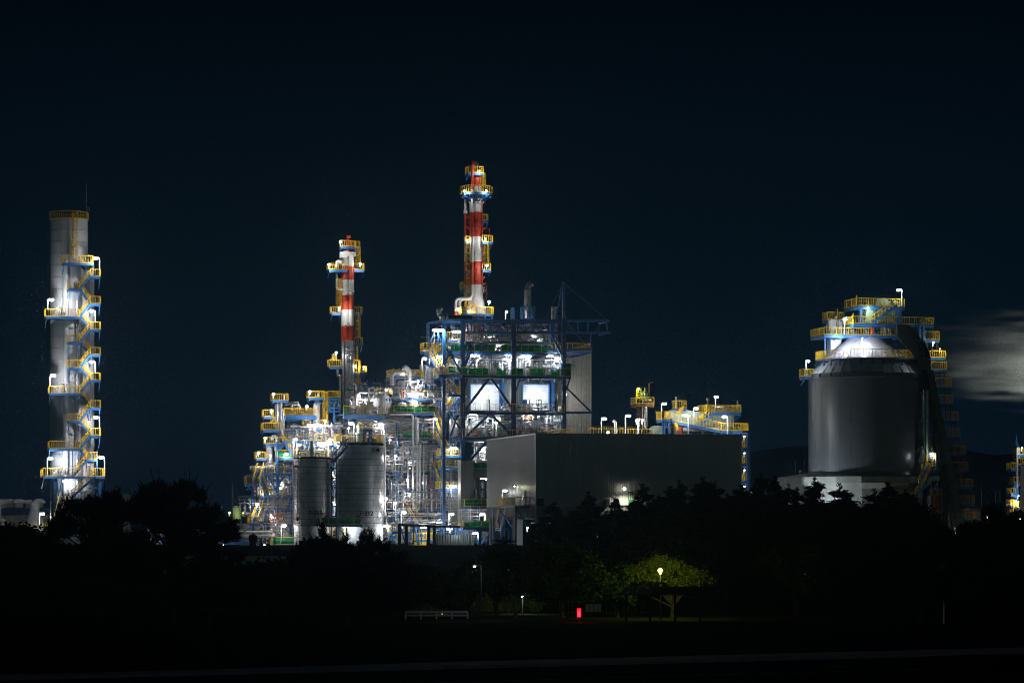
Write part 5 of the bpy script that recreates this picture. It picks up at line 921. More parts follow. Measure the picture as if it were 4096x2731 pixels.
# dark pipe bridge and lower blue frames
T = Thing('pipe_bridge', 'dark framed pipe bridge at ground level in front of the wide structure', 'bridge', Q(1740, 2178, -8)); s = MB()
for u, v in ((1598, 2098), (1625, 2100), (1713, 2104), (1737, 2106)): s.bar(Q(u, v, -8), Q(u, 2200, -8), .38)
s.bar(Q(1595, 2098, -8), Q(1737, 2104, -8), .3); s.bar(Q(1737, 2104, -8), Q(1895, 2108, -2), .3)
for u in (1655, 1685): s.bar(Q(u, 2102, -7), Q(u, 2175, -7), .14)
T.part('frame', s, 'dark'); s = MB()
for k in range(7): u = 1762 + 20 * k; s.bar(Q(u, 2108, -6 + .7 * k), Q(u, 2145, -6 + .7 * k), .14); s.bar(Q(u, 2108, -6 + .7 * k), Q(u + 12, 2140, -6 + .7 * k), .09)
s.bar(Q(1603, 2105, -7.5), Q(1622, 2180, -7.5), .14); s.bar(Q(1628, 2105, -7), Q(1640, 2180, -7), .14); s.bar(Q(1663, 2110, -7), Q(1672, 2178, -7), .2); T.part('brace', s, 'blue')
s = MB(); p = Q(1744, 2190, -8.5); q = Q(1890, 2184, -3); p.z = q.z = GZ - .2; ribwall(s, p, q, GZ - .3, Q(1744, 2139, -8.5).z, .6, .05); T.part('side_panel', s, 'conveyor')
plat(T, 1667, 1743, 2130, 2160, -6.5, 3, legs=0); plat(T, 1567, 1640, 2096, 2126, -3, 3, legs=0)
s = MB(); s.box(Q(1662, 2178, -6), 80 * .035, 1.2, 22 * .035); T.part('pump_skid', s, 'yellow')
T = Thing('working_deck', 'green sheeted deck on blue legs left of the warehouse concrete base', 'deck', Q(1950, 2178, -6)); plat(T, 1852, 1994, 2083, 2109, -6, 3, green=[(1858, 1925, .3), (1932, 1990, .02)], legs=0); s = MB()
s.bar(Q(1905, 2117, -6), Q(2048, 2118, -6), .3, .5)
for u in (1918, 1968, 1985, 2040): s.bar(Q(u, 2120, -5.8), Q(u, 2190, -5.8), .42 if u != 1985 else .7)
for a, c in ((1922, 1965), (1945, 1960), (2000, 1990), (2005, 2035)): s.bar(Q(a, 2180 if a < 1990 else 2125, -5.4), Q(c, 2125 if a < 1990 else 2180, -5.4), .18)
T.part('leg_frame', s, 'blue')
T = Thing('walkway', 'thin pale pipe walkway sloping down to the green sheeted deck', 'walkway', Q(1700, 2090, -5)); s = MB(); s.bar(Q(1668, 2098, -5), Q(1850, 2085, -5.5), .4, .12); s.bar(Q(1700, 2078, -5), Q(1850, 2083, -5.5), .06); T.part('deck', s, 'galv')
T = Thing('gas_bottle', 'red cylinder standing at the foot of the fat duct', 'gas bottle', Q(1717, 1950, 7)); T.part('body', MB().lathe(Q(1717, 1949, 7), [(.2, 0), (.2, .8), (.12, .95), (.05, 1.05)], 12), 'red')
GLc = 'floodlights of the wide structure'
for u, v, k, ub, vb, t, pw, b in ((1663, 1576, 'bar', None, None, 'long glowing strip on the upper deck', 620, 8), (1673, 1525, 'bulb', None, None, 'star bright beside the scaffold frame on the top deck', 420, 7.6), (1740, 1676, 'arm', 1733, 1752, 'on a tall white post behind the middle stair', 340, 6), (1582, 1824, 'bulb', None, None, 'on a blue stand left of the slim white pipe', 380, 4),
    (1814, 1793, 'bar', None, None, 'short strip by the landing under the first blue column', 340, .5), (1630, 1920, 'bulb', None, None, 'behind the lower standpipes', 320, 6), (1813, 1944, 'bar', None, None, 'short strip on the lower stair landing', 360, .6), (1639, 1976, 'bulb', None, None, 'on a post in front of the broad low scaffold', 380, 2), (1545, 1992, 'bulb', None, None, 'close beside the taller clad tank', 340, 1), (1582, 2011, 'bulb', None, None, 'in the low scaffold stack', 340, 3.5),
    (1617, 2049, 'arm', 1605, 2095, 'above the yellow lower stair', 360, 1), (1807, 2056, 'arm', 1795, 2098, 'on a white post above the sloping walkway', 340, -4), (1928, 2056, 'arm', 1940, 2100, 'curved over the green deck near the warehouse', 360, -5), (1547, 2104, 'bar', None, None, 'short strip at the foot of the taller clad tank', 340, 0), (1696, 2109, 'bar', None, None, 'strip inside the dark pipe bridge, left', 520, -7), (1795, 2115, 'bar', None, None, 'twin strip inside the dark pipe bridge, right', 460, -4),
    (1903, 2133, 'bar', None, None, 'short bright strip under the green sheeted low deck', 420, -5), (1500, 1700, 'bulb', None, None, 'hidden under the slanted deck', 300, 11), (1620, 1720, 'bar', None, None, 'hidden between the grey pipe layers', 380, 12), (1700, 1720, 'bar', None, None, 'behind the middle stair', 340, 12), (1640, 1850, 'bar', None, None, 'behind the tall standpipes', 380, 12), (1560, 1760, 'bulb', None, None, 'behind the tall scaffold', 300, 9), (1700, 1930, 'bar', None, None, 'deep in the lower middle pipes', 360, 12), (1600, 2080, 'bar', None, None, 'deep at ground level behind the scaffolds', 360, 9),
    (1760, 2090, 'bar', None, None, 'deep at ground level behind the pipe bridge', 360, 6), (1930, 1795, 'bar', None, None, 'behind the warehouse gable edge', 380, 4), (1935, 1915, 'bar', None, None, 'above the flanged reactor', 320, 5), (1840, 1620, 'bulb', None, None, 'beside the first blue column', 220, 4), (1610, 1490, 'bulb', None, None, 'inside the highest cage deck', 180, 10.5), (1545, 1560, 'bulb', None, None, 'inside the cage behind the white drum', 200, 12), (1460, 1600, 'bulb', None, None, 'above the pale cabinet', 260, 9)):
    lamp('light ' + t, u, v, b, k, ub, vb, pw, GLc, 'lamp_tube' if k == 'bar' else 'lamp', L=2.2 if u == 1663 else 1.0, size=1.2 if u == 1663 else .85)
# ================================================================ warehouse
WB = P(2145, 0, 350).dot(e2) - D0
def warehouse():
    T = Thing('warehouse', 'large windowless grey ribbed warehouse raised on a concrete frame', 'warehouse', Q(2145, 2178, WB))
    A = Q(2145, 2022, WB); z0 = A.z; z1 = Q(2145, 1733, WB).z; Bp = Q(2967, 2022, WB); Cc = A + e2 * 26.5; Dd = Bp + e2 * 26.5
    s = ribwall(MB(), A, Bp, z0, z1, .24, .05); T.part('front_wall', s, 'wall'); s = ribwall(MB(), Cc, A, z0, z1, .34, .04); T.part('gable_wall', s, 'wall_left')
    s = ribwall(MB(), Bp, Dd, z0, z1, .34, .05); T.part('end_wall', s, 'wall'); ct = (A + Dd) / 2
    s = MB(); ct.z = z1 - .15; s.frame(ct, (Bp - A) / 2 - e1 * .05, e2 * 13.2, ez * .1); T.part('roof', s, 'grate')
    s = MB(); f = -e2 * .09
    s.bar(A + ez * (z1 - z0 - .05) + f, Bp + ez * (z1 - z0 - .05) + f, .1, .16); s.bar(V((A.x, A.y, z0)) + f - e1 * .05, V((A.x, A.y, z1)) + f - e1 * .05, .14); s.bar(Cc + ez * (z1 - z0 - .05) - e1 * .09, A + ez * (z1 - z0 - .05) - e1 * .09, .1, .16); s.bar(A + f * 1.2 + ez * .06, Bp + f * 1.2 + ez * .06, .12, .1); T.part('trim', s, 'wall_left')
    # concrete frame
    s = MB(); h = 1.35
    s.bar(A - ez * (h / 2 + .02) + e2 * .5, Bp - ez * (h / 2 + .02) + e2 * .5, 1.1, h); s.bar(A + e2 * 1.2 - ez * (h / 2 + .02) + e1 * .5, Cc - ez * (h / 2 + .02) + e1 * .5, 1.1, h); T.part('concrete_beam', s, 'concrete')
    L = (Bp - A).length
    for k in range(5):
        for d in (.55, 12, 25):
            x = A + e1 * (.6 + (L - 1.2) * k / 4) + e2 * d; s = MB(); zt = z0 - h - .04; s.box(V((x.x, x.y, (zt + GZ - 1) / 2)), 1.1, 1.1, zt - GZ + 1); T.part('concrete_column', s, 'concrete')
    s = MB(); s.frame((A + Dd) / 2 - ez * (h + .2), (Bp - A) / 2 - e1 * .6, e2 * 12.6, ez * .12); T.part('floor_slab', s, 'concrete')
    # doors
    p = Q(2524, 2021, WB) - e2 * .1; m = mp(2524, WB)
    s = MB(); s.frame(p + ez * (28 * m), e1 * (12 * m), e2 * .05, ez * 28 * m); o = T.part('door', s, 'door_green'); s = MB(); q = p + ez * (38 * m) - e2 * .07
    s.frame(q, e1 * (7.5 * m), e2 * .01, ez * 13 * m); T.part('door_window', s, 'glass', o); s = MB()
    for x in (-7.5, 0, 7.5): s.bar(q + e1 * x * m - ez * 13 * m - e2 * .02, q + e1 * x * m + ez * 13 * m - e2 * .02, .05)
    for zz in (-13, 0, 13): s.bar(q - e1 * 7.5 * m + ez * zz * m - e2 * .02, q + e1 * 7.5 * m + ez * zz * m - e2 * .02, .05)
    T.part('window_frame', s, 'cream', o)
    g = A + e2 * 6.2 - e1 * .08; s = MB(); s.frame(g + ez * 1.0, e1 * .04, e2 * .75, ez * 1.0); o = T.part('door', s, 'door_green'); s = MB(); s.frame(g + ez * 1.35 - e1 * .06, e1 * .01, e2 * .4, ez * .45); T.part('door_window', s, 'glass', o)
    s = MB(); s.box(Q(2425, 2010, WB) - e2 * .35, .5, .5, .9); T.part('meter_box', s, 'dark'); s = MB(); s.box(Q(2148, 2008, WB) - e2 * .45 + e1 * .3, .7, .7, .95); T.part('meter_box', s, 'dark')
    # gable balcony with stairs
    gz = z0 + .0; s = MB(); c = A + e2 * 7.5 - e1 * 1.0; s.frame(c - ez * .12, e1 * .95, e2 * 4.3, ez * .1); o = T.part('balcony', s, 'blue'); a1 = A + e2 * 3.3 - e1 * 1.9; a2 = A + e2 * 11.7 - e1 * 1.9
    r = rail(MB(), [a1 + e1 * 1.8, a1, a2], 1.1, .34); T.part('railing', r, 'yellow', o)
    stair(T, a2 + e2 * .1 + e1 * .2, a2 + e2 * 3.8 - ez * 3.4 + e1 * .2, e1 * .9); s = MB()
    s.bar(a1 + e1 * .2 - ez * .25, a1 + e1 * 1.6 - ez * 2.6, .16); s.bar(a2 - ez * .25, a2 + e1 * 1.6 - ez * 2.6, .16); [s.bar(x - ez * .2, V((x.x, x.y, GZ)), .22) for x in (a1 + e2 * .1 + e1 * .1, a2 + e1 * .1 + e2 * 3.6)]; T.part('balcony_support', s, 'blue')
    return T, A, z0, z1
WT, WA, wz0, wz1 = warehouse()
RB = WB + 2.2
T = lamp('bright wall lamp beside the green door of the grey warehouse', 2498, 1954, WB - .8, 'bulb', None, None, 230, 'warehouse lamps', col=(1, .95, .72))
l_ = [c for c in T.o.children if c.type == 'LIGHT'][0]; T.o['label'] = T.o['label']; l_.data.energy = 1; l2 = bpy.data.lights.new('lamp_beam', 'SPOT'); l2.energy = 700; l2.color = (1, .96, .76); l2.spot_size = R(155); l2.spot_blend = .7; l2.shadow_soft_size = .15; o2 = bpy.data.objects.new('lamp_beam', l2); COL.objects.link(o2); o2.parent = T.o; o2.location = l_.location - e2 * .2; T.part('hood', MB().box(Q(2498, 1954, WB - .8) + ez * .26, .6, .5, .06), 'dark')
T = lamp('curved lamp post on the warehouse gable balcony', 2020, 1962, WB + 13.5, 'arm', 2009, 2022, 60, 'warehouse lamps', size=.8)
Tg = Thing('wall_lamp', 'shaded wall lamp washing the warehouse gable above its green door', 'lamp', WA + e2 * 9.2 - e1 * .5 + ez * 2.7, 'warehouse lamps'); s = MB(); s.frame(Tg.at, e1 * .3, e2 * .2, ez * .05); Tg.part('hood', s, 'dark'); s = MB().ball(Tg.at - ez * .14 , .09); Tg.part('lamp_head', s, 'lamp'); point(Tg.o, Tg.at - ez * .3 - e1 * .5, Tg.at, 70, (1, .97, .66))
lamp('lamp under the warehouse floor at the gable end', 2110, 2110, WB + 8, 'bulb', None, None, 260, 'warehouse lamps', 'lamp_cool', (.8, .88, 1), size=.6); lamp('lamp glinting under the warehouse floor between the first bamboos', 2353, 2156, WB + 3, 'bulb', None, None, 300, 'warehouse lamps', 'lamp_cool', (.85, .92, 1), size=.5)
lamp('lamp under the warehouse floor behind the leftmost bamboo tops', 2215, 2098, WB + 10, 'bar', None, None, 420, 'warehouse lamps', 'lamp_cool', (.8, .88, 1), L=1.2)
T = Thing('pipe_rack', 'blue pipe rack glimpsed under the warehouse floor', 'rack', Q(2250, 2178, WB + 14)); s = MB()
for v in (2103, 2125): s.bar(Q(2150, v, WB + 14), Q(2480, v, WB + 14), .4, .35)
for u in (2170, 2250, 2330, 2410): s.bar(Q(u, 2085, WB + 14.4), Q(u, 2180, WB + 14.4), .3)
T.part('frame', s, 'blue'); pipework('white pipes lying on the rack under the warehouse floor', [(2150, 2440, 2090, 2170, WB + 11, WB + 16, 30, 14, 10, 3, 10)], 71)
# ---- roof of the warehouse
T = Thing('roof_walkway', 'long yellow railed walkway along the warehouse roof', 'walkway', Q(2480, 1738, RB + 10)); 
for a, c, v0, v1, b in ((2352, 2552, 1708, 1738, RB + 18), (2352, 2640, 1716, 1742, RB + 6), (2640, 2990, 1710, 1738, RB + 8)):
    p = Q(a, v1, b); q = Q(c, v1, b); p.z = q.z = wz1 + .1; T.part('railing', rail(MB(), [p, q], Q(a, v0, b).z - wz1, .36), 'yellow')
p = Q(2352, 1738, RB); p.z = wz1; T.part('railing', rail(MB(), [p + e2 * 6, p + e2 * 20], 1.1, .4), 'yellow')
T = Thing('roof_column', 'slim grey column with a round cage platform standing on the warehouse roof', 'column', Q(2580, 1735, RB + 8)); b = RB + 8; m = mp(2580, b); c = Q(2580, 1735, b); z = lambda v: P(0, v, c.y).z - c.z
T.part('shell', MB().lathe(c, [(11.5 * m, z(1750)), (11.5 * m, z(1570)), (9 * m, z(1566)), (9 * m, z(1563)), (4 * m, z(1562)), (4 * m, z(1549))], 24), 'steel'); plat(T, 2546, 2616, 1590, 1616, b - 1.4, 2.6, 'lfrb', legs=0, m='rust', ry='yellow', sp=.4)
ladder(T, 2560, 1616, 1735, b - .4, m='rust'); T.part('gooseneck', MB().tube(bend([Q(2597, 1585, b), Q(2597, 1530, b), Q(2613, 1527, b)], .4), .11, 8), 'rust'); T.part('side_vessel', MB().drum(Q(2590, 1598, b - .7), e1, .38, .9, 14), 'steel')
s = MB(); [s.bar(Q(u, 1551, b - .8), Q(u, 1600, b - .8), .06) for u in (2545, 2551, 2564)]; [s.bar(Q(2545, v, b - .8), Q(2564, v, b - .8), .05) for v in (1560, 1570, 1580, 1590)]; T.part('hoop_ladder', s, 'yellow')
T.part('side_pipe', MB().tube(bend([Q(2566, 1600, b - .5), Q(2566, 1572, b - .5), Q(2576, 1567, b - .5)], .3), .09, 8), 'pale_green'); T.part('fan_housing', MB().ringz(Q(2570, 1728, b - 1), .42, .14, e2, 14), 'dark')
lamp('green glowing lamp on the round cage platform of the roof column', 2554, 1554, b - 1.2, 'bulb', None, None, 170, 'roof lamps of the warehouse', 'lamp_green', (.75, 1, .12), size=.8)
T = Thing('snorkel_vent', 'white snorkel vent pipe on the warehouse roof', 'vent', Q(2460, 1738, RB + 4)); T.part('pipe', MB().tube(bend([Q(2462, 1738, RB + 4), Q(2462, 1688, RB + 4), Q(2453, 1682, RB + 4)], .3), .19, 12), 'cream')
for u, v, k, ub, vb, t, pw, bb in ((2418, 1675, 'arm', 2405, 1736, 'first lamp post from the left on the warehouse roof', 260, RB + 4), (2514, 1664, 'arm', 2501, 1736, 'second lamp post from the left on the warehouse roof', 260, RB + 4), (2547, 1681, 'bulb', None, None, 'left of two floodlights at the foot of the roof column', 300, RB + 3.5), (2570, 1681, 'bulb', None, None, 'right of two floodlights at the foot of the roof column', 300, RB + 3.5),
    (2432, 1729, 'bulb', None, None, 'low floodlight at the warehouse roof edge', 200, RB + .6), (2658, 1615, 'arm', 2646, 1690, 'tall lamp post at the left end of the roof conveyor', 260, RB + 5), (2785, 1634, 'arm', 2774, 1705, 'lamp post in the middle of the roof conveyor', 260, RB + 4.5), (2865, 1588, 'arm', 2861, 1645, 'highest lamp post on the roof conveyor house', 240, RB + 8), (2897, 1667, 'arm', 2910, 1738, 'bright lamp post before the roof conveyor house', 420, RB + 2.5), (2745, 1662, 'bar', 2753, 1738, 'twin strip light before the roof conveyor', 420, RB + 3)):
    lamp(t, u, v, bb, k, ub, vb, pw, 'roof lamps of the warehouse', 'lamp_tube' if k == 'bar' else 'lamp', L=1.0, size=.85)
T = Thing('lamp_post', 'white double pole under the two floodlights at the foot of the roof column', 'pole', Q(2553, 1738, RB + 3.6)); T.part('pole', MB().tube(bend([Q(2553, 1738, RB + 3.6), Q(2553, 1676, RB + 3.6), Q(2560, 1674, RB + 3.6)], .3), .12, 8), 'white')
# roof conveyor house
def roofconv():
    b = RB + 6; T = Thing('conveyor_house', 'pale green conveyor gallery with stairs and yellow railings on the warehouse roof', 'conveyor house', Q(2810, 1738, b))
    def poly(ps, b0, d, m, nm):
        f = [Q(u, v, b0) for u, v in ps]; k = [x + e2 * d for x in f]; n = len(f); s = MB(); s.add(f + k, [tuple(range(n))[::-1], tuple(range(n, 2 * n))] + [(i, (i + 1) % n, n + (i + 1) % n, n + i) for i in range(n)]); T.part(nm, s, m)
    poly([(2686, 1640), (2740, 1638), (2850, 1657), (2850, 1712), (2700, 1685), (2684, 1672)], b, 2.2, 'pale_green', 'gallery'); poly([(2852, 1650), (2936, 1650), (2936, 1706), (2852, 1706)], b + .1, 3, 'pale_green', 'drive_house'); poly([(2715, 1695), (2752, 1695), (2752, 1738), (2715, 1738)], b - 1, 2, 'pale_green', 'machine_box'); poly([(2614, 1708), (2622, 1702), (2650, 1702), (2650, 1738), (2616, 1738)], b - 1, 1.6, 'pale_green', 'machine_box')
    s = MB()
    for i in range(9): s.bar(Q(2700 + i * 17, 1645 + i * 2.4, b - .06), Q(2700 + i * 17, 1684 + i * 2.6, b - .06), .05)
    for i in range(5): s.bar(Q(2862 + i * 15, 1652, b), Q(2862 + i * 15, 1704, b), .05)
    T.part('panel_ribs', s, 'cream')
    s = MB(); s.frame((Q(2722, 1638, b - .8)), (Q(2732, 1626, b - .8) - Q(2708, 1650, b - .8)) / 2, e2 * .4, ez * .2); s.frame(Q(2704, 1706, b - 1.4), (Q(2699, 1690, b) - Q(2709, 1722, b)) / 2, e2 * .35, e1 * .2); T.part('chute', s, 'hazard')
    s = MB(); s.lathe(Q(2880, 1648, b + 1), [(.9, 0), (.9, .35), (.7, .6), (.3, .72)], 16); s.box(Q(2900, 1640, b + 1), 1.6, 1, .7); T.part('drive_cover', s, 'cream')
    plat(T, 2707, 2745, 1601, 1633, b - .3, 1.8, 'lfrb', legs=0); plat(T, 2647, 2681, 1645, 1677, b - 2, 2.4, 'lfr', legs=0); plat(T, 2826, 2964, 1618, 1649, b - .8, 4, 'lfrb', legs=.8, th=.35); plat(T, 2884, 2992, 1692, 1723, b - 2.6, 3, 'lfr', legs=0)
    stair(T, Q(2858, 1649, b - .9), Q(2799, 1702, b - 1.2), e2 * .8)
    p = Q(2690, 1684, b - 1.6); q = Q(2886, 1723, b - 2.4); s = MB(); s.bar(p - ez * .15, q - ez * .15, .1, .35); s.bar(p - ez * .15 + e2, q - ez * .15 + e2, .1, .35); s.frame((p + q) / 2 + e2 * .5, (q - p) / 2, e2 * .45, ez * .03); o = T.part('inclined_walkway', s, 'blue'); T.part('railing', rail(MB(), [p, q], 1.1, .4), 'yellow', o)
    s = MB()
    for u in (2650, 2658, 2675, 2678): s.bar(Q(u, 1677, b - 1.5), Q(u, 1738, b - 1.5), .16)
    for u in (2706, 2742): s.bar(Q(u, 1633, b), Q(u, 1642, b), .14)
    for a, c in ((2662, 2670), (2670, 2662)): s.bar(Q(a, 1680, b - 1.5), Q(c, 1715, b - 1.5), .08)
    for u in (2765, 2815, 2870): s.bar(Q(u, 1712, b - 1.4), Q(u, 1738, b - 1.4), .14)
    s.bar(Q(2730, 1700, b - 1.5), Q(2760, 1735, b - 1.5), .1); T.part('support_frame', s, 'blue'); s = MB(); s.box(Q(2820, 1717, b - 1.6), 6, .2, .45); T.part('side_trim', s, 'galv')
    T.part('fire_hose_box', MB().box(Q(2720, 1725, b - 2.4), .35, .3, 1.2), 'red'); T.part('antenna', MB().bar(Q(2705, 1586, b), Q(2705, 1633, b), .16), 'galv'); T.part('antenna', MB().bar(Q(2950, 1603, b), Q(2950, 1648, b), .12), 'galv'); T.part('siren_pole', MB().bar(Q(2831, 1598, b), Q(2831, 1640, b), .1).box(Q(2831, 1597, b), .3, .3, .3), 'galv')
roofconv()
def stower():
    T = Thing('stair_tower', 'narrow blue stair tower with yellow landings at the right end of the warehouse', 'stair tower', Q(2985, 2178, WB + 3)); b = WB + 1.5; s = MB()
    for u, d in ((2994, 0), (2996, 4), (2970, 4)): s.bar(Q(u, 1724, b) + e2 * d, Q(u, 2150, b) + e2 * d, .38 if d == 0 else .2)
    for v in (1726, 1794, 1858, 1926, 1994): s.bar(Q(2968, v, b), Q(2993, v, b), .16, .26)
    T.part('frame', s, 'blue'); s = MB()
    for v in (1730, 1797, 1862, 1930): s.bar(Q(2968, v + 60, b + .2), Q(2992, v, b + .2), .05); s.bar(Q(2968, v, b + .25), Q(2992, v + 60, b + .25), .05)
    T.part('cross_brace', s, 'galv')
    for v in (1792, 1856, 1924, 1990): plat(T, 2967, 2990, v - 31, v, b + .3, 2.5, 'lfr', legs=0, sp=.25)
    return b
sb = stower()
for v, t in ((1745, 'highest'), (1812, 'second highest'), (1880, 'third highest'), (1945, 'lowest')): lamp('lamp inside the narrow stair tower, %s level' % t, 2978, v, sb + 3, 'bulb', None, None, 90, 'stair tower lamps', size=.5)
T = Thing('fence', 'yellow railing peeping over the bamboo right of the warehouse', 'fence', Q(3020, 2000, WB + 3)); plat(T, 2998, 3040, 1972, 1996, WB + 3, 2, legs=0); s = MB(); s.bar(Q(3015, 2000, WB + 4), Q(3015, 2178, WB + 4), .3); T.part('leg', s, 'dark')
# ================================================================ silo
SY = 368.0
def silo():
    m = SY / F; cx = P(3464, 0, SY).x; z = lambda v: P(0, v, SY).z; T = Thing('silo', 'huge dark grey silo with pale cone roof on a concrete ring at the right', 'silo', (cx, SY, GZ)); r = 229.5 * m
    T.part('shell', MB().lathe((cx, SY, 0), [(r + .25, z(1906)), (r + .22, z(1900)), (r, z(1889)), (r, z(1520))], 96), 'silo')
    s = MB()
    for v in (1563, 1628, 1697, 1767, 1832): s.lathe((cx, SY, z(v)), [(r, -.025), (r + .012, -.015), (r + .012, .015), (r, .025)], 72)
    rn = random.Random(12)
    for k, (va, vb2) in enumerate(((1521, 1563), (1563, 1628), (1628, 1697), (1697, 1767), (1767, 1832), (1832, 1888))):
        for i in range(16): a = 2 * math.pi * (i + .5 * (k % 2)) / 16; x = V((cx + (r + .004) * math.cos(a), SY + (r + .004) * math.sin(a), 0)); s.bar(x + ez * z(va), x + ez * z(vb2), .025)
    T.part('weld_seam', s, 'silo'); s = MB(); s.lathe((cx, SY, 0), [(r, z(1520)), (r + .12, z(1519)), (r + .12, z(1515)), (r * .985, z(1515)), (r * .985, z(1500)), (r * .97, z(1498))], 96)
    for i in range(24):
        a = 2 * math.pi * i / 24; d = V((math.cos(a), math.sin(a), 0)); s.bar(V((cx, SY, z(1515))) + d * (r * .985 + .08), V((cx, SY, z(1501))) + d * (r * .985 + .08), .16)
    T.part('eave_ring', s, 'silo')
    rf = MB(); rf.lathe((cx, SY, 0), [(r * .97, z(1498)), (r * .86, z(1468)), (r * .66, z(1425)), (r * .28, z(1345)), (r * .26, z(1338))], 96); o = T.part('cone_roof', rf, 'silo_roof'); s = MB()
    for i in range(32):
        a = 2 * math.pi * i / 32; d = V((math.cos(a), math.sin(a), 0)); s.bar(V((cx, SY, z(1497))) + d * r * .97 + ez * .06, V((cx, SY, z(1425))) + d * r * .66 + ez * .06, .1, .12)
    T.part('roof_rib', s, 'silo_roof', o)
    # ring walkway
    R2 = r * .875; zc = z(1441); n = 72; s = MB(); s.lathe((cx, SY, 0), [(R2 - .9, zc), (R2, zc), (R2, zc - .22), (R2 - .9, zc - .22), (R2 - .9, zc)], n, cap=False)
    for i in range(28):
        a = 2 * math.pi * i / 28; d = V((math.cos(a), math.sin(a), 0)); s.bar(V((cx, SY, zc - .2)) + d * (R2 - .15), V((cx, SY, z(1478))) + d * (R2 - .1), .12); s.bar(V((cx, SY, zc - .3)) + d * (R2 - .2), V((cx, SY, zc - .5)) + d * (R2 * .78), .08)
    o = T.part('ring_walkway', s, 'navy'); pts = [V((cx + R2 * math.cos(2 * math.pi * i / n), SY + R2 * math.sin(2 * math.pi * i / n), zc)) for i in range(n + 1)]; s = MB(); hr = z(1408) - zc
    for a, c in zip(pts[:-1], pts[1:]):
        s.bar(a + ez * hr, c + ez * hr, .055); s.bar(a + ez * .1, c + ez * .1, .04, .07); s.bar(a + ez * hr * .5, c + ez * hr * .5, .03); s.bar(a, a + ez * hr, .05)
        for k in (1 / 3, 2 / 3): s.bar(a + (c - a) * k, a + (c - a) * k + ez * hr, .028)
    T.part('railing', s, 'yellow', o)
    # concrete ring: sixteen sided
    k = 16; a0 = math.pi / k; R3 = 254 * m / math.cos(math.pi / k); s = MB(); s.lathe((cx, SY, 0), [(R3, z(1933)), (R3, z(1908)), (r * .9, z(1907))], k, False, a0, a0 + 2 * math.pi); s.sm = [False] * len(s.f)
    T.part('concrete_ring', s, 'concrete'); s = MB(); s.lathe((cx, SY, 0), [(r * .98, z(1956)), (R3 - .02, z(1933.5))], k, False, a0, a0 + 2 * math.pi, cap=False); s.sm = [False] * len(s.f); T.part('concrete_haunch', s, 'concrete')
    s = MB(); s.lathe((cx, SY, 0), [(r * .975, GZ), (r * .975, z(1956))], k, False, a0, a0 + 2 * math.pi, cap=False); s.sm = [False] * len(s.f); T.part('concrete_wall', s, 'concrete')
    return T, cx, r, z, m
ST, sx, sr, sz_, sm_ = silo()
fb = lambda u, Y: P(u, 0, Y).dot(e2) - D0
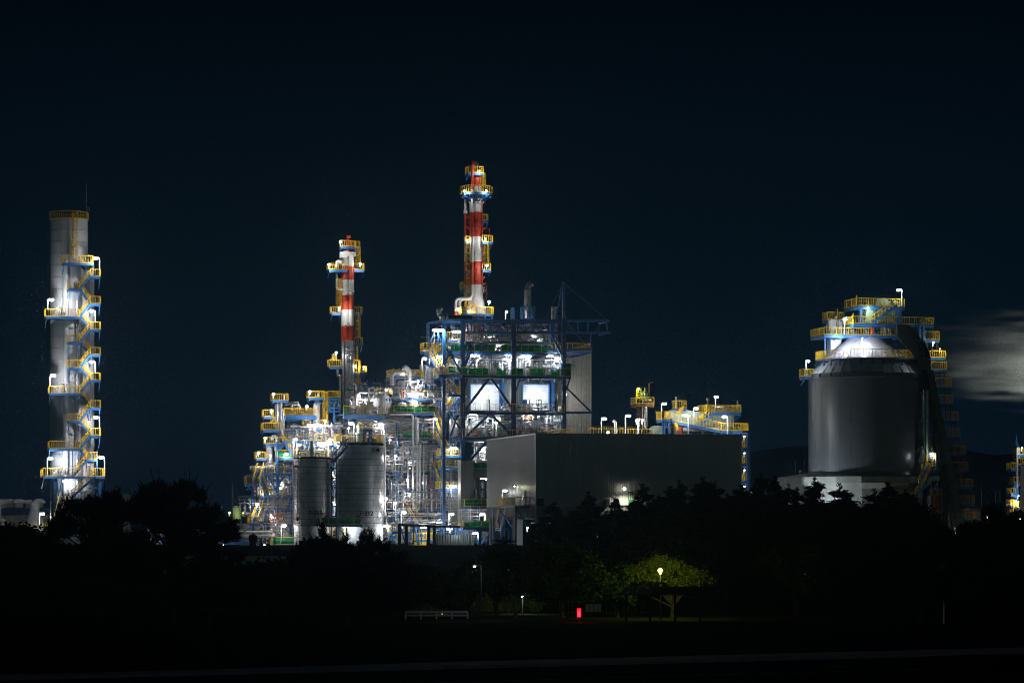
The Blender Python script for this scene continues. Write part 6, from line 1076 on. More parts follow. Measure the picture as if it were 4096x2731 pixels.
def silotop():
    T = Thing('silo_head_house', 'stack of yellow railed platforms and pale green machine houses on top of the silo', 'head house', (sx, SY, sz_(1343))); Yc = SY
    wplat(T, 3296, 3592, 1309, 1339, SY - 2.6, 5, 0, 'lfr', th=.3); wplat(T, 3413, 3735, 1264, 1295, SY - 2.4, 4.6, 0, 'lfr', th=.3); wplat(T, 3427, 3618, 1192, 1224, SY - 2.4, 4.6, 0, 'lfrb', th=.35); wplat(T, 3311, 3376, 1248, 1279, SY - 1, 2, 0, 'lfrb'); wplat(T, 3219, 3253, 1475, 1506, SY - 1.5, 2, .8, 'lfr')
    s = MB()
    for u in (3443, 3498, 3588, 3600): s.bar(P(u, 1226, SY - 2.2), P(u, 1295, SY - 2.2), .3 if u < 3500 else .22)
    for u in (3443, 3498):
        for k in (-1, 1): s.bar(P(u, 1245, SY - 2.25), P(u + 14 * k, 1228, SY - 2.25), .16)
    for u in (3415, 3500, 3590, 3680, 3695): s.bar(P(u, 1298, SY - 2.2), P(u, 1339 if u < 3600 else 1361, SY - 2.2), .2)
    for u, a, c in ((3320, 1342, 1425), (3300, 1342, 1420), (3676, 1300, 1440)): s.bar(P(u, a, SY - 1), P(u, c, SY - 1), .2)
    for a, c in ((3350, 1288), (3380, 1276)): s.bar(P(3352, 1288, SY - 1), P(3380, 1278, SY - 1), .12)
    T.part('support_frame', s, 'blue'); s = MB(); s.box(P(3520, 1262, SY - .6), 150 * sm_, 2.6, 60 * sm_); o = T.part('machine_house', s, 'pale_green'); s = MB()
    for u in (3460, 3480, 3510, 3540, 3570): s.bar(P(u, 1235, SY - 1.93), P(u, 1292, SY - 1.93), .05)
    s.bar(P(3446, 1245, SY - 1.94), P(3594, 1245, SY - 1.94), .05); s.box(P(3461, 1253, SY - 1.95), .3, .05, .3); T.part('panel_ribs', s, 'cream', o)
    def poly(ps, Y0, d, mm, nm):
        f = [P(u, v, Y0) for u, v in ps]; k = [x + V((0, d, 0)) for x in f]; n = len(f); s = MB(); s.add(f + k, [tuple(range(n))[::-1], tuple(range(n, 2 * n))] + [(i, (i + 1) % n, n + (i + 1) % n, n + i) for i in range(n)]); return T.part(nm, s, mm)
    poly([(3503, 1222), (3507, 1193), (3540, 1192), (3562, 1206), (3562, 1222)], SY - .5, 2, 'pale_green', 'top_cover'); T.part('motor', MB().drum(P(3582, 1212, SY - 1), e1, .26, .5, 14), 'white'); T.part('motor', MB().drum(P(3527, 1216, SY - 1.2), e2, .2, .3, 12), 'hazard'); T.part('motor', MB().drum(P(3342, 1270, SY - .8), e2, .22, .4, 12), 'white')
    stair(T, P(3588, 1222, SY - 3.4), P(3486, 1294, SY - 3.2), V((0, .8, 0))); stair(T, P(3565, 1298, SY - 1.5), P(3530, 1338, SY - 1.5), V((0, .8, 0)))
    s = MB(); s.box(P(3337, 1309, SY - .4), 50 * sm_, 1.6, 60 * sm_); o = T.part('filter_box', s, 'white'); s = MB(); [s.bar(P(u, 1283, SY - 1.25), P(u, 1325, SY - 1.25), .16, .1) for u in (3318, 3328, 3338, 3350, 3358)]; T.part('rib', s, 'white', o)
    s = MB(); s.box(P(3337, 1385, SY + .5), 46 * sm_, 1.3, 84 * sm_); T.part('duct', s, 'galv'); T.part('small_tank', MB().lathe(P(3390, 1339, SY - .5), [(.25, 0), (.25, 1.1), (.1, 1.3)], 14), 'white'); T.part('cable_post', MB().bar(P(3412, 1252, SY - 2.2), P(3412, 1300, SY - 2.2), .12).bar(P(3427, 1180, SY - 2.4), P(3427, 1225, SY - 2.4), .08).bar(P(3350, 1233, SY - 1.1), P(3350, 1290, SY - 1.1), .1), 'yellow')
    poly([(3455, 1300), (3490, 1300), (3486, 1345), (3462, 1345)], SY - 1.4, 1.6, 'pale_green', 'hopper'); T.part('extinguisher', MB().lathe(P(3488, 1335, SY - 3.2), [(.2, 0), (.2, .5), (.08, .75), (.08, .85)], 12), 'red')
    rn = random.Random(9)
    for k in range(40):
        u = rn.choice((rn.uniform(3370, 3600), rn.uniform(3440, 3590))); v = rn.choice((1338, 1294, 1294)); h = rn.uniform(8, 28); T.part('pipe', MB().tube(bend([P(u, v, SY - 2), P(u, v - h, SY - 2), P(u + rn.uniform(-14, 14), v - h, SY - 2)], .2, 3), rn.choice((.04, .06, .09)), 6), rn.choice(('galv', 'pale_green', 'white', 'dark')))
silotop()
def leg():
    T = Thing('inclined_conveyor', 'dark inclined conveyor casing leaning against the right side of the silo', 'conveyor', P(3850, 2178, SY - 3)); Y = SY - 4
    def prism(ps, d, mm, nm):
        f = [P(u, v, Y) for u, v in ps]; k = [x + V((0, d, 0)) for x in f]; n = len(f); s = MB(); s.add(f + k, [tuple(range(n))[::-1], tuple(range(n, 2 * n))] + [(i, (i + 1) % n, n + (i + 1) % n, n + i) for i in range(n)]); return T.part(nm, s, mm)
    prism([(3684, 1480), (3734, 1482), (3866, 2140), (3880, 2185), (3828, 2185), (3812, 2100)], 1.6, 'conveyor', 'casing')
    prism([(3588, 1298), (3640, 1300), (3662, 1330), (3700, 1370), (3714, 1400), (3724, 1435), (3668, 1435), (3620, 1380), (3590, 1340)], 2.2, 'conveyor', 'bend'); prism([(3668, 1437), (3722, 1437), (3724, 1480), (3684, 1479)], 2.0, 'conveyor', 'boot'); prism([(3668, 1370), (3708, 1368), (3720, 1430), (3682, 1430)], .2, 'pale_green', 'chute_plate')
    T.parts = None; s = MB()
    for k in range(5): s.tube(bend([P(3630 + k * 5, 1310 - k, Y - .1), P(3668 + k * 5, 1380, Y - .15), P(3685 + k * 4, 1440, Y - .15)], 1.0, 6), .05, 6)
    for k in range(4): s.tube([P(3690 + 5 * k, 1480, Y - .12), P(3818 + 5 * k, 2110, Y - .12)], .045, 6)
    T.part('cable', s, 'dark'); s = MB()
    for k in range(11):
        t = k / 10; u = 3684 + 128 * t; v = 1500 + 600 * t; s.bar(P(u - 2, v, Y - .05), P(u + 52, v + 1, Y - .05), .08, .14)
    T.part('flange', s, 'dark'); s = MB(); s.bar(P(3778, 1950, Y - .5), P(3778, 2178, Y - .5), .3); s.bar(P(3788, 1950, Y - .5), P(3788, 2178, Y - .5), .2); T.part('leg', s, 'dark')
    lands = [(3700, 3757, 1325, 1360), (3721, 3783, 1402, 1431), (3727, 3787, 1446, 1478), (3742, 3805, 1512, 1545), (3755, 3811, 1579, 1613), (3770, 3833, 1646, 1681), (3780, 3840, 1713, 1748), (3800, 3863, 1781, 1813), (3740, 3872, 1847, 1880), (3826, 3891, 1914, 1946), (3845, 3898, 1981, 2014), (3860, 3920, 2047, 2078)]
    for i, L in enumerate(lands): wplat(T, *L, Y + 2.4, 2.2, 0, 'lfr', sp=.3, name='landing')
    s = MB()
    for a, c in zip(lands[:-1], lands[1:]): 
        for k in (-28, -10): s.bar(P(a[1] + k, a[3], Y + 3.4), P(a[1] + k, c[3], Y + 3.4), .09)
        s.bar(P(a[1] - 2, a[3], Y + 3), P(a[1] - 2, c[2], Y + 3), .05)
    T.part('ladder_cage', s, 'rust')
    # side pillar and stairs to the silo base
    S = Thing('access_stair', 'blue and yellow stairs climbing beside the silo foot', 'stairs', P(3700, 2000, SY - 6)); Y2 = SY - 5
    stair(S, P(3718, 1772, Y2 + 2), P(3738, 1850, Y2 - 1), V((-.9, 0, 0))); stair(S, P(3736, 1862, Y2 - 1), P(3700, 1938, Y2 - 3), V((-.8, 0, 0))); stair(S, P(3712, 1930, Y2 - 2), P(3664, 1985, Y2 - 2), V((0, .8, 0))); wplat(S, 3706, 3740, 1850, 1878, Y2 - .6, 1.6, 0, 'lf'); wplat(S, 3690, 3717, 1741, 1770, Y2 + 2, 1.5, 0, 'fr')
    C = Thing('steel_column', 'green steel column standing against the right flank of the silo', 'column', P(3703, 2178, SY - 4)); s = MB(); s.bar(P(3708, 1560, Y2 - .4), P(3706, 1885, Y2 - .4), .3); s.bar(P(3697, 1600, Y2 - .4), P(3697, 1885, Y2 - .4), .14); [s.bar(P(3682, v, Y2), P(3712, v, Y2), .2) for v in (1572, 1684, 1794)]; C.part('column', s, 'pale_green')
leg()
GLs = 'lamps around the silo'
for u, v, k, ub, vb, t, pw, Y, em_, cl in ((3594, 1161, 'arm', 3607, 1222, 'tall lamp post topmost on the silo', 420, SY - 2, 'lamp_cool', (.86, 1, .92)), (3380, 1277, 'arm', 3378, 1337, 'lamp post beside the white filter box on the silo', 320, SY - 3.2, 'lamp_cool', (.86, 1, .92)), (3472, 1232, 'bulb', None, None, 'small lamp under the topmost silo platform', 220, SY - 3, 'lamp_cool', (.85, 1, .85)),
    (3734, 1370, 'bulb', None, None, 'floodlight on the right landing beside the silo chute', 260, SY - 3.5, 'lamp_cool', (.86, .96, 1)), (3231, 1445, 'arm', 3224, 1504, 'lamp post at the left shoulder of the silo', 260, SY - 3, 'lamp_cool', (.9, .97, 1)), (3728, 1815, 'arm', 3743, 1880, 'lamp post on the small yellow platform at the silo foot', 120, SY - 5.5, 'lamp_cool', (.9, .97, 1))):
    lamp(t, u, v, 0, k, ub, vb, pw, GLs, em_, cl, Y=Y, size=.8)
lamp('left small lamp hung under the lowest silo platform above the cone', 3345, 1360, 0, 'bulb', None, None, 900, GLs, 'lamp_cool', (.9, .93, 1), Y=SY - 3.4, size=.3); lamp('right small lamp hung under the lowest silo platform above the cone', 3450, 1352, 0, 'bulb', None, None, 700, GLs, 'lamp_cool', (.9, .93, 1), Y=SY - 4.6, size=.3)
lamp('lamp just above the yellow landing right of the conveyor', 3760, 1395, 0, 'bulb', None, None, 160, GLs, 'lamp_yellow', (1, .85, .4), Y=SY - 2, size=.4)
lamp('white floodlight glinting through the bamboo left of the silo', 3140, 2050, 0, 'bulb', None, 2170, 8500, GLs, 'lamp_cool', (.85, .95, 1), Y=360, size=.5)
lamp('yellow floodlight at the foot of the rusty tank', 3798, 2142, 0, 'bulb', None, 2178, 380, GLs, 'lamp_yellow', (1, .8, .25), Y=352, size=.8); lamp('white tube lamp right of the rusty tank foot', 3820, 2130, 0, 'bar', None, None, 300, GLs, 'lamp_cool', (.9, .95, 1), Y=354, L=.9, size=.7)
lamp('white floodlight glinting through the right pines', 3951, 2067, 0, 'bulb', None, 2178, 420, GLs, 'lamp_cool', (.9, .95, 1), Y=372, size=.9)
# rusty tank, long rear building, right edge
T = Thing('rusty_tank', 'rust streaked tank with railing at the right foot of the silo', 'tank', P(3743, 2178, SY)); m = SY / F; c = P(3743, 2178, SY + 1.5); z = lambda v: P(0, v, SY).z - GZ; c.z = GZ
T.part('shell', MB().lathe(c, [(32 * m, 0), (32 * m, z(1981)), (30 * m, z(1979))], 36), 'rust'); T.part('side_pipe', MB().tube([P(3716, 2178, SY - .4), P(3716, 1982, SY - .4)], .32, 12), 'cream'); n = 14; s = MB(); pts = [V((c.x + 32 * m * math.cos(2 * math.pi * i / n), c.y + 32 * m * math.sin(2 * math.pi * i / n), c.z + z(1981))) for i in range(n + 1)]; rail(s, pts, .85, .5); T.part('railing', s, 'yellow'); cladder(T, 3755, 1985, 2170, SY, m='rust')
s = MB(); [s.bar(P(u, 1906, SY + 2), P(u, 1981, SY + 2), .1) for u in (3724, 3750)]; s.bar(P(3724, 1975, SY + 2), P(3750, 1930, SY + 2), .08); s.box(P(3738, 1912, SY + 2), 1.1, .8, .6); T.part('frame', s, 'galv')
shed2 = Thing('long_building', 'long pale low building with rusty eaves behind the conveyor foot', 'building', P(3800, 2178, 430)); s = MB(); a = P(3780, 2035, 430); c = P(4110, 2037, 430); ribwall(s, a, c, GZ, a.z, .8, .06); shed2.part('wall', s, 'wall_left'); s = MB(); s.frame((a + c) / 2 + V((0, 6, 0)), (c - a) / 2, V((0, 5.9, 0)), ez * .15); shed2.part('roof', s, 'rust')
for u in (3800, 3835, 3865): pass
T = Thing('rear_frame', 'low rusty railed frame in front of the long pale building', 'frame', P(3880, 2178, 400)); wplat(T, 3862, 3920, 2048, 2076, 400, 2, 0, 'lfr', ry='rust'); s = MB(); [s.bar(P(u, 2078, 400), P(u, 2178, 400), .15) for u in (3795, 3812, 3865, 3918)]; s.box(P(3867, 2038, 400), 13 * .035, .3, .5); T.part('post', s, 'rust')
T = Thing('shed', 'pale ribbed shed left of the silo behind the bamboo', 'shed', P(3110, 2178, 395)); s = MB(); a = P(3110, 1908, 395); c = P(3290, 1908, 402); ribwall(s, a, c, GZ, a.z, .6, .05); T.part('wall', s, 'cream'); s = MB(); f = [P(3106, 1910, 394), P(3180, 1899, 396), P(3240, 1888, 398), P(3290, 1888, 402), P(3290, 1912, 402)]; kk = [x + V((0, 9, 0)) for x in f]; n = 5; s.add(f + kk, [tuple(range(n))[::-1], tuple(range(n, 2 * n))] + [(i, (i + 1) % n, n + (i + 1) % n, n + i) for i in range(n)]); T.part('roof', s, 'wall')
s = MB(); s.lathe(P(3201, 1897, 400), [(.2, 0), (.2, .35), (.27, .36), (.27, .62)], 14); T.part('vent', s, 'galv')
T = Thing('process_tower', 'slim blue tower with yellow cages cut by the right picture edge', 'tower', P(4068, 2178, 400)); s = MB(); s.bar(P(4066, 1776, 400), P(4066, 2130, 400), .42); s.bar(P(4066, 1740, 400), P(4066, 1776, 400), .14); s.bar(P(4092, 1800, 400), P(4092, 1900, 400), .3)
for v in (1826, 1878, 1900, 1926, 1980): s.bar(P(4050, v, 400), P(4096, v, 400), .2)
s.bar(P(4048, 1885, 400), P(4064, 1905, 400), .1); s.bar(P(4055, 1930, 400), P(4055, 1990, 400), .35); s.lathe(P(4066, 1772, 400), [(.22, 0), (.22, .1), (.05, .6), (.03, 1.2)], 10); T.part('frame', s, 'blue')
for L in ((4044, 4063, 1854, 1875), (4070, 4100, 1798, 1819), (4072, 4100, 1836, 1858), (4044, 4062, 1955, 1976), (4056, 4085, 1912, 1932), (4043, 4056, 2000, 2022), (4074, 4100, 2008, 2030), (4043, 4058, 2040, 2062)): wplat(T, *L, 399, 1.6, 0)
cladder(T, 4051, 2000, 2060, 399.6); T.part('riser', MB().tube(bend([P(4069, 1950, 399), P(4069, 1791, 399), P(4076, 1789, 399), P(4076, 1830, 399)], .3), .14, 8), 'white')
lamp('floodlight at left side of the tower cut by the right picture edge', 4074, 1982, 0, 'bulb', None, None, 160, 'lamps at the right edge', 'lamp_cool', (.9, .95, 1), Y=398, size=.5); lamp('white lamp behind the ladder of the tower at the right picture edge', 4062, 2005, 0, 'bulb', None, None, 260, 'lamps at the right edge', 'lamp', LW, Y=399.2, size=.6); lamp('lamp high on the tower at the right picture edge', 4088, 1790, 0, 'bulb', None, None, 240, 'lamps at the right edge', 'lamp_cool', (.9, .95, 1), Y=398, size=.5); lamp('lamp low on the tower at the right picture edge', 4080, 2075, 0, 'bulb', None, None, 260, 'lamps at the right edge', Y=397, size=.5)
T = Thing('grey_tank', 'tall grey tank cut by the right picture edge', 'tank', P(4120, 2178, 392)); T.part('shell', MB().lathe(P(4122, 2178, 392), [(1.4, 0), (1.4, 11.1), (1.2, 11.3)], 32), 'cream')
for u, v in ((3925, 1958), (3982, 1966), (4000, 1962), (3182, 1842), (3216, 1840), (4033, 1970)):
    solo('mast', MB().bar(P(u, v, 600), P(u, 2140, 600), .12), 'galv', {3925: 'faint distant mast nearest the conveyor landings', 3982: 'faint distant mast, left of the close pair beyond the long building', 4000: 'faint distant mast, right of the close pair beyond the long building', 3182: 'faint mast left of two beside the silo', 3216: 'faint mast nearest the left side of the silo', 4033: 'faint distant mast nearest the right edge tower'}[u], 'mast', 'distant masts')
# ---- steam plume drifting in from the right, lit by a floodlight added outside the frame
def steam():
    m = bpy.data.materials.new('steam'); m.use_nodes = True; t = m.node_tree; t.nodes.clear(); o = t.nodes.new('ShaderNodeOutputMaterial'); pv = t.nodes.new('ShaderNodeVolumePrincipled'); tcn = t.nodes.new('ShaderNodeTexCoord'); mpg = t.nodes.new('ShaderNodeMapping'); mpg.inputs['Scale'].default_value = (.05, .08, .34); mpg.inputs['Rotation'].default_value = (0, -.16, 0)
    n = t.nodes.new('ShaderNodeTexNoise'); n.inputs['Detail'].default_value = 1.5; n.inputs['Scale'].default_value = 1; t.links.new(tcn.outputs['Object'], mpg.inputs[0]); t.links.new(mpg.outputs[0], n.inputs['Vector']); r = t.nodes.new('ShaderNodeMapRange'); r.inputs[1].default_value = .22; r.inputs[2].default_value = .80; r.interpolation_type = 'SMOOTHSTEP'; t.links.new(n.outputs['Fac'], r.inputs[0])
    # soft falloff toward the edge of the cloud body (object space ellipsoid)
    sc = t.nodes.new('ShaderNodeMapping'); sc.inputs['Scale'].default_value = (1 / 26.0, 1 / 7.0, 1 / 10.0); t.links.new(tcn.outputs['Object'], sc.inputs[0]); ln = t.nodes.new('ShaderNodeVectorMath'); ln.operation = 'LENGTH'; t.links.new(sc.outputs[0], ln.inputs[0]); f = t.nodes.new('ShaderNodeMapRange'); f.interpolation_type = 'SMOOTHSTEP'; f.inputs[1].default_value = 1.0; f.inputs[2].default_value = .1; n2 = t.nodes.new('ShaderNodeTexNoise'); n2.inputs['Detail'].default_value = 1; n2.inputs['Scale'].default_value = 2.2; t.links.new(mpg.outputs[0], n2.inputs['Vector']); ad = t.nodes.new('ShaderNodeMath'); ad.operation = 'MULTIPLY_ADD'; ad.inputs[1].default_value = .8; t.links.new(n2.outputs['Fac'], ad.inputs[0]); a3 = t.nodes.new('ShaderNodeMath'); a3.operation = 'SUBTRACT'; a3.inputs[1].default_value = .24; t.links.new(ln.outputs['Value'], a3.inputs[0]); t.links.new(a3.outputs[0], ad.inputs[2]); t.links.new(ad.outputs[0], f.inputs[0])
    mu = t.nodes.new('ShaderNodeMath'); mu.operation = 'MULTIPLY'; t.links.new(r.outputs[0], mu.inputs[0]); t.links.new(f.outputs[0], mu.inputs[1]); m2 = t.nodes.new('ShaderNodeMath'); m2.operation = 'MULTIPLY'; m2.inputs[1].default_value = .55; t.links.new(mu.outputs[0], m2.inputs[0]); t.links.new(m2.outputs[0], pv.inputs['Density']); pv.inputs['Color'].default_value = (.95, .95, .92, 1); pv.inputs['Anisotropy'].default_value = .2; t.links.new(pv.outputs[0], o.inputs['Volume']); M['steam'] = m
    c = P(4210, 1430, 430); s = MB(); k = 24; pr = [(math.sin(math.pi * i / 12), -math.cos(math.pi * i / 12)) for i in range(13)]; vs = []
    for rr, zz in pr:
        for j in range(k): a = 2 * math.pi * j / k; vs.append(c + V((26 * rr * math.cos(a), 7 * rr * math.sin(a), 10 * zz)))
    s.add(vs, [(i * k + j, i * k + (j + 1) % k, (i + 1) * k + (j + 1) % k, (i + 1) * k + j) for i in range(12) for j in range(k)], True); o2 = s.build('steam', 'steam', None, c); o2.location = c; props(o2, 'pale steam plume drifting leftwards behind the conveyor landings', 'steam', None, 'stuff')
    T = lamp('added unseen floodlight mast outside the right picture edge lighting the steam', 4480, 1640, 0, 'bulb', None, 2178, 10, 'lamps at the right edge', 'lamp_yellow', (1, .98, .82), Y=425, size=1.0)
    l = bpy.data.lights.new('steam_fill_beam', 'SPOT'); l.energy = 24000; l.color = (.93, 1, .92); l.spot_size = R(130); l.spot_blend = 1.0; l.shadow_soft_size = .3; ob = bpy.data.objects.new('steam_fill_beam', l); COL.objects.link(ob); ob.parent = T.o; h_ = P(4480, 1640, 424.5) - V((.5, 0, 0)); ob.location = h_ - T.at
    ob.rotation_euler = (c - h_).to_track_quat('-Z', 'Y').to_euler()
steam()
# ================================================================ ground, road, hills
def ground():
    ys = [-60, 60, 108, 150, 200, 262, 292, 306, 330, 343, 346, 352, 420, 900, 2500, 9000]; zs = [0, 0, 0, 0, .1, .1, .4, 1.2, 2.9, 3.5, 3.55, GZ, GZ, GZ, GZ, GZ]; vs = []; fs = []; n = 60; rn = random.Random(2)
    for i, (y, z) in enumerate(zip(ys, zs)):
        for j in range(n + 1):
            x = (j / n - .5) * 2 * (140 + y * .9 if y < 3000 else 9000); vs.append((x, y, z + (rn.uniform(-.05, .12) if 140 < y < 340 else 0)))
    fs = [(i * (n + 1) + j, i * (n + 1) + j + 1, (i + 1) * (n + 1) + j + 1, (i + 1) * (n + 1) + j) for i in range(len(ys) - 1) for j in range(n)]
    s = MB(); s.add(vs, fs, True); solo('ground', s, 'grass', 'dark grassy ground sloping up to the plant', 'ground', None, 'structure', (0, 0, 0))
ground()
def strip(name, pts, w, z, m, lab, cat):
    s = MB(); vs = []
    for (u, v) in pts:
        Y = (CH - z) / ((v - HV) / F); vs += [V(((u - 2048) / F * Y, Y, z)), V(((u - 2048) / F * Y, Y + w, z))]
    s.add(vs, [(2 * i, 2 * i + 2, 2 * i + 3, 2 * i + 1) for i in range(len(pts) - 1)]); solo(name, s, m, lab, cat, None, 'structure')
s = MB(); s.add([(-80, 40, .012), (80, 40, .012), (80, 158, .012), (-80, 78, .012)], [(0, 1, 2, 3)]); solo('road', s, 'asphalt', 'dark asphalt road along the bottom edge', 'road', None, 'structure')
s = MB(); s.add([(-40, 98.2, .13), (40, 138.2, .13), (40, 143.0, .13), (-2, 121.0, .13), (-12, 114.4, .13), (-40, 100.2, .13)], [(0, 1, 2, 3, 4, 5)]); s.add([(-40, 98.2, .0), (40, 138.2, .0), (40, 138.2, .13), (-40, 98.2, .13)], [(0, 1, 2, 3)]); solo('pavement', s, 'paving', 'pale pavement strip beyond the road', 'pavement', None, 'structure')
s = MB(); s.add([(-4, 106.0, .02), (26, 121.0, .02), (26, 121.16, .02), (-4, 106.16, .02)], [(0, 1, 2, 3)]); solo('road_line', s, 'line_white', 'thin white edge line on the dark road', 'road marking', None, 'structure')
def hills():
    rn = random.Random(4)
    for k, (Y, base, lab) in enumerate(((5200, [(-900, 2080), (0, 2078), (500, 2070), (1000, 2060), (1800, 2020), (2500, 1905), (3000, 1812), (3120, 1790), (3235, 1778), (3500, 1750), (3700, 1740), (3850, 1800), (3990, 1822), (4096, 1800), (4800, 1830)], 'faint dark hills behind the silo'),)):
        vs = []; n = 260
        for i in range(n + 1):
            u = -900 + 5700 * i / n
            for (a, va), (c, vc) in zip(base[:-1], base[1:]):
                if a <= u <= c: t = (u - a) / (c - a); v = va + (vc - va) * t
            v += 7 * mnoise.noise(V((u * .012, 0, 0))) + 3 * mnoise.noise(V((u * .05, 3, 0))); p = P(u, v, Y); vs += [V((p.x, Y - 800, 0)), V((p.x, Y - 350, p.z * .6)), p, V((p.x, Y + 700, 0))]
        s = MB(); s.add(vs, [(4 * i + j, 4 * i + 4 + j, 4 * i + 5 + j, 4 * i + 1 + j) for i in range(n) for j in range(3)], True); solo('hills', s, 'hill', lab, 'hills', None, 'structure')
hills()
# ================================================================ trees
def leaves(s, blobs, n, size, rn, style='leaf', core=True):
    cf = .42 if style == 'needle' else .7
    wts = [b[1] * b[2] for b in blobs]; tot = sum(wts)
    for (c, rx, rz) in blobs:
        k = int(n * rx * rz / tot)
        if core:
            pr = [(max(.01, rx * cf * math.sin(math.pi * i / 6)) * rn.uniform(.85, 1.1), -rz * cf * math.cos(math.pi * i / 6)) for i in range(7)]; a = len(s.v); s.lathe(c, pr, 9, False, cap=False)
            for i in range(a, len(s.v)):
                x = V(s.v[i]); d = mnoise.noise(x * 1.7) * .22 * rx; s.v[i] = tuple(x + (x - c).normalized() * d if (x - c).length > .01 else x)
        vs = []; fs = []
        for i in range(k):
            d = V((rn.gauss(0, 1), rn.gauss(0, 1), rn.gauss(0, 1))).normalized(); q = rn.uniform(.5, 1.22 if style == 'needle' else 1.08); p = c + V((d.x * rx * q, d.y * rx * q, d.z * rz * q)); p += V((mnoise.noise(p * 1.1), mnoise.noise(p * 1.1 + V((7, 0, 0))), mnoise.noise(p * 1.1 + V((0, 9, 0))))) * rx * .35
            if style == 'needle':
                up = (d * .6 + V((rn.uniform(-.3, .3), rn.uniform(-.3, .3), 1.0))).normalized(); L = size * rn.uniform(.7, 1.5)
                for j in range(7):
                    w = (up * .75 + V((rn.gauss(0, .6), rn.gauss(0, .6), rn.gauss(0, .45)))).normalized(); t = w.orthogonal().normalized() * size * .10; b = p + up * rn.uniform(-.3, .8) * L; m = len(vs); vs += [b - t, b + t, b + w * L * .8]; fs.append((m, m + 1, m + 2))
                if rn.random() < .12: m = len(vs); t = V((size * .07, 0, 0)); vs += [p - t, p + t, p + V((rn.uniform(-.1, .1), 0, L * 2.3))]; fs.append((m, m + 1, m + 2))
            else:
                for j in range(3 if style == 'spray' else 2):
                    w = V((rn.gauss(0, 1), rn.gauss(0, 1), rn.gauss(0, .6))).normalized(); t = w.cross(V((rn.gauss(0, 1), rn.gauss(0, 1), rn.gauss(0, 1)))).normalized(); b = p + V((rn.gauss(0, 1), rn.gauss(0, 1), rn.gauss(0, 1))) * size * .6; L = size * rn.uniform(.5, 1.1); wd = L * (.22 if style == 'spray' else .42)
                    if style == 'spray': w = (w + V((0, 0, -.3))).normalized()
                    m = len(vs); vs += [b - w * L * .5, b + t * wd, b + w * L * .5, b - t * wd]; fs.append((m, m + 1, m + 2, m + 3))
        s.add(vs, fs)
def limbs(s, base, blobs, r0, rn, hub):
    s.tube([base, base + (hub - base) * .33 + V((rn.uniform(-.15, .15), 0, 0)), base + (hub - base) * .66 + V((rn.uniform(-.2, .2), 0, 0)), hub], [r0, r0 * .82, r0 * .68, r0 * .55], 8)
    for c, rx, rz in blobs:
        st = base + (hub - base) * rn.uniform(.45, 1.0); mid = (st + c) / 2 + V((rn.uniform(-.3, .3), rn.uniform(-.3, .3), rn.uniform(-.1, .3))); s.tube([st, mid, c + (c - mid) * .5], [r0 * .38, r0 * .24, r0 * .08], 6)
def tree(kind, label, u, Y, vbase, blobs, n, size, m='leaf', style='leaf', group='trees', seed=0, r0=.16, hub=None, core=True, zb=None):
    rn = random.Random(seed + int(u)); base = P(u, vbase, Y); base.z = 0 if zb is None else zb; B = [(P(bu, bv, Y + rn.uniform(-.6, .6) * min(2.5, br * Y / F)), br * Y / F, bz * Y / F) for bu, bv, br, bz in blobs]
    T = Thing(kind, label, 'tree', base, group); hb = P(hub[0], hub[1], Y) if hub else P(u, max(b[1] for b in blobs), Y)
    s = MB(); limbs(s, base, B, r0, rn, hb); T.part('trunk', s, 'bark'); s = MB(); leaves(s, B, n, size, rn, style, core); T.part('crown', s, m); return T
G1 = 'black pines in front on the left'
rp_ = random.Random(77)
def pb(u0, u1, top, bot, n, r=(30, 52), seed=1):     # pine blobs inside an outline: top(u) and bottom rows
    rn = random.Random(seed); out = []
    for i in range(n):
        t = (i + rn.random()) / n; u = u0 + (u1 - u0) * t; e = 1 - abs(2 * t - 1) ** 2.2; v0 = top + (bot - top) * .55 * (1 - e); v = v0 + (bot - v0) * rn.random() ** 1.3 * .9; k = rn.uniform(*r); out.append((u, v + k * .7, k, k * rn.uniform(.55, .8)))
    for i in range(max(4, int((u1 - u0) / 40))):          # top clumps define the silhouette
        u = u0 + (u1 - u0) * (i + .5) / max(4, int((u1 - u0) / 40)); t = (u - u0) / (u1 - u0); e = 1 - abs(2 * t - 1) ** 2.2; v0 = top + (bot - top) * .5 * (1 - e) + rn.uniform(-8, 22); out.append((u, v0 + 26, rn.uniform(22, 34), rn.uniform(24, 34)))
    return out
def pbo(line, bot, n, seed, r=(30, 50)):          # clumps along and below an uneven crown line
    rn = random.Random(seed); out = []
    def top(u):
        for (a, va), (c, vc) in zip(line[:-1], line[1:]):
            if a <= u <= c: return va + (vc - va) * (u - a) / (c - a)
        return line[-1][1]
    u0, u1 = line[0][0], line[-1][0]; k = int((u1 - u0) / 24)
    for i in range(k + 1): u = u0 + (u1 - u0) * i / k; w = rn.uniform(13, 24); h = rn.uniform(14, 30); out.append((u + rn.uniform(-6, 6), top(u) + h + rn.uniform(-9, 26), w, h)); rn.random() < .7 and out.append((u + rn.uniform(-12, 12), top(u) + rn.uniform(-4, 22), rn.uniform(5, 8), rn.uniform(14, 24)))
    for i in range(n): u = u0 + (u1 - u0) * (i + rn.random()) / n; q = rn.uniform(*r); t = top(u) + q * .9 + 14; out.append((u, t + (bot - t) * rn.random() ** 1.1, q, q * .7))
    return out
tree('pine_tree', 'large black pine with the highest spiky crown, standing before the sky left of the plant', 690, 172, 2480, pbo([(545, 1995), (575, 1948), (640, 1940), (700, 1930), (765, 1938), (800, 1972), (828, 2030), (850, 2080)], 2380, 42, 1) + [(880, 2130, 42, 24), (905, 2160, 30, 20), (850, 2060, 34, 30), (920, 2108, 30, 22), (935, 2150, 26, 18), (820, 2200, 50, 24), (870, 2215, 40, 18)], 8500, .26, 'pine_leaf', 'needle', G1, 3, .22, (690, 2080))
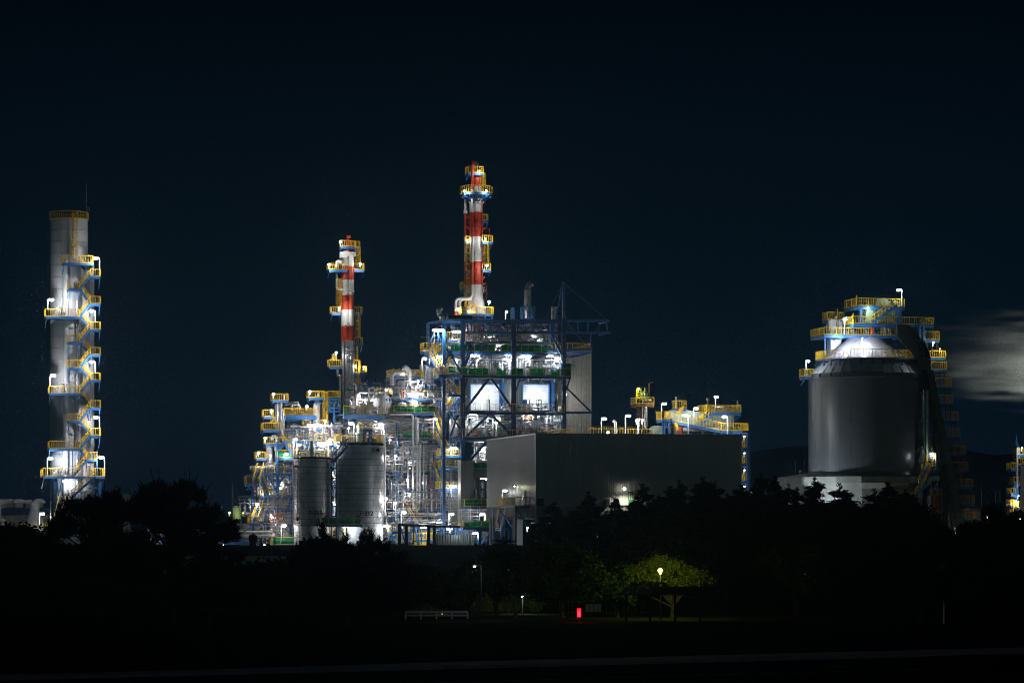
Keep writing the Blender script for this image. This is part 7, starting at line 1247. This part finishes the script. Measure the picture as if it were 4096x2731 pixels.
tree('pine_tree', 'black pine crown directly in front of the chimney foot', 400, 168, 2480, pbo([(196, 2150), (225, 2060), (262, 2015), (320, 1998), (385, 1988), (450, 1976), (500, 2000), (545, 2012), (575, 1990)], 2420, 44, 2), 8500, .26, 'pine_leaf', 'needle', G1, 5, .22, (400, 2100))
tree('pine_tree', 'low spreading black pine under the right fringe of the highest pine', 840, 160, 2470, pb(700, 1000, 2235, 2400, 16, seed=3) + [(950, 2236, 34, 16), (900, 2300, 60, 30)], 3000, .28, 'pine_leaf', 'needle', G1, 6, .18, (850, 2290))
tree('pine_tree', 'black pine with a single tall spiky tip before the clad tanks', 1380, 165, 2490, pbo([(1165, 2230), (1210, 2192), (1260, 2172), (1330, 2170), (1400, 2182), (1460, 2168), (1530, 2186), (1575, 2225), (1610, 2260)], 2430, 44, 4) + [(1290, 2150, 14, 34), (1288, 2120, 9, 22), (1262, 2170, 16, 12), (1312, 2165, 14, 14), (1383, 2150, 9, 22), (1458, 2150, 10, 26), (1482, 2150, 8, 22), (1440, 2175, 12, 14), (1330, 2180, 20, 14), (1515, 2175, 10, 16), (1570, 2240, 30, 20), (1600, 2225, 20, 12), (1546, 2190, 12, 22)], 8500, .24, 'pine_leaf', 'needle', 'black pines in front of the plant', 7, .2, (1380, 2280))
tree('broadleaf_tree', 'rounded dark tree at the far left edge with faint yellow green leaves', 90, 200, 2450, [(60, 2140, 80, 46), (20, 2150, 60, 50), (150, 2165, 60, 50), (205, 2200, 50, 40), (0, 2180, 80, 60), (110, 2270, 120, 80), (230, 2280, 90, 80), (-20, 2300, 90, 90), (190, 2360, 110, 60), (60, 2370, 110, 60)], 5200, .32, 'leaf', 'leaf', 'round dark trees', 8, .25)
tree('broadleaf_tree', 'rounded dark tree in front of the dark roofed shed', 1060, 185, 2480, [(1050, 2295, 80, 50), (1130, 2290, 60, 50), (980, 2330, 70, 50), (1080, 2380, 120, 55), (1180, 2360, 90, 60), (950, 2400, 70, 40)], 4600, .28, 'leaf', 'leaf', 'round dark trees', 9)
tree('broadleaf_tree', 'round dark tree leaning against the left side of the spiky tipped pine', 1210, 190, 2480, [(1200, 2235, 36, 34), (1185, 2290, 40, 40), (1240, 2200, 40, 36), (1220, 2330, 60, 50)], 2600, .28, 'leaf', 'leaf', 'round dark trees', 10)
tree('broadleaf_tree', 'dark tree right of the spiky tipped pine below the grassy bank', 1660, 180, 2485, [(1620, 2300, 60, 38), (1690, 2290, 50, 30), (1560, 2330, 60, 50), (1740, 2335, 60, 40), (1640, 2365, 100, 50), (1560, 2400, 80, 40)], 4200, .28, 'leaf', 'leaf', 'round dark trees', 11, hub=(1650, 2400))
tree('broadleaf_tree', 'small dark tree between the grassy bank and the white street lamp', 1800, 179, 2485, [(1800, 2330, 50, 30), (1760, 2370, 50, 36), (1850, 2355, 40, 36), (1810, 2400, 60, 30)], 2600, .27, 'leaf', 'leaf', 'round dark trees', 12, .12)
for i, (u, Y, bl, lb) in enumerate(((1905, 179, [(1880, 2280, 50, 36), (1930, 2310, 60, 50), (1850, 2320, 36, 30), (1990, 2290, 50, 44)], 'dark tree wrapped round the white street lamp'), (1985, 181, [(2010, 2240, 60, 36), (2050, 2290, 70, 50), (1960, 2250, 44, 34), (2000, 2340, 80, 44)], 'tall dark trunked tree right of the white street lamp'), (2060, 178, [(2110, 2260, 80, 46), (2180, 2240, 70, 40), (2080, 2330, 70, 44), (2160, 2340, 80, 44)], 'dark tree with visible bare trunk left of the red light'), (2250, 180, [(2270, 2240, 80, 44), (2340, 2270, 80, 44), (2230, 2310, 80, 44), (2300, 2360, 90, 40), (2380, 2330, 70, 44)], 'wide dark tree above the red light'))):
    tree('broadleaf_tree', lb, u, Y, 2480, bl, 3400, .26, 'leaf', 'leaf', 'round dark trees', 20 + i, .17, hub=(u + 6, 2380))
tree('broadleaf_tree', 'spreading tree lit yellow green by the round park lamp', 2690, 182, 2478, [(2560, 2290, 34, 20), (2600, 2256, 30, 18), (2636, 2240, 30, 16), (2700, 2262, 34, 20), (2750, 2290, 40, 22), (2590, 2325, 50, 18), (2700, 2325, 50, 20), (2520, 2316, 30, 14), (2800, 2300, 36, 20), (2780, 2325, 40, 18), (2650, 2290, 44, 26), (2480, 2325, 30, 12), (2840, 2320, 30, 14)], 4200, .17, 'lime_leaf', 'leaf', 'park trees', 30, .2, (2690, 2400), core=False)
tree('broadleaf_tree', 'flat topped dark tree left of the lit park tree', 2470, 182, 2480, [(2440, 2330, 60, 30), (2500, 2290, 50, 26), (2400, 2360, 50, 28), (2470, 2380, 70, 30)], 2600, .22, 'leaf', 'leaf', 'park trees', 31, .16)
tree('broadleaf_tree', 'domed dark tree with faint green left shoulder below the bamboo, lower right', 3180, 188, 2470, [(3060, 2240, 50, 34), (3140, 2235, 60, 40), (3250, 2225, 80, 40), (3050, 2290, 50, 44), (3330, 2260, 60, 40), (3200, 2310, 130, 50), (3120, 2350, 90, 44), (3300, 2340, 100, 40)], 4600, .24, 'leaf', 'leaf', 'park trees', 32, .24)
tree('broadleaf_tree', 'small dark domed tree beside the unlit park lamp, lower right', 3690, 168, 2480, [(3640, 2300, 50, 30), (3720, 2310, 60, 34), (3800, 2300, 60, 36), (3700, 2360, 90, 40), (3820, 2360, 70, 40)], 3200, .22, 'leaf', 'leaf', 'park trees', 33, .18)
G2 = 'black pines at the right edge'
for i, (u0, u1, tp, bt, u, n, lb) in enumerate(((3720, 3830, 2120, 2260, 3780, 12, 'low black pine at the foot of the rusty tank'), (3830, 3930, 2090, 2260, 3890, 12, 'black pine right of the conveyor foot'), (3920, 4020, 2035, 2260, 3975, 16, 'highest pointed black pine near the right edge'), (4000, 4110, 2050, 2260, 4060, 16, 'black pine touching the right picture edge'))):
    tree('pine_tree', lb, u, 230, 2400, pb(u0, u1, tp, bt, n, (20, 34), 40 + i), 2600, .30, 'pine_leaf', 'needle', G2, 40 + i, .18)
for i, (u, v, w, lb) in enumerate(((3790, 2290, 150, 'round black bush mass below the low pine at the right'), (4020, 2300, 150, 'round black bush mass in the lower right corner'), (3480, 2290, 170, 'round black bush mass below the bamboo under the silo'), (2940, 2330, 150, 'round black bush mass right of the park shelter'), (3620, 2250, 130, 'round black bush mass under the conveyor foot'))):
    tree('bush', lb, u, 215 + i * 3, 2420, [(u - w * .4, v, w * .5, w * .4), (u + w * .4, v, w * .5, w * .42), (u, v - w * .2, w * .6, w * .5), (u, v + w * .35, w * .8, w * .4)], 2600, .34, 'leaf', 'leaf', 'black bushes', 60 + i, .2)
# bamboo / cypress row: tall pointed plumes
ROW = [(2000, 2150, 60), (2060, 2190, 55), (2110, 2210, 60), (2190, 2105, 50), (2180, 2025, 0), (2205, 2018, 62), (2262, 2070, 60), (2308, 2033, 58), (2352, 1975, 52), (2400, 2022, 55), (2440, 2040, 50), (2472, 1985, 46), (2520, 2050, 50), (2568, 1945, 60), (2618, 2005, 56), (2680, 1955, 62), (2738, 1932, 48), (2790, 1962, 50), (2822, 1918, 66), (2868, 1930, 52), (2900, 1985, 50), (2934, 1950, 56), (2972, 1958, 50), (3018, 1948, 40), (3060, 1900, 44), (3094, 1915, 46), (3140, 1945, 54), (3200, 1960, 40), (3284, 1922, 60), (3345, 1945, 66), (3410, 1995, 60), (3484, 1965, 66), (3530, 2000, 50), (3562, 1938, 62), (3640, 1965, 66), (3690, 2060, 50)]
def plume(kid, rn_seed, h, w, n):        # one plume mesh, base at origin
    rn = random.Random(rn_seed); s = MB(); t = MB(); lean = rn.uniform(-.5, .7); pts = [V((lean * (k / 6) ** 2, 0, h * k / 6)) for k in range(7)]; t.tube(pts, [.06, .055, .05, .045, .035, .025, .012], 6)
    for k in range(3): a = rn.uniform(-.6, .6); t.tube([V((a, rn.uniform(-.5, .5), 0)), V((a * .8 + lean * .3, 0, h * .5)), V((lean * .8 + a * .3, 0, h * rn.uniform(.75, .92)))], [.05, .04, .015], 5)
    vs = []; fs = []
    for br in range(64):
        f = rn.random() ** .75; z0 = h * (.1 + .86 * f); L0 = w * (1 - f) ** .5 * rn.uniform(.55, 1.3) + .18; a = rn.uniform(0, 2 * math.pi); ax = lean * (z0 / h) ** 2; up = rn.uniform(.1, .55)
        for i in range(int(n / 64 * (.35 + .65 * min(1, L0 / w)))):
            q = rn.random() ** .7; rr = L0 * q; p = V((ax + math.cos(a) * rr, math.sin(a) * rr, z0 + rr * up - rr * rr * .25)) + V((rn.gauss(0, .09), rn.gauss(0, .09), rn.gauss(0, .10)))
            d = V((math.cos(a), math.sin(a), rn.uniform(-.5, .5)))
            for j in range(2):
                w2 = (d + V((rn.gauss(0, .6), rn.gauss(0, .6), rn.gauss(0, .4)))).normalized(); L = rn.uniform(.14, .36); tt = w2.cross(V((rn.gauss(0, 1), rn.gauss(0, 1), 1))).normalized() * L * .17; m = len(vs); vs += [p, p + w2 * L * .5 + tt, p + w2 * L, p + w2 * L * .5 - tt]; fs.append((m, m + 1, m + 2, m + 3))
    for i in range(90):
        z = h * rn.uniform(.86, 1.02); p = V((lean * (z / h) ** 2 + rn.gauss(0, .05), rn.gauss(0, .05), z)); w2 = V((rn.gauss(0, .5), rn.gauss(0, .5), 1)).normalized(); L = rn.uniform(.15, .4); tt = w2.orthogonal().normalized() * L * .14; m = len(vs); vs += [p, p + w2 * L * .5 + tt, p + w2 * L, p + w2 * L * .5 - tt]; fs.append((m, m + 1, m + 2, m + 3))
    s.add(vs, fs); pr = [(max(.02, w * .72 * (1 - (k / 8) ** 1.3) * rn.uniform(.5, 1.1)), h * .8 * k / 8) for k in range(9)]; s.lathe((0, 0, 0), pr, 9, False, cap=False)
    return s, t
protos = []
for k in range(6):
    c_, t_ = plume(k, 300 + k, 9.0, 1.35 * (1, .8, 1.15, .9, 1.25, .75)[k], 6500); c_ = c_.build('crown', 'pine_leaf' if k % 2 else 'leaf'); t_ = t_.build('trunk', 'bark'); protos.append((c_, t_))
used = set(); desc = {} ; desc_ = {2205: 'left of the front wall corner of the warehouse', 2352: 'curled tip standing before the warehouse left of the wall lamp', 2568: 'tall plume right beside the green warehouse door', 2822: 'widest plume before the right half of the warehouse', 3060: 'thin plume before the sky right of the stair tower', 3284: 'plume before the left end of the silo concrete ring', 3562: 'broad plume before the right part of the silo concrete ring'}
_r = random.Random(5); ROW2 = [r for r in ROW if r[2]]; ROW2 = [(a, v, w * 1.3) for a, v, w in ROW2] + [(2190 + i * 31 + _r.uniform(-9, 9), (2075 if i < 12 else 2015) + _r.uniform(-42, 30), _r.uniform(50, 95)) for i in range(49)]; ROW2.sort()
ordn = ['first', 'second', 'third', 'fourth', 'fifth', 'sixth', 'seventh', 'eighth', 'ninth', 'tenth', 'eleventh', 'twelfth', 'thirteenth', 'fourteenth', 'fifteenth', 'sixteenth', 'seventeenth', 'eighteenth']
for i, (u, v, w) in enumerate(ROW2):
    Y = 300 + (i * 7 % 11); base = P(u, 2100, Y); base.z = .9; h = P(u, v, Y).z - base.z; nn = len(ROW2)
    side = 'bamboo plume number %d from the left end of the dark row' % (i + 1) if i * 2 < nn else 'bamboo plume number %d from the right end of the dark row' % (nn - i)
    T = Thing('bamboo', (side + (', ' + desc[u] if u in desc else ''))[:120], 'bamboo', base, 'bamboo plumes in front of the warehouse and silo')
    c0, t0 = protos[i % 6]; k = w * Y / F / 1.35 * 1.02
    for o_ in (c0, t0):
        o = o_ if i < 6 else o_.copy()
        if i >= 6: COL.objects.link(o)
        o.parent = T.o; o.scale = (k, k, h / 9.0)
    T.o.rotation_euler = (0, 0, (i * 1.7) % 6.28 if i % 3 else 0)
for i in range(30):
    u = 20 + i * 140; Y_ = 232 + (i % 4) * 3; hh = 2290 + (i * 53 % 50); k_ = (1600 < u < 1960) * 70
    tree('bush', 'black thicket behind the park trees, %s' % (('%s from the left picture edge' % ordn[i]) if i < 15 else ('%s from the right picture edge' % ordn[29 - i])), u, Y_, 2400, [(u, hh + k_, 80, 55), (u - 60, hh + 50 + k_ // 2, 80, 60), (u + 60, hh + 40 + k_ // 2, 80, 60), (u, hh + 100, 110, 60)], 1300, .34, 'leaf', 'leaf', 'black thickets behind the park trees', 200 + i, .14)
# second lower row fills the dark mass under the plumes
for i in range(12):
    u = 2440 + i * 112; w = 110; tree('bush', ('dark shrub mass under the bamboo row, %s counted from the left' % ordn[i]), u, 285 + (i % 3) * 2, 2330, [(u, (2110 if u < 2600 else 2060) + (i * 37 % 40), 66, 60), (u - 56, (2190 if u < 2600 else 2095) + i * 13 % 30, 60, 60), (u + 50, (2190 if u < 2600 else 2085) + i * 29 % 30, 60, 60), (u - 20, (2240 if u < 2600 else 2180), 90, 80), (u, 2270, 110, 80)], 4200, .40, 'leaf', 'spray', 'dark shrubs under the bamboo', 90 + i, .2)
for i, (u, v, lb) in enumerate(((2090, 2200, 'low dark shrub before the blue legs left of the warehouse'), (2190, 2180, 'dark shrub before the first concrete column of the warehouse'), (2300, 2170, 'dark shrub before the gap under the warehouse, left'), (2390, 2150, 'dark shrub before the gap under the warehouse, right'))):
    tree('bush', lb, u, 290, 2330, [(u, v + 30, 55, 36), (u - 40, v + 60, 60, 50), (u + 40, v + 60, 60, 50), (u, v + 120, 90, 50)], 1500, .32, 'leaf', 'spray', 'dark shrubs under the bamboo', 120 + i, .15, core=False if i > 1 else True)
# ================================================================ dark roofed shed with ridge turret
def darkshed():
    Y = 300; T = Thing('shed', 'low shed with dark pitched roof and ridge turret behind the left pines', 'shed', P(1000, 2300, Y)); a = P(640, 2222, Y); c = P(1135, 2222, Y); c2 = P(1165, 2222, Y); s = MB(); ribwall(s, a, c, 0, a.z, .55, .05); dp = V((0, 11, 0)); ribwall(s, c, c + dp, 0, a.z, .55, .05); T.part('wall', s, 'cream')
    s = MB(); rz = P(0, 2189, Y).z; f = [a - V((.6, .6, 0)), c + V((.5, -.6, 0)), V((c.x - 1.6, Y + 5.5, rz)), V((a.x - .6, Y + 5.5, rz)), V((c.x + .5, Y + 11.6, a.z)), V((a.x - .6, Y + 11.6, a.z))]; s.add(f, [(0, 1, 2, 3), (3, 2, 4, 5), (1, 4, 2), (0, 1, 4, 5)]); T.part('roof', s, 'roof_dark')
    s = MB(); m = Y / F; cc = P(993, 2189, Y) + V((0, 5.5, 0)); s.lathe(cc, [(26 * m, -.1), (24 * m, 4 * m), (17 * m, 14 * m), (17 * m, 22 * m), (23 * m, 23 * m), (23 * m, 46 * m), (3 * m, 55 * m)], 4, False, math.pi / 4, math.pi / 4 + 2 * math.pi); s.sm = [False] * len(s.f); T.part('turret', s, 'black')
darkshed()
# ================================================================ park things in front
T = Thing('park_lamp', 'round yellow green glowing park lamp on a thin pole', 'lamp', P(2641, 2480, 178), 'park lamps'); hd = P(2641, 2280, 178); T.at.z = 0; T.o.location.z = 0
s = MB(); s.ball(hd, .17, 20, .88); T.part('globe', s, 'lamp_globe'); s = MB(); s.tube([V((hd.x, hd.y, 0)), V((hd.x, hd.y, hd.z - .2))], .045, 8); T.part('pole', s, 'dark'); s = MB(); s.lathe(hd - ez * .24, [(.1, 0), (.1, .07)], 10); T.part('collar', s, 'galv'); point(T.o, hd - V((0, .42, .02)), T.at, 150, (.95, 1, .12), .12); point(T.o, hd + V((0, .6, .1)), T.at, 170, (.95, 1, .12), .12)
T = Thing('park_lamp', 'unlit park lamp on a thin pole in the dark lower right', 'lamp', P(3776, 2470, 168), 'park lamps'); hd = P(3776, 2265, 168); s = MB(); s.lathe(hd, [(.05, -.1), (.2, 0), (.3, .05), (.05, .2)], 14); T.part('hood', s, 'galv'); T.part('pole', MB().tube([V((hd.x, hd.y, 0)), hd], .05, 8), 'galv')
T = Thing('street_lamp', 'white glowing street lamp among the dark trees on a thin pole', 'lamp', V((P(1925, 0, 174).x, 174, 0))); hd = P(1898, 2264, 173); px = P(1925, 0, 174).x; T.part('pole', MB().tube(bend([V((px, 174, 0)), V((px, 174, hd.z + .1)), hd + ez * .08], .3), .03, 8), 'dark'); T.part('lamp_head', MB().ball(hd, .09, 10, .5), 'lamp_cool'); point(T.o, hd - ez * .15, T.at, 60, (.85, .95, 1), .08)
T = Thing('street_lamp', 'hidden yellow lamp lighting the bush behind the guard rail', 'lamp', V((P(1770, 0, 185).x, 185.2, 0))); hd = P(1768, 2425, 185); T.part('lamp_head', MB().ball(hd, .08, 10, .6), 'lamp_yellow'); T.part('pole', MB().bar(V((hd.x, 185.2, 0)), hd + V((0, .2, 0)), .06), 'yellow'); point(T.o, hd - V((0, .25, 0)), T.at, 45, (1, .92, .3), .08)
T = Thing('street_lamp', 'hidden lamp lighting the leaves behind the right bare trunks', 'lamp', V((P(2095, 0, 185).x, 185.2, 0))); hd = P(2090, 2385, 185); T.part('lamp_head', MB().ball(hd, .08, 10, .6), 'lamp_cool'); T.part('pole', MB().bar(V((hd.x, 185.2, 0)), hd + V((0, .2, 0)), .05), 'dark'); point(T.o, hd - V((0, .25, 0)), T.at, 110, (.85, 1, .6), .08)
for i, (u, v, w, lb) in enumerate(((1720, 2452, 60, 'low yellow green hedge glowing behind the guard rail'), (2030, 2440, 70, 'pale green lit bush behind the bare trunks'), (2110, 2420, 60, 'larger pale green lit bush right of the bare trunks'), (1935, 2435, 36, 'small lit bush at the foot of the white street lamp'))):
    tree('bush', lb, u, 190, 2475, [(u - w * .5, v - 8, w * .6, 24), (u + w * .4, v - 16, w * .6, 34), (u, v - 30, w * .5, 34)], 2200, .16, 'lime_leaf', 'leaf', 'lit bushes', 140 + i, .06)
T = Thing('guard_rail', 'long pale guard rail under the small trees', 'guard rail', P(1700, 2480, 177)); s = MB(); a = P(1622, 2446, 177); c = P(1870, 2446, 177); s.bar(a, c, .06, .16); s.bar(a - ez * .22, c - ez * .22, .06, .1); T.part('rail', s, 'wall_left')
for k in range(5): x = a + (c - a) * (k / 4); T.part('post', MB().bar(V((x.x, x.y + .1, 0)), x + V((0, .1, 0)), .09), 'galv')
# red traffic beacon
T = Thing('beacon', 'stacked red glowing warning beacon at the roadside', 'beacon', V((P(2316, 0, 172).x, 172, 0))); c = P(2316, 2462, 172); s = MB()
for k, (dz, w, h) in enumerate(((0, .11, .055), (.13, .11, .055), (.26, .11, .055), (.39, .11, .055))): s.frame(c + ez * dz, V((w, 0, 0)), V((0, .05, 0)), ez * h * .9)
T.part('light_panel', s, 'lamp_red'); s = MB(); s.frame(c + V((0, .09, .2)), V((.13, 0, 0)), V((0, .03, 0)), ez * .36); s.bar(V((c.x, c.y + .1, 0)), c + V((0, .1, -.1)), .07); T.part('housing', s, 'black'); point(T.o, c + V((0, -.3, .1)), T.at, 30, (1, .01, .02), .1)
# park shelter with barrel roof
T = Thing('park_shelter', 'dark park shelter with curved glazed end roof', 'shelter', P(2600, 2480, 174)); Y = 174; s = MB(); vs = []; n = 8
for k in range(n + 1):
    t = k / n; a = math.pi * t; y = Y - 1.6 + 3.2 * t; z = P(0, 2372, Y).z + math.sin(a) * .42; vs += [V((P(2600, 0, Y).x, y, z)), V((P(2862, 0, Y).x, y, z)), V((P(2600, 0, Y).x, y, z - .06)), V((P(2862, 0, Y).x, y, z - .06))]
s.add(vs, [(4 * k, 4 * k + 1, 4 * k + 5, 4 * k + 4) for k in range(n)] + [(4 * k + 2, 4 * k + 6, 4 * k + 7, 4 * k + 3) for k in range(n)] + [(4 * k, 4 * k + 4, 4 * k + 6, 4 * k + 2) for k in range(n)] + [(4 * k + 1, 4 * k + 3, 4 * k + 7, 4 * k + 5) for k in range(n)]); T.part('roof', s, 'dark')
g = MB(); fr = MB(); zb = P(0, 2372, Y).z
for k in range(4):
    u0 = 2475 + 32 * k; u1 = u0 + 24
    for r_, (a0, a1, sh0, sh1) in enumerate(((.05, .5, 0, .35), (.62, .95, .5, .8))):
        q = [V((P(u0, 0, Y).x + sh0, Y - 1.5 + a0, zb + a0 * .75)), V((P(u1, 0, Y).x + sh0, Y - 1.5 + a0, zb + a0 * .75)), V((P(u1, 0, Y).x + sh1, Y - 1.5 + a1, zb + a1 * .75)), V((P(u0, 0, Y).x + sh1, Y - 1.5 + a1, zb + a1 * .75))]
        m = len(g.v); g.add(q + [x - V((0, 0, .03)) for x in q], [(0, 1, 2, 3), (4, 7, 6, 5), (0, 4, 5, 1), (3, 2, 6, 7)])
T.part('glazing', g, 'glass'); s = MB(); s.bar(P(2470, 2376, Y - 1.6), P(2862, 2376, Y - 1.6), .08, .08); s.bar(P(2470, 2376, Y - 1.6), P(2540, 2338, Y - .3), .06); s.bar(P(2540, 2338, Y - .3), P(2600, 2338, Y), .06); T.part('roof_frame', s, 'black')
for u in (2505, 2600, 2700, 2800): T.part('post', MB().bar(V((P(u, 0, Y).x, Y, 0)), V((P(u, 0, Y).x, Y, zb)), .12), 'black')
T = Thing('fence', 'low dark picket fence right of the red beacon', 'fence', P(2400, 2475, 186)); s = MB(); rail(s, [V((P(2240, 0, 186).x, 186, .1)), V((P(2900, 0, 186).x, 186, .1))], .85, .28, .035, .06); T.part('railing', s, 'dark')
T = Thing('low_building', 'dim low wall reflecting red behind the red beacon', 'wall', P(2370, 2470, 190)); s = MB(); s.frame(P(2372, 2440, 192), V((.55, 0, 0)), V((0, .1, 0)), ez * .45); T.part('wall', s, 'concrete')
for i, (u, Y_, lb) in enumerate(((158, 176, 'dim car shape parked under the far left trees'), (385, 178, 'dim car roof behind the trunks left of centre'), (770, 180, 'dim car under the low spreading pine'))):
    T = Thing('parked_car', lb, 'car', V((P(u, 0, Y_).x, Y_, 0)), 'cars parked under the trees'); c = T.at
    prof = [(-1.9, .35), (-1.95, .75), (-1.2, .95), (-.6, 1.38), (.6, 1.42), (1.2, 1.0), (1.9, .85), (1.95, .35)]; s = MB(); f = [c + V((x, -.75, z)) for x, z in prof]; b_ = [c + V((x, .75, z)) for x, z in prof]; n = 8; s.add(f + b_, [tuple(range(n)), tuple(range(n, 2 * n))[::-1]] + [(i_, n + i_, n + (i_ + 1) % n, (i_ + 1) % n) for i_ in range(n)]); T.part('body', s, 'dark')
    s = MB(); s.add([c + V((x, -.77, z)) for x, z in ((-1.0, .95), (-.55, 1.3), (.55, 1.33), (1.0, 1.0))], [(0, 3, 2, 1)]); T.part('window', s, 'black')
    for x in (-1.25, 1.25): s = MB(); s.tube([c + V((x, -.78, .32)), c + V((x, -.55, .32))], .32, 16); T.part('wheel', s, 'black')
def haze(den):
    m = bpy.data.materials.new('haze'); m.use_nodes = True; t = m.node_tree; t.nodes.clear(); o = t.nodes.new('ShaderNodeOutputMaterial'); pv = t.nodes.new('ShaderNodeVolumePrincipled'); pv.inputs['Density'].default_value = den; pv.inputs['Color'].default_value = (.5, .78, 1, 1); pv.inputs['Anisotropy'].default_value = .9; t.links.new(pv.outputs[0], o.inputs['Volume']); M['haze'] = m
    s = MB(); s.frame(V((0, 4900, 140)), V((9500, 0, 0)), V((0, 5000, 0)), V((0, 0, 160))); solo('haze', s, 'haze', 'thin night haze around the plant', 'haze', None, 'stuff', (0, 4900, 140))
haze(.0001)
